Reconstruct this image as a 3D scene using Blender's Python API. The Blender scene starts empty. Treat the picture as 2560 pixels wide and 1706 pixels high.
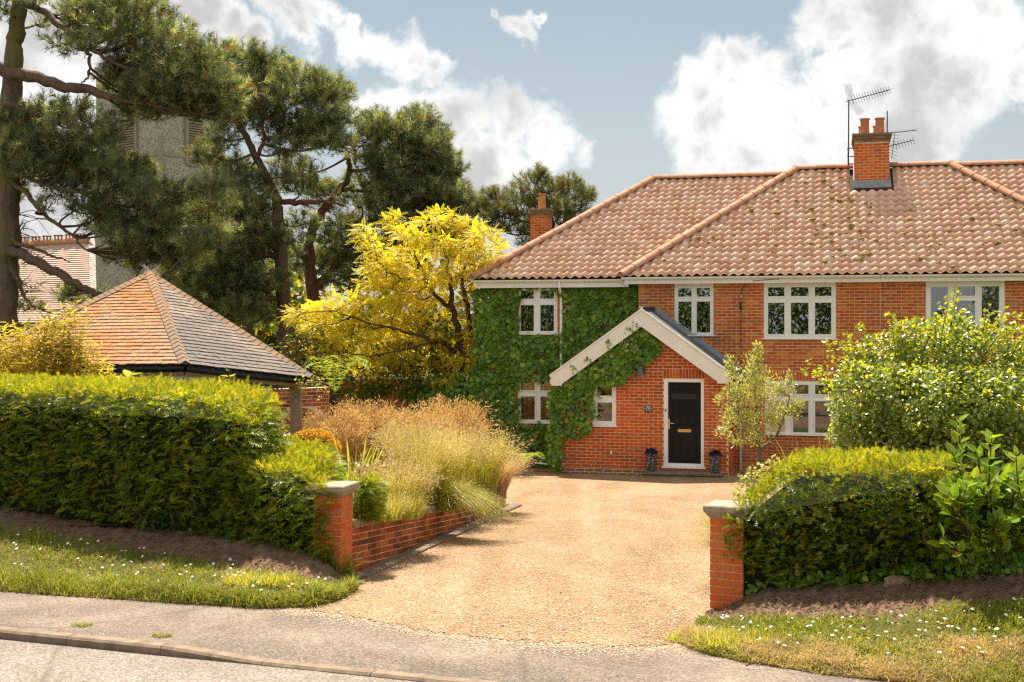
import bpy, math, random
import numpy as np
from mathutils import Vector, Matrix

R = random.Random(11)
rng = np.random.default_rng(11)
sc = bpy.context.scene
COL = sc.collection

# ------------------------------------------------------------------ camera
LENS, IMG_W, IMG_H = 44.0, 2560.0, 1706.0
F = LENS / 36.0 * IMG_W          # focal length in photograph pixels
CX, HY, HC = 1280.0, 815.0, 3.458
cam_d = bpy.data.cameras.new('camera'); cam_d.lens = LENS; cam_d.sensor_width = 36.0
cam_d.shift_y = -(IMG_H / 2 - HY) / IMG_W
cam_d.clip_start = 0.1; cam_d.clip_end = 3000
cam = bpy.data.objects.new('camera', cam_d); COL.objects.link(cam)
cam.location = (0, 0, HC); cam.rotation_euler = (math.pi / 2, 0, 0)
sc.camera = cam

# ------------------------------------------------------------------ light
sc.view_settings.view_transform = 'Standard'
sc.view_settings.look = 'None'
sc.view_settings.exposure = 1.2
sc.view_settings.gamma = 1.0
sc.view_settings.use_curve_mapping = False
sc.cycles.use_denoising = False
sc.cycles.pixel_filter_type = 'BLACKMAN_HARRIS'; sc.cycles.filter_width = 1.35
sc.cycles.max_bounces = 8; sc.cycles.diffuse_bounces = 4; sc.cycles.caustics_reflective = False; sc.cycles.caustics_refractive = False; sc.cycles.sample_clamp_indirect = 6
SUN = Vector((-0.13, 0.55, 1.0)).normalized()      # towards the sun
sd = bpy.data.lights.new('sun', 'SUN'); sd.energy = 5.0; sd.angle = math.radians(0.55); sd.color = (1.0, 0.90, 0.76)
so = bpy.data.objects.new('sun', sd); COL.objects.link(so)
so.rotation_euler = SUN.to_track_quat('Z', 'Y').to_euler(); so.location = (0, 0, 60)

def pix_dir(px, py):
    return Vector(((px - CX) / F, 1.0, -(py - HY) / F)).normalized()

world = bpy.data.worlds.new('World'); sc.world = world; world.use_nodes = True
wn = world.node_tree; wn.nodes.clear()
def WN(t, **kw):
    n = wn.nodes.new(t)
    for k, v in kw.items(): setattr(n, k, v)
    return n
def wl(a, b): wn.links.new(a, b)
def wmath(op, a, b=None, c=None, clamp=False):
    n = WN('ShaderNodeMath', operation=op, use_clamp=clamp)
    for i, v in enumerate((a, b, c)):
        if v is None: continue
        if isinstance(v, (int, float)): n.inputs[i].default_value = v
        else: wl(v, n.inputs[i])
    return n.outputs[0]
geo = WN('ShaderNodeTexCoord')
nrm = WN('ShaderNodeVectorMath', operation='NORMALIZE'); wl(geo.outputs['Generated'], nrm.inputs[0])
D0 = nrm.outputs[0]
def wnoise(scale, detail, rough, off=(0, 0, 0), dist=0.0, vec=None):
    m = WN('ShaderNodeMapping'); m.inputs['Location'].default_value = off
    wl(vec or D0, m.inputs['Vector'])
    n = WN('ShaderNodeTexNoise'); n.inputs['Scale'].default_value = scale
    n.inputs['Detail'].default_value = detail; n.inputs['Roughness'].default_value = rough
    n.inputs['Distortion'].default_value = dist
    wl(m.outputs[0], n.inputs['Vector']); return n
# warp the direction so that the cloud banks billow
wz = wnoise(16, 5, 0.6, (3, 1, 7))
sub = WN('ShaderNodeVectorMath', operation='SUBTRACT'); wl(wz.outputs['Color'], sub.inputs[0]); sub.inputs[1].default_value = (.5, .5, .5)
scl = WN('ShaderNodeVectorMath', operation='SCALE'); wl(sub.outputs[0], scl.inputs[0]); scl.inputs['Scale'].default_value = 0.06
add = WN('ShaderNodeVectorMath', operation='ADD'); wl(D0, add.inputs[0]); wl(scl.outputs[0], add.inputs[1])
DW = add.outputs[0]
K = IMG_W / 2353.0
CLOUDS = [(690,20,80),(640,0,70),(705,85,42),(745,45,50),(800,110,44),(865,118,52),(930,128,60),(985,148,44),(810,62,26),(1015,135,24),
 (860,250,62),(930,280,85),(1040,290,100),(1150,305,105),(1240,330,85),(1300,350,60),(1090,370,110),(1210,400,100),(980,370,90),(1080,420,110),
 (1590,225,75),(1650,170,70),(1720,140,66),(1640,280,110),(1760,240,120),(1730,350,120),(1620,360,75),(1860,300,120),(1870,390,120),(1780,200,70),
 (1930,60,90),(2050,40,130),(2180,70,120),(2270,30,110),(1980,180,130),(2130,180,150),(2230,190,100),(2060,300,130),(2330,170,50),(1990,390,130),(2120,360,60),(2340,60,40),
 (1205,75,30),(1165,55,16),(1245,62,18),(430,30,95),(510,70,60),(330,60,130),(230,130,150),(60,120,180),(580,100,45),(100,400,260),(60,560,150),(300,330,160),(560,140,30)]
dens = None
for (x, y, r) in CLOUDS:
    d = pix_dir(x * K, y * K)
    n = WN('ShaderNodeVectorMath', operation='DISTANCE'); wl(DW, n.inputs[0]); n.inputs[1].default_value = d
    v = wmath('MULTIPLY_ADD', n.outputs['Value'], -F / (r * K), 1.0)
    dens = v if dens is None else wmath('MAXIMUM', dens, v)
dens = wmath('MAXIMUM', dens, -1.2)
# the same kind of broken cumulus goes on all round the sky outside the frame
fw = WN('ShaderNodeVectorMath', operation='DOT_PRODUCT'); wl(D0, fw.inputs[0]); fw.inputs[1].default_value = pix_dir(1280, 500)
mr = WN('ShaderNodeMapRange', interpolation_type='SMOOTHSTEP'); wl(fw.outputs['Value'], mr.inputs['Value'])
mr.inputs['From Min'].default_value = 0.90; mr.inputs['From Max'].default_value = 0.82
gn = wnoise(3.2, 5, 0.55, (1, 4, 2))
gl = wmath('MULTIPLY', wmath('MULTIPLY_ADD', gn.outputs['Fac'], 6.0, -2.35), mr.outputs['Result'])
glo = wmath('MULTIPLY_ADD', mr.outputs['Result'], 1.2, wmath('ADD', gl, -1.2))
dens = wmath('MAXIMUM', dens, glo)
fn = wnoise(30, 8, 0.62, (0, 0, 0), 0.4)
fdn = wmath('MULTIPLY_ADD', fn.outputs['Fac'], 2.0, -0.98)
cd = wmath('ADD', dens, fdn)
cov = WN('ShaderNodeMapRange', interpolation_type='SMOOTHSTEP'); wl(cd, cov.inputs['Value'])
cov.inputs['From Min'].default_value = -0.22; cov.inputs['From Max'].default_value = 0.46
# thick hearts of the clouds are greyer than their sunlit rims
gn2 = wnoise(9, 5, 0.55, (5, 2, 1.3), 0.2)
thick = WN('ShaderNodeMapRange', interpolation_type='SMOOTHSTEP')
wl(wmath('ADD', wmath('MULTIPLY', cd, 0.55), wmath('MULTIPLY_ADD', gn2.outputs['Fac'], 2.2, -1.1)), thick.inputs['Value'])
thick.inputs['From Min'].default_value = 0.12; thick.inputs['From Max'].default_value = 0.75
ccol = WN('ShaderNodeMixRGB'); wl(thick.outputs['Result'], ccol.inputs['Fac'])
ccol.inputs['Color1'].default_value = (4.6, 4.56, 4.48, 1); ccol.inputs['Color2'].default_value = (2.75, 2.73, 2.75, 1)
sky = WN('ShaderNodeTexSky', sky_type='NISHITA'); sky.sun_disc = False
sky.sun_elevation = math.asin(SUN.z); sky.sun_rotation = math.atan2(SUN.x, SUN.y)
sky.air_density = 1.0; sky.dust_density = 1.2; sky.ozone_density = 1.2; sky.altitude = 50
hsv = WN('ShaderNodeHueSaturation'); wl(sky.outputs[0], hsv.inputs['Color'])
hsv.inputs['Hue'].default_value = 0.475; hsv.inputs['Saturation'].default_value = 0.85; hsv.inputs['Value'].default_value = 0.41
# thin veil of cirrus
vn = wnoise(2.2, 4, 0.6, (9, 1, 4))
veil = WN('ShaderNodeMapRange'); wl(vn.outputs['Fac'], veil.inputs['Value'])
veil.inputs['From Min'].default_value = 0.3; veil.inputs['From Max'].default_value = 0.75; veil.inputs['To Min'].default_value = 0.12; veil.inputs['To Max'].default_value = 0.5
dk = WN('ShaderNodeMixRGB', blend_type='DARKEN'); dk.inputs['Fac'].default_value = 1; wl(hsv.outputs[0], dk.inputs['Color1']); dk.inputs['Color2'].default_value = (4.5, 4.5, 4.5, 1)
vm = WN('ShaderNodeMixRGB'); wl(veil.outputs['Result'], vm.inputs['Fac']); wl(dk.outputs[0], vm.inputs['Color1']); vm.inputs['Color2'].default_value = (2.1, 2.32, 2.45, 1)
sxyz = WN('ShaderNodeSeparateXYZ'); wl(D0, sxyz.inputs[0])
hz = WN('ShaderNodeMapRange', interpolation_type='SMOOTHSTEP'); wl(sxyz.outputs['Z'], hz.inputs['Value'])
hz.inputs['From Min'].default_value = 0.30; hz.inputs['From Max'].default_value = -0.02; hz.inputs['To Max'].default_value = 0.9
hm = WN('ShaderNodeMixRGB'); wl(hz.outputs['Result'], hm.inputs['Fac']); wl(vm.outputs[0], hm.inputs['Color1']); hm.inputs['Color2'].default_value = (3.0, 3.1, 3.12, 1)
vm = hm
sm = WN('ShaderNodeMixRGB'); wl(cov.outputs['Result'], sm.inputs['Fac']); wl(vm.outputs[0], sm.inputs['Color1']); wl(ccol.outputs[0], sm.inputs['Color2'])
bg = WN('ShaderNodeBackground'); bg.inputs['Strength'].default_value = 0.1; wl(sm.outputs[0], bg.inputs['Color'])
wo = WN('ShaderNodeOutputWorld'); wl(bg.outputs[0], wo.inputs['Surface'])

# ------------------------------------------------------------------ helpers
def W(px, py, Y): return np.array(((px - CX) / F * Y, Y, HC - (py - HY) / F * Y))
def G(px, py):
    s = (py - 930.0) / 2.39
    return (px - CX) / s, F / s
def zg(Y):
    Y = np.clip(Y, 3.0, 31.0)
    return 1.068 - 0.03675 * Y

def mk_mesh(name, V, faces, smooth=False):
    V = np.asarray(V, dtype=np.float32).reshape(-1, 3)
    if not isinstance(faces, (list, tuple)) : faces = [faces]
    fs = [np.asarray(f, dtype=np.int32) for f in faces if len(f)]
    me = bpy.data.meshes.new(name)
    me.vertices.add(len(V)); me.vertices.foreach_set('co', V.ravel())
    lp = np.concatenate([f.ravel() for f in fs])
    sizes = np.concatenate([np.full(len(f), f.shape[1], dtype=np.int32) for f in fs])
    st = np.concatenate(([0], np.cumsum(sizes)[:-1])).astype(np.int32)
    me.loops.add(len(lp)); me.loops.foreach_set('vertex_index', lp)
    me.polygons.add(len(sizes)); me.polygons.foreach_set('loop_start', st); me.polygons.foreach_set('loop_total', sizes)
    me.polygons.foreach_set('use_smooth', np.full(len(sizes), bool(smooth)))
    me.update(calc_edges=True)
    return me

def link(name, me, mat=None, parent=None, loc=None, kind=None, label=None, category=None, group=None):
    o = bpy.data.objects.new(name, me)
    if mat is not None and me is not None and len(me.materials) == 0: me.materials.append(mat)
    COL.objects.link(o)
    if parent is not None: o.parent = parent
    if loc is not None: o.location = loc
    if kind: o['kind'] = kind
    if label: o['label'] = label
    if category: o['category'] = category
    if group: o['group'] = group
    return o
def thing(name, label, category, loc=(0, 0, 0), rz=0.0, group=None):
    o = link(name, None, label=label, category=category, group=group)
    o.location = loc; o.rotation_euler = (0, 0, rz)
    o.empty_display_size = 0.2
    return o

class MB:
    """collects simple solids into one mesh"""
    def __init__(s): s.V = []; s.F = []; s.n = 0
    def add(s, V, Fq):
        V = np.asarray(V, dtype=float).reshape(-1, 3)
        s.V.append(V)
        for f in Fq: s.F.append([i + s.n for i in f])
        s.n += len(V); return s
    def box(s, x0, x1, y0, y1, z0, z1, bev=0.0):
        if bev <= 0:
            V = [(x, y, z) for z in (z0, z1) for y in (y0, y1) for x in (x0, x1)]
            return s.add(V, [(0,2,3,1),(4,5,7,6),(0,1,5,4),(2,6,7,3),(0,4,6,2),(1,3,7,5)])
        b = bev; V = []
        for (z, i) in ((z0, b), (z0 + b, 0), (z1 - b, 0), (z1, b)):
            V += [(x0+i, y0+i, z), (x1-i, y0+i, z), (x1-i, y1-i, z), (x0+i, y1-i, z)]
        Fq = [(3,2,1,0), (12,13,14,15)]
        for k in range(3):
            for j in range(4):
                a = 4*k+j; c = 4*k+(j+1) % 4
                Fq.append((a, c, c+4, a+4))
        return s.add(V, Fq)
    def prism(s, poly, y0, y1, axis='y'):
        """polygon in (a,b) extruded; axis y: (x,z) polygon between y0,y1; axis z: (x,y) polygon between z; axis x: (y,z)"""
        n = len(poly)
        def p(a, b, c):
            return (a, c, b) if axis == 'y' else ((a, b, c) if axis == 'z' else (c, a, b))
        V = [p(a, b, y0) for a, b in poly] + [p(a, b, y1) for a, b in poly]
        Fq = [tuple(range(n)), tuple(range(2*n-1, n-1, -1))]
        for i in range(n):
            j = (i+1) % n
            Fq.append((i, i+n, j+n, j))
        return s.add(V, Fq)
    def tube(s, pts, rad, seg=8, cap=True):
        pts = [np.asarray(p, float) for p in pts]
        if not hasattr(rad, '__len__'): rad = [rad] * len(pts)
        V = []; up = np.array((0.13, 0.21, 0.97))
        for i, p in enumerate(pts):
            t = pts[min(i+1, len(pts)-1)] - pts[max(i-1, 0)]
            t = t / (np.linalg.norm(t) + 1e-9)
            a = np.cross(t, up)
            if np.linalg.norm(a) < 0.2: a = np.cross(t, (1.0, 0.1, 0))
            a /= np.linalg.norm(a); b = np.cross(t, a)
            for k in range(seg):
                an = 2*math.pi*k/seg
                V.append(p + rad[i]*(math.cos(an)*a + math.sin(an)*b))
        Fq = []
        for i in range(len(pts)-1):
            for k in range(seg):
                k2 = (k+1) % seg
                Fq.append((i*seg+k, (i+1)*seg+k, (i+1)*seg+k2, i*seg+k2))
        if cap:
            Fq.append(tuple(range(seg))); Fq.append(tuple((len(pts)-1)*seg + k for k in range(seg-1, -1, -1)))
        return s.add(V, Fq)
    def lathe(s, prof, c=(0, 0, 0), seg=20):
        V = []; Fq = []
        for (r, z) in prof:
            for k in range(seg):
                an = 2*math.pi*k/seg
                V.append((c[0]+r*math.cos(an), c[1]+r*math.sin(an), c[2]+z))
        for i in range(len(prof)-1):
            for k in range(seg):
                k2 = (k+1) % seg
                Fq.append((i*seg+k, i*seg+k2, (i+1)*seg+k2, (i+1)*seg+k))
        return s.add(V, Fq)
    def mesh(s, name, smooth=False):
        V = np.concatenate(s.V)
        by = {}
        for f in s.F: by.setdefault(len(f), []).append(f)
        return mk_mesh(name, V, [np.array(v) for v in by.values()], smooth)
    def build(s, name, mat, parent=None, smooth=False, **kw):
        return link(name, s.mesh(name, smooth), mat, parent, **kw)

def unit(a):
    a = np.asarray(a, float)
    return a / (np.linalg.norm(a, axis=-1, keepdims=True) + 1e-9)
INST_K = 1
def scatter(tv, tf, pos, yd, zn, scale):
    """copies of a template (axis +Y, face +Z) as one vertex/face array"""
    global INST_K
    n = len(pos); k = len(tv); INST_K = k
    y = unit(yd); z = zn - (zn*y).sum(-1, keepdims=True)*y; z = unit(z); x = np.cross(y, z)
    S = np.asarray(scale, float)
    if S.ndim == 1: S = np.repeat(S[:, None], 3, 1)
    V = pos[:, None, :] + (tv[None, :, 0:1]*S[:, None, 0:1])*x[:, None, :] + (tv[None, :, 1:2]*S[:, None, 1:2])*y[:, None, :] + (tv[None, :, 2:3]*S[:, None, 2:3])*z[:, None, :]
    Fc = (tf[None] + (np.arange(n)*k)[:, None, None]).reshape(-1, tf.shape[1])
    return V.reshape(-1, 3), Fc
def rdir(n): return unit(rng.normal(size=(n, 3)))

class Cloud:
    """gathers scattered faces (all with the same corner count) for one mesh"""
    def __init__(s): s.V = []; s.F = []; s.T = []; s.n = 0
    def add(s, V, Fc):
        s.V.append(V); s.F.append(Fc + s.n); s.n += len(V)
        ids = Fc[:, 0]//INST_K                       # one tint per scattered copy
        s.T.append(rng.uniform(0, 1, int(ids.max())+1)[ids].astype(np.float32))
    def build(s, name, mat, parent=None, origin=(0, 0, 0), **kw):
        V = np.concatenate(s.V) - np.asarray(origin)[None]
        by = {}
        bt = {}
        for f, t in zip(s.F, s.T): by.setdefault(f.shape[1], []).append(f); bt.setdefault(f.shape[1], []).append(t)
        me = mk_mesh(name, V, [np.concatenate(v) for v in by.values()])
        at = me.attributes.new('tint', 'FLOAT', 'FACE'); at.data.foreach_set('value', np.concatenate([np.concatenate(v) for v in bt.values()]))
        return link(name, me, mat, parent, **kw)

# leaf templates ----------------------------------------------------
def T_leaf(w=0.35, fold=0.12, droop=0.12):
    V = np.array([(0,0,0),(w,.32,fold),(w*.8,.68,fold*.6-droop*.5),(0,1,-droop),(-w*.8,.68,fold*.6-droop*.5),(-w,.32,fold)], float)
    return V, np.array([(0,1,2,3),(0,3,4,5)])
def T_yew(n=7):
    V = []; Fc = []
    for i in range(n):
        t = 0.10 + 0.82*i/(n-1); L = (0.25+.07*((i*7) % 3-1))*(1-0.5*abs(t-0.35))
        for s_ in (-1, 1):
            b = len(V)
            V += [(0, t-0.055, -.25*t*t), (0, t+0.055, -.25*t*t), (s_*L, t+0.17+.03*s_, 0.06-.25*t*t)]
            Fc.append((b, b+1, b+2))
    b = len(V); V += [(-.018, 0, -.01), (.018, 0, -.01), (0, 1.12, 0)]; Fc.append((b, b+1, b+2))
    return np.array(V, float), np.array(Fc)
def T_pine(n=16):
    V = []; Fc = []
    r = random.Random(3)
    for i in range(n):
        t = r.uniform(0.05, 0.8); a = 2*math.pi*(i*0.382); sp = r.uniform(0.5, 1.15)
        d = np.array((math.sin(sp)*math.cos(a), math.cos(sp), math.sin(sp)*math.sin(a)))
        L = r.uniform(0.6, 0.85)
        q = np.cross(d, (0.3, 0.2, 0.9)); q /= np.linalg.norm(q)
        p = np.array((0, t, 0)); b = len(V)
        V += [p - q*.026, p + q*.026, p + d*L]; Fc.append((b, b+1, b+2))
    b = len(V); V += [(-.03, -.5, 0), (.03, -.5, 0), (0, 1.0, 0), (0, -.5, .04)]; Fc += [(b, b+1, b+2), (b, b+2, b+3)]
    return np.array(V, float), np.array(Fc)
def T_pinnate(n=6, w=.075, L=.24):
    V = []; Fc = []
    def lf(p, d, l, w_):
        d = np.array(d, float); d /= np.linalg.norm(d); q = np.array((-d[1], d[0], 0)); b = len(V); p = np.array(p, float)
        V.extend([p, p + d*l*.5 + q*w_, p + d*l + np.array((0, 0, -.03)), p + d*l*.5 - q*w_]); Fc.append((b, b+1, b+2, b+3))
    for i in range(n):
        t = .15 + .75*i/(n-1); z = -.35*t*t
        for s_ in (-1, 1): lf((0, t, z), (s_, .45, 0), L*(1.05-.4*t), w)
    lf((0, .95, -.32), (0, 1, 0), L, w)
    return np.array(V, float), np.array(Fc)
def blades(base, h, lean, width, seg=4, bend=1.0, twist=None):
    """base (n,3), h (n,), lean (n,2) horizontal displacement of the tip, arching"""
    global INST_K
    INST_K = 2*(seg+1)
    n = len(base); t = np.linspace(0, 1, seg+1)
    la = np.linalg.norm(lean, axis=1, keepdims=True) + 1e-6
    side = np.stack([-lean[:, 1], lean[:, 0]], 1)/la
    tw = rng.uniform(-.8, .8, n) if twist is None else twist
    c, s_ = np.cos(tw)[:, None], np.sin(tw)[:, None]
    side = np.concatenate([side*c + lean/la*s_, np.zeros((n, 1))], 1)
    hh = np.asarray(h)[:, None]
    z = hh*(t[None] - (la/(hh+1e-6))*0.45*bend*t[None]**2.6)
    r = t[None]**1.7
    P = np.stack([base[:, 0:1] + lean[:, 0:1]*r, base[:, 1:2] + lean[:, 1:2]*r, base[:, 2:3] + z], -1)
    wv = np.asarray(width).reshape(-1, 1)*(1 - t[None]**1.5*0.92)
    A = P - side[:, None, :]*wv[..., None]; B = P + side[:, None, :]*wv[..., None]
    V = np.stack([A, B], 2).reshape(n, -1, 3)
    k = V.shape[1]
    f = np.array([(2*i, 2*i+1, 2*i+3, 2*i+2) for i in range(seg)])
    Fc = (f[None] + (np.arange(n)*k)[:, None, None]).reshape(-1, 4)
    return V.reshape(-1, 3), Fc, P

# materials -----------------------------------------------------------
class Mat:
    def __init__(s, name):
        s.m = bpy.data.materials.new(name); s.m.use_nodes = True; s.t = s.m.node_tree; s.t.nodes.clear()
        s.out = s.N('ShaderNodeOutputMaterial')
    def N(s, t, **kw):
        n = s.t.nodes.new(t)
        for k, v in kw.items(): setattr(n, k, v)
        return n
    def L(s, a, b): s.t.links.new(a, b)
    def coord(s, kind='Object'):
        if kind == 'World': return s.N('ShaderNodeNewGeometry').outputs['Position']
        return s.N('ShaderNodeTexCoord').outputs[kind]
    def noise(s, vec, scale, detail=4, rough=.55, dist=0.0, stretch=None, out='Fac'):
        if stretch:
            m = s.N('ShaderNodeMapping'); m.inputs['Scale'].default_value = stretch; s.L(vec, m.inputs['Vector']); vec = m.outputs[0]
        n = s.N('ShaderNodeTexNoise'); s.L(vec, n.inputs['Vector'])
        n.inputs['Scale'].default_value = scale; n.inputs['Detail'].default_value = detail; n.inputs['Roughness'].default_value = rough; n.inputs['Distortion'].default_value = dist
        return n.outputs[out]
    def ramp(s, fac, stops):
        r = s.N('ShaderNodeValToRGB'); s.L(fac, r.inputs['Fac'])
        e = r.color_ramp.elements
        while len(e) < len(stops): e.new(0.5)
        for el, (p, c) in zip(e, stops): el.position = p; el.color = (*c, 1) if len(c) == 3 else c
        return r.outputs['Color']
    def mix(s, fac, a, b, mode='MIX'):
        n = s.N('ShaderNodeMixRGB', blend_type=mode)
        for i, v in zip(('Fac', 'Color1', 'Color2'), (fac, a, b)):
            if isinstance(v, (int, float)): n.inputs[i].default_value = v
            elif isinstance(v, tuple): n.inputs[i].default_value = (*v, 1) if len(v) == 3 else v
            else: s.L(v, n.inputs[i])
        return n.outputs[0]
    def math(s, op, a, b=None, clamp=False):
        n = s.N('ShaderNodeMath', operation=op, use_clamp=clamp)
        for i, v in enumerate((a, b)):
            if v is None: continue
            if isinstance(v, (int, float)): n.inputs[i].default_value = v
            else: s.L(v, n.inputs[i])
        return n.outputs[0]
    def rand(s):
        """one random number per piece: per object and per loose island"""
        a = s.N('ShaderNodeObjectInfo').outputs['Random']; b = s.N('ShaderNodeNewGeometry').outputs['Random Per Island']
        return s.math('FRACT', s.math('ADD', a, b))
    def bump(s, h, dist=.01, strength=.6):
        b = s.N('ShaderNodeBump'); s.L(h, b.inputs['Height']); b.inputs['Distance'].default_value = dist; b.inputs['Strength'].default_value = strength
        return b.outputs[0]
    def bsdf(s, col, rough=.7, spec=.3, normal=None, metal=0.0):
        p = s.N('ShaderNodeBsdfPrincipled')
        if isinstance(col, tuple): p.inputs['Base Color'].default_value = (*col, 1)
        else: s.L(col, p.inputs['Base Color'])
        if isinstance(rough, (int, float)): p.inputs['Roughness'].default_value = rough
        else: s.L(rough, p.inputs['Roughness'])
        p.inputs['Specular IOR Level'].default_value = spec; p.inputs['Metallic'].default_value = metal
        if normal is not None: s.L(normal, p.inputs['Normal'])
        return p.outputs[0]
    def done(s, sh): s.L(sh, s.out.inputs['Surface']); return s.m

def m_leaf(name, cols, transl=.45, rough=.42, spec=.4, patch=1.2, tcol=None, patchcol=None):
    M = Mat(name); at = M.N('ShaderNodeAttribute'); at.attribute_name = 'tint'; r = M.math('FRACT', M.math('ADD', at.outputs['Fac'], M.N('ShaderNodeObjectInfo').outputs['Random']))
    c = M.ramp(r, [(i/(len(cols)-1), k) for i, k in enumerate(cols)])
    nz = M.noise(M.coord('World'), patch, 3)
    v = M.math('MULTIPLY_ADD', nz, 1.1); v.node.inputs[2].default_value = 0.45
    c = M.mix(1.0, c, v, 'MULTIPLY')
    if patchcol: c = M.mix(M.math('MULTIPLY', M.math('GREATER_THAN', r, 1-patchcol[0]), .85), c, patchcol[1])
    b = M.bsdf(c, rough, spec)
    t = M.N('ShaderNodeBsdfTranslucent'); 
    tc = M.mix(1.0, c, tcol or (1.35, 1.25, .5), 'MULTIPLY'); M.L(tc, t.inputs['Color'])
    mx = M.N('ShaderNodeMixShader'); mx.inputs[0].default_value = transl; M.L(b, mx.inputs[1]); M.L(t.outputs[0], mx.inputs[2])
    return M.done(mx.outputs[0])
def m_plain(name, col, rough=.6, spec=.3, var=.25, scale=6., bump=.0, bscale=40., metal=0., stretch=None, kind='Object'):
    M = Mat(name); co = M.coord(kind)
    n = M.noise(co, scale, 5, .6, stretch=stretch)
    lo = tuple(c*(1-var) for c in col); hi = tuple(min(1, c*(1+var)) for c in col)
    c = M.ramp(n, [(.25, lo), (.75, hi)])
    nm = M.bump(M.noise(co, bscale, 5, .6, stretch=stretch), bump, .8) if bump else None
    return M.done(M.bsdf(c, rough, spec, nm, metal))
def m_brick(name, cols, soot=0.3, big=(.55, 1.25)):
    M = Mat(name); co = M.coord('World')
    c = M.ramp(M.rand(), [(i/(len(cols)-1), k) for i, k in enumerate(cols)])
    g = M.noise(co, 35, 5, .65); c = M.mix(1.0, c, M.ramp(g, [(.25, (.72,)*3), (.75, (1.2,)*3)]), 'MULTIPLY')
    w = M.noise(co, .7, 4, .6); c = M.mix(1.0, c, M.ramp(w, [(.32, (big[0],)*3), (.62, (big[1],)*3)]), 'MULTIPLY')
    s_ = M.noise(co, 3.0, 6, .7); c = M.mix(M.math('MULTIPLY', M.ramp(s_, [(.58, (0,)*3), (.72, (1,)*3)]), soot), c, (.16, .11, .075))
    return M.done(M.bsdf(c, .82, .2, M.bump(M.noise(co, 120, 4, .7), .004, .7)))
def m_bark(name, a, b, moss=None):
    M = Mat(name); co = M.coord('World')
    n = M.noise(co, 9, 6, .7, .6, stretch=(1, 1, .22)); c = M.ramp(n, [(.3, a), (.7, b)])
    if moss: c = M.mix(M.ramp(M.noise(co, 1.3, 4, .6), [(.5, (0,)*3), (.65, (.8,)*3)]), c, moss)
    return M.done(M.bsdf(c, .9, .15, M.bump(n, .05, 1.0)))

m_red = m_brick('red brick', [(.50, .078, .014), (.60, .115, .018), (.55, .092, .015), (.64, .15, .024), (.56, .10, .016), (.40, .085, .022), (.60, .14, .03)], .38, (.76, 1.2))
m_main = m_brick('mellow brick', [(.52, .10, .02), (.58, .14, .026), (.46, .085, .02), (.66, .24, .036), (.42, .13, .045), (.56, .12, .02)], .35, (.8, 1.22))
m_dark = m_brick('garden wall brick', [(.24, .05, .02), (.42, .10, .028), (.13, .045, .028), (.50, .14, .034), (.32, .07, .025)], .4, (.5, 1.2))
m_pier = m_brick('pier brick', [(.52, .10, .028), (.60, .15, .036), (.55, .12, .03), (.48, .16, .05)], .35, (.85, 1.2))
m_mortar = m_plain('mortar', (.80, .62, .42), .95, .1, .22, 5, .004, 80)
m_coping = m_plain('weathered brick coping', (.30, .225, .15), .92, .1, .4, 9, .006, 40)
m_white = m_plain('white upvc', (.88, .86, .82), .35, .4, .03, 3)
m_fascia = m_plain('white painted board', (.87, .83, .76), .5, .3, .06, 2)
m_black = m_plain('black door paint', (.005, .006, .009), .3, .25, .2, 30, .0015, 60, stretch=(6, 6, .6))
m_steel = m_plain('satin steel', (.62, .60, .55), .3, .5, .05, 5, metal=.9)
m_brass = m_plain('brass', (.62, .46, .2), .3, .5, .1, 5, metal=.9)
m_lead = m_plain('lead flashing', (.30, .32, .35), .6, .4, .3, 8, .004, 20)
m_slate = m_plain('blue slate', (.12, .13, .15), .55, .4, .3, 12, .003, 60)
m_stone = m_plain('cap stone', (.32, .27, .21), .9, .15, .3, 14, .006, 70)
m_conc = m_plain('old concrete', (.22, .17, .125), .92, .1, .35, 8, .008, 40)
m_iron = m_plain('dark iron', (.03, .03, .032), .5, .4, .3, 10)
m_lampmet = m_plain('weathered green grey metal', (.11, .12, .115), .5, .5, .25, 18, metal=.3)
m_rust = m_plain('rusty estate rail', (.12, .045, .025), .85, .2, .4, 20, .003, 80)
m_cable = m_plain('black cable', (.02, .018, .018), .6, .3, .1)
m_pvcgrey = m_plain('grey downpipe', (.42, .43, .46), .4, .4, .08, 4)
m_terra = m_plain('terracotta pot', (.50, .19, .09), .8, .2, .25, 8, .003, 40)
m_terrapale = m_plain('orange terracotta pot', (.60, .26, .09), .8, .2, .2, 8, .003, 40)
m_soil = m_plain('dry soil', (.15, .095, .06), .95, .1, .55, 7, .03, 25, kind='World')
m_oak = m_plain('weathered oak', (.30, .23, .165), .85, .2, .3, 6, .004, 40, stretch=(8, 8, .6))
m_dkwood = m_plain('dark timber', (.045, .032, .024), .8, .2, .4, 6)
m_room = m_plain('dim room', (.05, .042, .035), .9, .1, .3, 1.2)
m_cream = m_plain('cream blind', (.62, .57, .48), .8, .1, .06, 6, stretch=(6, 6, .3))
m_candle = m_plain('candle wax', (.75, .68, .52), .6, .3, .05)
m_purple = m_leaf('purple petals', [(.035, .012, .12), (.05, .02, .18), (.025, .01, .07)], .2, .6, .2)
m_barkpine = m_bark('pine bark', (.075, .05, .038), (.20, .135, .10), None)
m_barkmoss = m_bark('pine bark with algae', (.09, .065, .045), (.22, .16, .115), (.16, .16, .03))
m_barkred = m_bark('orange pine bark', (.10, .05, .035), (.25, .125, .08))
m_twig = m_bark('brown twig', (.06, .04, .025), (.13, .085, .05))
m_olivebark = m_bark('pale bark', (.16, .12, .08), (.30, .23, .15))

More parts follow.
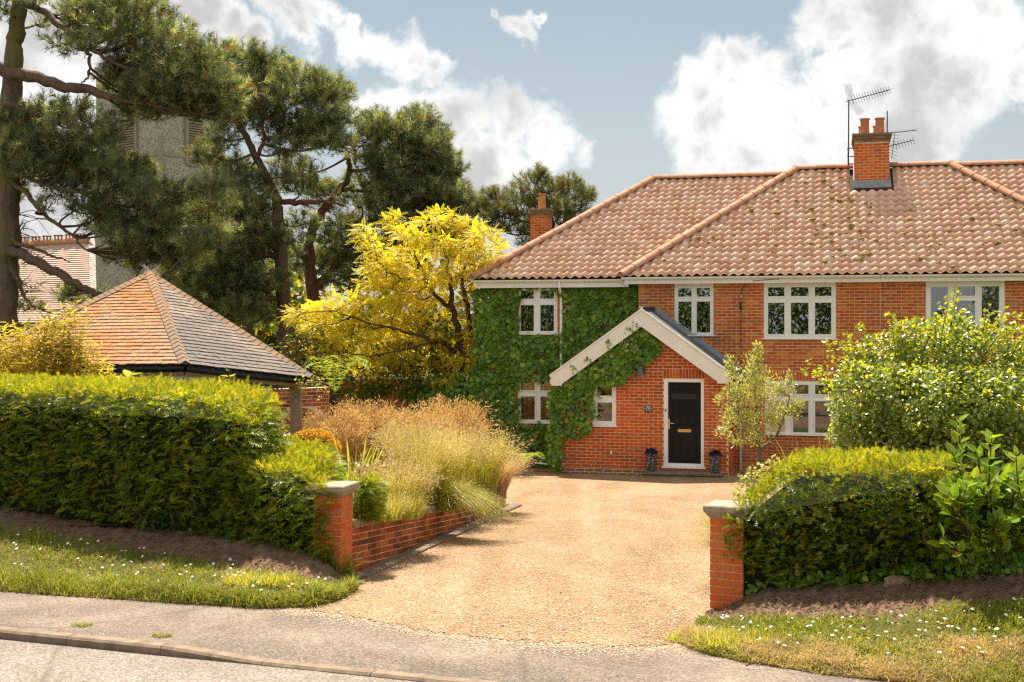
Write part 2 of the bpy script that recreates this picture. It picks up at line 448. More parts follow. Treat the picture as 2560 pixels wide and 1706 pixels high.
def m_glass():
    M = Mat('window glass')
    fr = M.N('ShaderNodeFresnel'); fr.inputs['IOR'].default_value = 1.5
    k = M.math('MULTIPLY_ADD', fr.outputs[0], 1.6); k.node.inputs[2].default_value = .13; k.node.use_clamp = True
    t = M.N('ShaderNodeBsdfTransparent'); t.inputs['Color'].default_value = (.72, .76, .74, 1)
    g = M.N('ShaderNodeBsdfGlossy'); g.inputs['Roughness'].default_value = .0; g.inputs['Color'].default_value = (.95, .97, 1, 1)
    mx = M.N('ShaderNodeMixShader'); M.L(k, mx.inputs[0]); M.L(t.outputs[0], mx.inputs[1]); M.L(g.outputs[0], mx.inputs[2])
    return M.done(mx.outputs[0])
m_gls = m_glass()

def m_pantile():
    M = Mat('pantile clay'); co = M.coord('World')
    c = M.ramp(M.rand(), [(0, (.62, .36, .23)), (.3, (.80, .52, .36)), (.7, (.73, .45, .305)), (1, (.86, .62, .47))])
    c = M.mix(M.ramp(M.noise(co, 5, 6, .7), [(.55, (0,)*3), (.75, (.6,)*3)]), c, (.56, .45, .36))
    c = M.mix(M.ramp(M.noise(co, 17, 5, .65), [(.61, (0,)*3), (.67, (.85,)*3)]), c, (.12, .075, .045))
    return M.done(M.bsdf(c, .8, .2, M.bump(M.noise(co, 60, 4, .6), .004, .6)))
m_tile = m_pantile()
def m_ridge():
    M = Mat('ridge clay'); co = M.coord('World')
    c = M.ramp(M.rand(), [(0, (.44, .21, .12)), (1, (.54, .28, .17))])
    c = M.mix(M.ramp(M.noise(co, 4, 6, .7), [(.52, (0,)*3), (.72, (.7,)*3)]), c, (.15, .11, .09))
    return M.done(M.bsdf(c, .8, .2, M.bump(M.noise(co, 50, 4, .6), .005, .6)))
m_rdg = m_ridge()
def m_shing(name, cols, alt, sc_=.6):
    M = Mat(name); co = M.coord('World')
    c = M.ramp(M.rand(), [(i/(len(cols)-1), k) for i, k in enumerate(cols)])
    c = M.mix(M.ramp(M.noise(co, sc_, 4, .6, .8), [(.42, (0,)*3), (.62, (.85,)*3)]), c, alt)
    g = M.noise(co, 30, 4, .7, stretch=(1, 1, .3)); c = M.mix(1, c, M.ramp(g, [(.3, (.75,)*3), (.7, (1.2,)*3)]), 'MULTIPLY')
    return M.done(M.bsdf(c, .85, .15, M.bump(g, .006, .7)))
m_shorange = m_shing('algae stained cedar shingle', [(.34, .14, .05), (.40, .19, .075), (.32, .155, .075), (.46, .25, .115)], (.32, .225, .15))
m_shcap = m_shing('brown hip shingle', [(.29, .18, .105), (.36, .22, .13), (.32, .19, .11)], (.24, .19, .14))
m_shgrey = m_shing('silvered cedar shingle', [(.20, .155, .125), (.27, .215, .17), (.23, .18, .145), (.31, .25, .20)], (.155, .14, .13))
def m_flint():
    M = Mat('knapped flint'); co = M.coord('World')
    v = M.N('ShaderNodeTexVoronoi'); v.inputs['Scale'].default_value = 11; M.L(co, v.inputs['Vector'])
    c = M.ramp(M.N('ShaderNodeSeparateColor').outputs[0], [(0, (.1,)*3), (1, (.5,)*3)])
    sp = M.N('ShaderNodeSeparateColor'); M.L(v.outputs['Color'], sp.inputs[0])
    c = M.ramp(sp.outputs[0], [(0, (.14, .125, .115)), (.35, (.26, .235, .21)), (.6, (.40, .355, .30)), (1, (.58, .51, .43))])
    c = M.mix(M.ramp(v.outputs['Distance'], [(.38, (0,)*3), (.62, (1,)*3)]), c, (.40, .345, .28))
    return M.done(M.bsdf(c, .8, .3, M.bump(v.outputs['Distance'], .03, .8)))
m_flt = m_flint()
def m_gravel():
    M = Mat('pea gravel'); co = M.coord('World')
    v = M.N('ShaderNodeTexVoronoi'); v.inputs['Scale'].default_value = 80; M.L(co, v.inputs['Vector'])
    sp = M.N('ShaderNodeSeparateColor'); M.L(v.outputs['Color'], sp.inputs[0])
    c = M.ramp(sp.outputs[0], [(0, (.14, .085, .045)), (.25, (.32, .208, .12)), (.65, (.435, .292, .178)), (1, (.63, .475, .32))])
    b = M.noise(co, 1.1, 6, .62, .5, stretch=(1, .45, 1)); c = M.mix(1, c, M.ramp(b, [(.3, (.72, .68, .62)), (.7, (1.14, 1.12, 1.08))]), 'MULTIPLY')
    sx = M.N('ShaderNodeSeparateXYZ'); M.L(co, sx.inputs[0])
    off = M.math('ADD', M.math('MULTIPLY', sx.outputs[1], .045), M.math('MULTIPLY', M.noise(co, .5, 2), .6))
    tr = M.math('ABSOLUTE', M.math('SUBTRACT', sx.outputs[0], M.math('ADD', off, -.75)))
    bd = M.math('ABSOLUTE', M.math('SUBTRACT', tr, .78))
    c = M.mix(1, c, M.ramp(M.math('MULTIPLY', bd, 1.6), [(.0, (1.1, 1.1, 1.12)), (.5, (.93, .92, .9)), (1, (1.0,)*3)]), 'MULTIPLY')
    b2 = M.noise(co, 9, 5, .7); c = M.mix(1, c, M.ramp(b2, [(.3, (.82, .8, .77)), (.7, (1.12,)*3)]), 'MULTIPLY')
    h = M.math('ADD', v.outputs['Distance'], M.math('MULTIPLY', b2, .8))
    return M.done(M.bsdf(c, .9, .15, M.bump(h, .018, .9)))
m_grv = m_gravel()
def m_asphalt(name, a, b, chips):
    M = Mat(name); co = M.coord('World')
    v = M.N('ShaderNodeTexVoronoi'); v.inputs['Scale'].default_value = 70; M.L(co, v.inputs['Vector'])
    sp = M.N('ShaderNodeSeparateColor'); M.L(v.outputs['Color'], sp.inputs[0])
    n = M.noise(co, .9, 6, .65, .4); c = M.ramp(n, [(.32, a), (.68, b)])
    c = M.mix(1, c, M.ramp(sp.outputs[0], [(0, (.55,)*3), (.7, (1.05,)*3), (1, (chips,)*3)]), 'MULTIPLY')
    cr = M.N('ShaderNodeTexVoronoi', feature='DISTANCE_TO_EDGE'); cr.inputs['Scale'].default_value = .23
    M.L(M.mix(.12, co, M.noise(co, 2.5, 5, .7, out='Color')), cr.inputs['Vector'])
    c = M.mix(M.ramp(cr.outputs['Distance'], [(.0, (.35,)*3), (.008, (0,)*3)]), c, (.05, .042, .036))
    return M.done(M.bsdf(c, .85, .25, M.bump(M.math('ADD', v.outputs['Distance'], M.math('MULTIPLY', n, .4)), .012, .9)))
m_road = m_asphalt('worn road asphalt', (.20, .165, .135), (.29, .245, .205), 1.7)
m_path = m_asphalt('footway tarmac', (.14, .112, .092), (.28, .22, .17), 1.5)
def m_verge():
    M = Mat('turf and thatch'); co = M.coord('World')
    n = M.noise(co, 2.2, 6, .65); c = M.ramp(n, [(.3, (.06, .075, .015)), (.5, (.13, .12, .03)), (.7, (.28, .2, .09))])
    g = M.noise(co, 40, 4, .7); c = M.mix(1, c, M.ramp(g, [(.3, (.6,)*3), (.7, (1.3,)*3)]), 'MULTIPLY')
    return M.done(M.bsdf(c, .95, .1, M.bump(g, .03, .9)))
m_vrg = m_verge()
def m_ground():
    M = Mat('garden ground'); co = M.coord('World')
    c = M.ramp(M.noise(co, .35, 6, .6), [(.35, (.05, .07, .02)), (.65, (.10, .10, .035))])
    return M.done(M.bsdf(c, .95, .1, M.bump(M.noise(co, 12, 4, .6), .04, .8)))
m_gnd = m_ground()

L_yew = m_leaf('yew shoots', [(.07, .14, .016), (.12, .21, .02), (.20, .29, .025), (.36, .40, .035), (.14, .23, .022)], .48, .36, .45, 2.6)
L_yewtip = m_leaf('yew growth and sunlit shoots', [(.20, .27, .022), (.34, .36, .028), (.48, .42, .04), (.14, .22, .02), (.40, .40, .035)], .5, .38, .4, 1.5)
L_pine = m_leaf('pine needles', [(.05, .085, .052), (.085, .125, .072), (.14, .18, .095), (.23, .26, .135), (.42, .44, .25), (.07, .10, .06)], .46, .42, .4, .9, patchcol=(.04, (.22, .10, .04)))
L_pinefar = m_leaf('far pine needles', [(.10, .13, .055), (.15, .17, .07), (.20, .21, .09)], .4, .5, .35, .8, patchcol=(.12, (.20, .10, .05)))
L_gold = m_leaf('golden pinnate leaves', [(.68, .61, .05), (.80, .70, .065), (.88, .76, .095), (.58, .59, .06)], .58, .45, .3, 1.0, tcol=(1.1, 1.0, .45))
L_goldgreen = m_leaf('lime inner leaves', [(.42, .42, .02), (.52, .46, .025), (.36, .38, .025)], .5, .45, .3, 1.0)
L_ivy = m_leaf('climber leaves', [(.08, .18, .016), (.13, .26, .024), (.20, .34, .03), (.09, .20, .018), (.40, .48, .045)], .35, .30, .45, 1.2)
L_beech = m_leaf('beech leaves', [(.18, .27, .045), (.30, .38, .08), (.42, .46, .14), (.12, .20, .03)], .5, .33, .9, 1.3)
L_beechtip = m_leaf('young beech leaves', [(.40, .44, .03), (.50, .50, .035), (.32, .40, .03)], .5, .28, .5, 1.3)
L_laurel = m_leaf('laurel leaves', [(.18, .32, .026), (.32, .42, .034), (.12, .25, .022), (.44, .46, .045)], .42, .22, .55, 1.0)
L_olive = m_leaf('olive leaves', [(.28, .32, .11), (.38, .40, .17), (.48, .47, .24), (.34, .38, .09)], .5, .30, .6, 1.3)
L_bamboo = m_leaf('bamboo leaves', [(.42, .36, .06), (.52, .43, .07), (.58, .46, .10)], .5, .4, .4, 1.2)
L_shrub = m_leaf('dark shrub leaves', [(.06, .10, .018), (.11, .14, .022), (.20, .18, .025), (.42, .26, .025)], .4, .4, .4, 1.0)
L_decid = m_leaf('pale tree leaves', [(.20, .27, .04), (.28, .33, .05), (.36, .37, .06)], .5, .5, .3, .4)
L_road = m_leaf('roadside leaves', [(.05, .08, .018), (.10, .14, .028), (.18, .20, .04)], .35, .5, .3, .5)
L_fern = m_leaf('fern fronds', [(.26, .38, .05), (.36, .45, .07), (.44, .48, .10)], .5, .4, .3, 1.5)
L_oat = m_leaf('golden oat heads', [(.50, .32, .13), (.60, .42, .19), (.42, .25, .09), (.68, .52, .28), (.40, .32, .10)], .45, .5, .3, 1.4, tcol=(1.15, 1.0, .7))
L_grass = m_leaf('green grass blades', [(.30, .36, .045), (.42, .42, .075), (.54, .47, .12), (.22, .30, .035), (.60, .50, .2)], .48, .4, .4, 1.6)
L_straw = m_leaf('straw seed heads', [(.55, .42, .22), (.62, .50, .30), (.48, .34, .15)], .5, .45, .4, 1.6, tcol=(1.1, 1.0, .8))
L_sedum = m_leaf('orange mound leaves', [(.48, .24, .03), (.55, .32, .04), (.42, .28, .035)], .4, .5, .3, 1.2)
L_lawn = m_leaf('verge grass', [(.13, .20, .022), (.20, .26, .028), (.28, .30, .035), (.42, .34, .11)], .45, .45, .3, 1.8)
L_daisy = m_leaf('daisy petals', [(.80, .78, .74), (.85, .83, .8)], .3, .6, .2, 1)
L_dry = m_leaf('dry thatch', [(.48, .36, .18), (.60, .47, .26), (.38, .27, .13)], .35, .6, .2, 1.5)
L_moss = m_plain('roof moss', (.30, .235, .06), .95, .05, .5, 12, .01, 60)
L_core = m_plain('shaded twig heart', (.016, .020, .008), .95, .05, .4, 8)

# ------------------------------------------------------------------ pieces (bricks, tiles, shingles)
class Pieces:
    def __init__(s): s.M = []; s.L = []; s.S = []
    def add(s, M3, loc, scale=(1, 1, 1)):
        s.M.append(np.asarray(M3, float)); s.L.append(np.asarray(loc, float)); s.S.append(np.asarray(scale, float))
    def put(s, name, rest_name, me, mat, parent, chosen=None, limit=300, only=False):
        """the chosen pieces as objects of their own that share one mesh, the others joined into one part"""
        n = len(s.L)
        if n == 0: return
        if len(me.materials) == 0: me.materials.append(mat)
        idx = [i for i in range(n) if (chosen is None or chosen(s.L[i], s.S[i]))]
        if len(idx) > limit: idx = idx[:limit]
        for i in idx:
            o = bpy.data.objects.new(name, me); COL.objects.link(o); o.parent = parent
            m = Matrix(s.M[i].tolist()).to_4x4(); m.translation = Vector(s.L[i].tolist())
            sm_ = Matrix.Diagonal((*s.S[i].tolist(), 1)); o.matrix_basis = m @ sm_
        left = np.setdiff1d(np.arange(n), np.array(idx, int))
        if len(left) and not only:
            nv = len(me.vertices); tv = np.empty(nv*3); me.vertices.foreach_get('co', tv); tv = tv.reshape(-1, 3)
            M = np.array(s.M)[left]; L_ = np.array(s.L)[left]; S = np.array(s.S)[left]
            V = np.einsum('nij,nkj->nki', M, tv[None]*S[:, None, :]) + L_[:, None, :]
            by = {}
            for p in me.polygons: by.setdefault(p.loop_total, []).append(list(p.vertices))
            fs = [(np.array(f)[None] + (np.arange(len(left))*nv)[:, None, None]).reshape(-1, k) for k, f in by.items()]
            sm_ = len(me.polygons) > 0 and me.polygons[0].use_smooth
            link(rest_name, mk_mesh(rest_name, V, fs, sm_), mat, parent, kind='stuff')

def t_brick(w=.215, h=.065, front=-.006, back=.02, b=.003):
    m = MB(); x, z = w/2, h/2
    V = [(-x+b, front, -z+b), (x-b, front, -z+b), (x-b, front, z-b), (-x+b, front, z-b)]
    V += [(-x, front+b, -z), (x, front+b, -z), (x, front+b, z), (-x, front+b, z)]
    V += [(-x, back, -z), (x, back, -z), (x, back, z), (-x, back, z)]
    Fq = [(0, 1, 2, 3)]
    for k in (0, 4):
        for j in range(4):
            a = k+j; c = k+(j+1) % 4; Fq.append((a, a+4, c+4, c))
    m.add(V, Fq); return m.mesh('brick')
ME_BRICK = {}
def brick_mesh(mat):
    if mat.name not in ME_BRICK:
        me = t_brick(); me.materials.append(mat); ME_BRICK[mat.name] = me
    return ME_BRICK[mat.name]

def lay(x0, x1, z0, z1, openings=(), ok=None, bond='stretcher', L=.225, H=.075, off=0.0, parity=0):
    """courses of bricks on a face: (xc, zc, width, height)"""
    out = []; k = 0
    nrow = int(math.floor((z1-z0)/H + 1e-6))
    for r in range(nrow):
        zc = z0 + (r+.5)*H
        seq = []
        if bond == 'stretcher':
            x = x0 - L + (L/2 if (r+parity) % 2 else 0) + off
            while x < x1: seq.append((x, x+L)); x += L
        else:
            x = x0 - L*1.5 + (L*.75 if (r+parity) % 2 else 0) + off; q = 0
            while x < x1:
                w = L if q % 2 == 0 else L/2
                seq.append((x, x+w)); x += w; q += 1
        spans = []
        for a, b in seq:
            a = max(a, x0); b = min(b, x1)
            segs = [(a, b)]
            for (u0, u1, v0, v1) in openings:
                if v0 - .02 < zc < v1 + .02:
                    ns = []
                    for (p, q_) in segs:
                        if q_ <= u0 or p >= u1: ns.append((p, q_)); continue
                        if p < u0: ns.append((p, u0))
                        if q_ > u1: ns.append((u1, q_))
                    segs = ns
            spans += segs
        for a, b in spans:
            if b - a < .035: continue
            w = b - a - .012
            if ok is None or ok((a+b)/2, zc, w): out.append(((a+b)/2, zc, w, H-.012))
    return out
def brick_pieces(P, bricks, frame, origin, jit=.0012):
    for (x, z, w, h) in bricks:
        loc = origin + frame[:, 0]*x + frame[:, 2]*z + frame[:, 1]*R.uniform(-jit, jit)*2
        P.add(frame, loc, (w/.215, 1, h/.065))
def frame3(u, into, up=(0, 0, 1)):
    return np.stack([unit(np.array(u, float)), unit(np.array(into, float)), unit(np.array(up, float))], 1)
FRONT = frame3((1, 0, 0), (0, 1, 0))

def wall_slab(name, parent, mat, x0, x1, z0, top, d, openings=(), thick=.10, brk=()):
    """flat mortar face at y=d with openings; top(x) gives its upper edge"""
    xs = sorted(set([x0, x1] + [b for b in brk if x0 < b < x1] + [v for o in openings for v in o[:2] if x0 < v < x1]))
    m = MB()
    for a, b in zip(xs[:-1], xs[1:]):
        c = (a+b)/2
        ops = sorted([(max(o[2], z0), o[3]) for o in openings if o[0] <= c <= o[1]])
        z = z0
        for (v0, v1) in ops + [(None, None)]:
            if v0 is None: za, zb = top(a), top(b)
            else: za = zb = v0
            if max(za, zb) - z > 1e-4:
                V = [(a, d, z), (b, d, z), (b, d, zb), (a, d, za), (a, d+thick, z), (b, d+thick, z), (b, d+thick, zb), (a, d+thick, za)]
                m.add(V, [(0, 1, 2, 3), (7, 6, 5, 4), (3, 2, 6, 7), (1, 0, 4, 5), (0, 3, 7, 4), (2, 1, 5, 6)])
            if v0 is not None: z = v1
    return m.build(name, mat, parent)

# ------------------------------------------------------------------ ground, road, drive, verges
ys = np.concatenate([np.linspace(-70, 3, 12), np.linspace(4, 31, 40), np.linspace(34, 120, 16), np.linspace(150, 1500, 12)])
xs = np.concatenate([np.linspace(-1200, -70, 8), np.linspace(-60, 60, 100), np.linspace(70, 1200, 8)])
XX, YY = np.meshgrid(xs, ys)
K0 = np.array(G(0, 1577)); K1 = np.array(G(1294, 1706)); EK = (K1-K0)/np.linalg.norm(K1-K0)
tk = (XX-K0[0])*EK[1]-(YY-K0[1])*EK[0]
V = np.stack([XX, YY, zg(YY) - np.interp(tk, [-4.5, -1.8, 7.4, 8.5], [.014, .13, .13, .13])], -1).reshape(-1, 3)
nx, ny = len(xs), len(ys)
i, j = np.meshgrid(np.arange(nx-1), np.arange(ny-1)); a = (j*nx+i).ravel()
link('ground', mk_mesh('ground', V, np.stack([a, a+1, a+nx+1, a+nx], 1), True), m_gnd, kind='structure')

K0 = np.array(G(0, 1577)); K1 = np.array(G(1294, 1706))
EK = unit(K1-K0); NK = np.array((EK[1], -EK[0]))
if NK[1] > 0: NK = -NK
def kxy(s, t): return K0[0]+EK[0]*s+NK[0]*t, K0[1]+EK[1]*s+NK[1]*t
def sheet(name, S, T, zf, mat):
    SS, TT = np.meshgrid(S, T); X, Y = kxy(SS, TT)
    V = np.stack([X, Y, zf(SS, TT, X, Y)], -1).reshape(-1, 3)
    n = len(S); i, j = np.meshgrid(np.arange(n-1), np.arange(len(T)-1)); a = (j*n+i).ravel()
    return link(name, mk_mesh(name, V, np.stack([a, a+n, a+n+1, a+1], 1)), mat, kind='structure')
sheet('road', np.linspace(-40, 45, 60), np.linspace(-.05, 7.5, 12), lambda s, t, x, y: zg(y)-.075, m_road)
def drop(s): return .052*np.clip((s-1.85)/.95, 0, 1)*np.clip((9.5-s)/.9, 0, 1)
sheet('pavement', np.concatenate([np.linspace(-40, 0, 20), np.linspace(.2, 12, 60), np.linspace(12.5, 45, 20)]), np.concatenate([np.linspace(-3.2, -.8, 8), np.linspace(-.7, -.125, 10)]),
      lambda s, t, x, y: zg(y) - .008 - drop(s)*np.clip(1-(-t-.125)/.42, 0, 1), m_path)
sheet('far_verge', np.linspace(-40, 45, 20), np.linspace(7.6, 16, 6), lambda s, t, x, y: zg(y)-.02, m_vrg)
kerb = link('kerb', None, kind='structure')
s = -5.6 - .02; q = 0
STONE = 1.03
off0 = np.dot(np.array(G(398, 1618)) - K0, EK)      # a joint seen in the photograph
k0 = off0 - STONE*12
for q in range(40):
    a = k0 + q*STONE; b = a + STONE - .008
    m = MB(); V = []
    for s_ in np.linspace(a, b, 5):
        X0, Y0 = kxy(s_, 0); X1, Y1 = kxy(s_, -.125)
        zt = float(zg(Y0)) - float(drop(s_)) + .004; zb = float(zg(Y0)) - .16
        Xf, Yf = kxy(s_, -.022)
        V += [(X0, Y0, zb), (X0, Y0, zt-.02), (Xf, Yf, zt), (X1, Y1, zt), (X1, Y1, zb)]
    Fq = []
    for c in range(4):
        for r in range(4): Fq.append((c*5+r, c*5+r+1, c*5+r+6, c*5+r+5))
    Fq += [(0, 4, 3, 2, 1), (20, 21, 22, 23, 24)]
    m.add(V, Fq); m.build('kerbstone', m_conc, kerb)

# gravel drive: a plane like the ground below it, with a ragged front edge
dp = [(700,1508),(760,1520),(840,1534),(960,1556),(1080,1578),(1200,1592),(1320,1602),(1440,1608),(1560,1612),(1660,1612),(1720,1600),(1790,1552),(1850,1500),(1840,1400),(1880,1300),(1950,1235),(2000,1215),(1990,1180),(1700,1181),(1390,1174),(1240,1168),(1150,1160),(1120,1190),(1262,1262),(1160,1330),(1000,1400),(880,1462)]
dpts = []
for k in range(len(dp)):
    p, q_ = np.array(dp[k], float), np.array(dp[(k+1) % len(dp)], float)
    n = 10 if k < 10 else 2
    for t in range(n):
        w = p + (q_-p)*t/n
        if k < 10: w = w + np.array((R.uniform(-5, 5), R.uniform(-5, 5)))
        X, Y = G(*w); dpts.append((X, Y, float(zg(Y))+.0))
link('driveway', mk_mesh('driveway', dpts, np.array([list(range(len(dpts)))[::-1]])), m_grv, kind='structure')
def in_poly(P, poly):
    x, y = P[:, 0], P[:, 1]; c = np.zeros(len(P), bool); n = len(poly)
    for i in range(n):
        (x1, y1), (x2, y2) = poly[i], poly[(i+1) % n]
        k = ((y1 > y) != (y2 > y)) & (x < (x2-x1)*(y-y1)/(y2-y1+1e-12)+x1)
        c ^= k
    return c
# loose stones over the gravel that are large enough to catch the light
n = 26000
pp = np.stack([rng.uniform(700, 1950, n), rng.uniform(1175, 1625, n)], 1)
pp = pp[in_poly(pp, [(p[0], p[1]) for p in dp])]
X, Y = G(pp[:, 0], pp[:, 1]); pos = np.stack([X, Y, zg(Y)+.004], 1); n = len(pos)
ov = np.array([(1,0,0),(0,1,0),(-1,0,0),(0,-1,0),(0,0,1)], float); of = np.array([(0,1,4),(1,2,4),(2,3,4),(3,0,4)])
C = Cloud(); C.add(*scatter(ov, of, pos, rdir(n)*np.array((1, 1, .1)), np.tile((0, 0, 1.), (n, 1)), np.stack([rng.uniform(.006, .014, n), rng.uniform(.006, .012, n), rng.uniform(.002, .004, n)], 1)))
def m_peb():
    M = Mat('pebbles'); c = M.ramp(M.rand(), [(0, (.16, .10, .06)), (.4, (.44, .31, .20)), (1, (.70, .56, .42))])
    return M.done(M.bsdf(c, .8, .25))
C.build('gravel', m_peb(), kind='stuff')

def resamp(pts, n):
    pts = np.array(pts, float); d = np.concatenate([[0], np.cumsum(np.linalg.norm(np.diff(pts, axis=0), axis=1))]); t = np.linspace(0, d[-1], n)
    return np.stack([np.interp(t, d, pts[:, k]) for k in range(pts.shape[1])], 1)
def verge(name, front, back, backY, tg, seed, dry):
    n = 90; nt = 24
    fr = resamp(front, n); bk = resamp(back, n)
    FX, FY = G(fr[:, 0], fr[:, 1]); FP = np.stack([FX, FY, zg(FY)-.01], 1)
    BY = backY(bk[:, 0]); BP = np.stack([(bk[:, 0]-CX)/F*BY, BY, HC-(bk[:, 1]-HY)/F*BY], 1)
    BP[:, 2] = np.maximum(BP[:, 2], zg(BY)+.02)
    t = np.linspace(0, 1.35, nt)[:, None, None]
    P = FP[None]*(1-t) + BP[None]*t
    tt = np.clip(t[..., 0], 0, 1); pz = tt*tt*(3-2*tt)*.45 + tt*.55
    base = zg(P[..., 1]); hb = (BP[:, 2]-zg(BP[:, 1]))[None]*pz
    r = np.random.default_rng(seed)
    nz = r.normal(size=(nt, n))*.012
    lip = .035*np.clip(t[..., 0]/.06, 0, 1)
    P[..., 2] = base + hb + nz*np.clip(t[..., 0]*8, 0, 1) + lip - .01
    i, j = np.meshgrid(np.arange(n-1), np.arange(nt-1)); a = (j*n+i).ravel()
    Fc = np.stack([a, a+1, a+n+1, a+n], 1)
    link('soil_bank', mk_mesh('soil_bank', P.reshape(-1, 3), Fc, True), m_soil, kind='structure')
    tcol = np.interp(np.linspace(0, 1, n), np.linspace(0, 1, len(tg)), tg)
    keep = (t[:, 0, 0][:, None] < (tcol + r.uniform(-.05, .05, n))[None])
    kf = keep[:-1, :-1].ravel()
    P2 = P.copy(); P2[..., 2] += .005
    link('turf', mk_mesh('turf', P2.reshape(-1, 3), Fc[kf], True), m_vrg, kind='structure')
    return P, tcol, t[:, 0, 0]
def sample_verge(P, tcol, tv, m, tmin=0.0, tmax=1.0, jitter=.05):
    nt, n, _ = P.shape
    u = rng.uniform(0, n-1.001, m); tf = np.interp(u, np.arange(n), tcol)
    t = rng.uniform(0, 1, m)*(tmax-tmin)*tf + tmin*tf + rng.normal(size=m)*jitter*.5
    t = np.clip(t, 0, tv[-2]); tj = t/tv[1]; j = tj.astype(int); i = u.astype(int); fu = (u-i)[:, None]; ft = (tj-j)[:, None]
    Q = (P[j, i]*(1-fu)+P[j, i+1]*fu)*(1-ft) + (P[j+1, i]*(1-fu)+P[j+1, i+1]*fu)*ft
    return Q, t/np.maximum(tf, .01), u/(n-1)
HL0 = lambda px: (14.3-.445*1.92)/(1+.445*(px-CX)/F)
HR0 = lambda px: (12.42+.445*1.965)/(1+.445*(px-CX)/F)
VL = verge('left', [(-90,1470),(0,1477),(150,1488),(300,1497),(450,1508),(560,1514),(646,1520),(778,1518),(850,1500),(893,1474)],
           [(-90,1256),(0,1264),(153,1294),(325,1317),(650,1346),(785,1380),(820,1412),(838,1432)], HL0, [.66, .68, .63, .57, .48, .34, .3], 3, .2)
VR = verge('right', [(1694,1598),(1704,1611),(1775,1636),(1851,1652),(1964,1669),(2068,1686),(2236,1703),(2420,1722),(2640,1742)],
           [(1782,1541),(1862,1499),(1900,1480),(2000,1466),(2150,1462),(2269,1454),(2400,1444),(2640,1430)], HR0, [.62, .50, .50, .54, .62, .66, .68], 4, .6)
def turf_blades(name, V_, m, hts, colmat, dry=0.0, tmin=0, tmax=1, density=None):
    Q, t, u = sample_verge(*V_, m, tmin, tmax)
    if density is not None:
        k = rng.uniform(size=len(Q)) < density(t, u, Q); Q = Q[k]; t = t[k]; u = u[k]
    n = len(Q); h = rng.uniform(*hts, n)*(1+.5*(np.sin(u*37)+np.sin(u*71+1)+np.sin(u*13+t*5))*.3)
    v, f, _ = blades(Q, h, rng.normal(size=(n, 2))*h[:, None]*.55, rng.uniform(.003, .006, n), seg=2)
    C = Cloud(); C.add(v, f); C.build(name, colmat, kind='stuff')
clump = lambda t, u, Q: np.clip(.55+.6*np.sin(Q[:, 0]*3.1+np.sin(Q[:, 1]*4.3))*np.sin(Q[:, 1]*2.7+Q[:, 0]*1.3), .08, 1)
turf_blades('grass', VL, 22000, (.03, .085), L_lawn, density=clump)
turf_blades('grass', VL, 8000, (.09, .19), L_lawn, tmin=.02, tmax=.28)
turf_blades('grass', VR, 34000, (.03, .085), L_lawn, density=clump)
turf_blades('dry_grass', VR, 26000, (.03, .09), L_dry, tmin=0, tmax=.55, density=lambda t, u, Q: np.clip(.55+.7*np.sin(Q[:, 0]*4.3+1)*np.sin(Q[:, 1]*5.1+Q[:, 0]), .1, 1))
turf_blades('dry_grass', VL, 7000, (.02, .06), L_dry, tmin=0, tmax=.3)
for V_, bnd in ((VL, [(600,1445),(800,1530)]), (VR, [(1720,1560),(1960,1650)])):
    pass
def tuft(name, label, px, py, n, h, spread, mat, gz=None, lean=.5, w=(.004, .008), cat='grass tuft'):
    X, Y = G(px, py); z = float(zg(Y)) if gz is None else gz
    o = thing(name, label, cat, (X, Y, z))
    r = np.sqrt(rng.uniform(0, 1, n))*spread; an = rng.uniform(0, 2*math.pi, n)
    b = np.stack([r*np.cos(an)*1.7, r*np.sin(an), np.zeros(n)], 1); hh = rng.uniform(*h, n)
    v, f, _ = blades(b, hh, rng.normal(size=(n, 2))*hh[:, None]*lean, rng.uniform(*w, n), seg=3)
    C = Cloud(); C.add(v, f); C.build('blades', mat, o); return o
tuft('grass_tuft', 'bright yellow green grass tuft sunlit on the pavement edge by the soil bank', 655, 1488, 1500, (.12, .26), .22, L_grass, gz=.64)
tuft('grass_tuft', 'smaller sunlit grass tuft between the bright tuft and the brick pier', 735, 1492, 900, (.10, .20), .17, L_grass, gz=.63)
tuft('grass_tuft', 'dense green grass tuft on the verge below the short brick pier', 1862, 1622, 2600, (.12, .25), .24, L_grass, gz=.635)
tuft('grass_tuft', 'small ragged green tuft at the driveway tip of the right verge', 1735, 1600, 900, (.06, .15), .14, L_grass, gz=.62)
# daisies: white discs on the two verges
def daisies(V_, m, cl):
    Q, t, u = sample_verge(*V_, m, .25, 1.0)
    k = cl(t, u); Q = Q[k]; n = len(Q); Q = Q + np.array((0, 0, .06))
    an = np.linspace(0, 2*math.pi, 9)[:-1]; tv = np.concatenate([[(0, 0, .3)], np.stack([np.cos(an), np.sin(an), np.zeros(8)], 1)]); tf = np.array([(0, i+1, (i+1) % 8+1) for i in range(8)])
    C = Cloud(); C.add(*scatter(tv, tf, Q, rdir(n)*np.array((1, 1, .3)), np.array((0, -.5, 1.))+rdir(n)*.4, rng.uniform(.010, .019, n)))
    C.build('daisies', L_daisy, kind='stuff')
daisies(VL, 170, lambda t, u: (u > .12) & (u < .93) & (rng.uniform(size=len(u)) < .9-.7*np.abs(u-.55)))
daisies(VR, 110, lambda t, u: (t > .3))
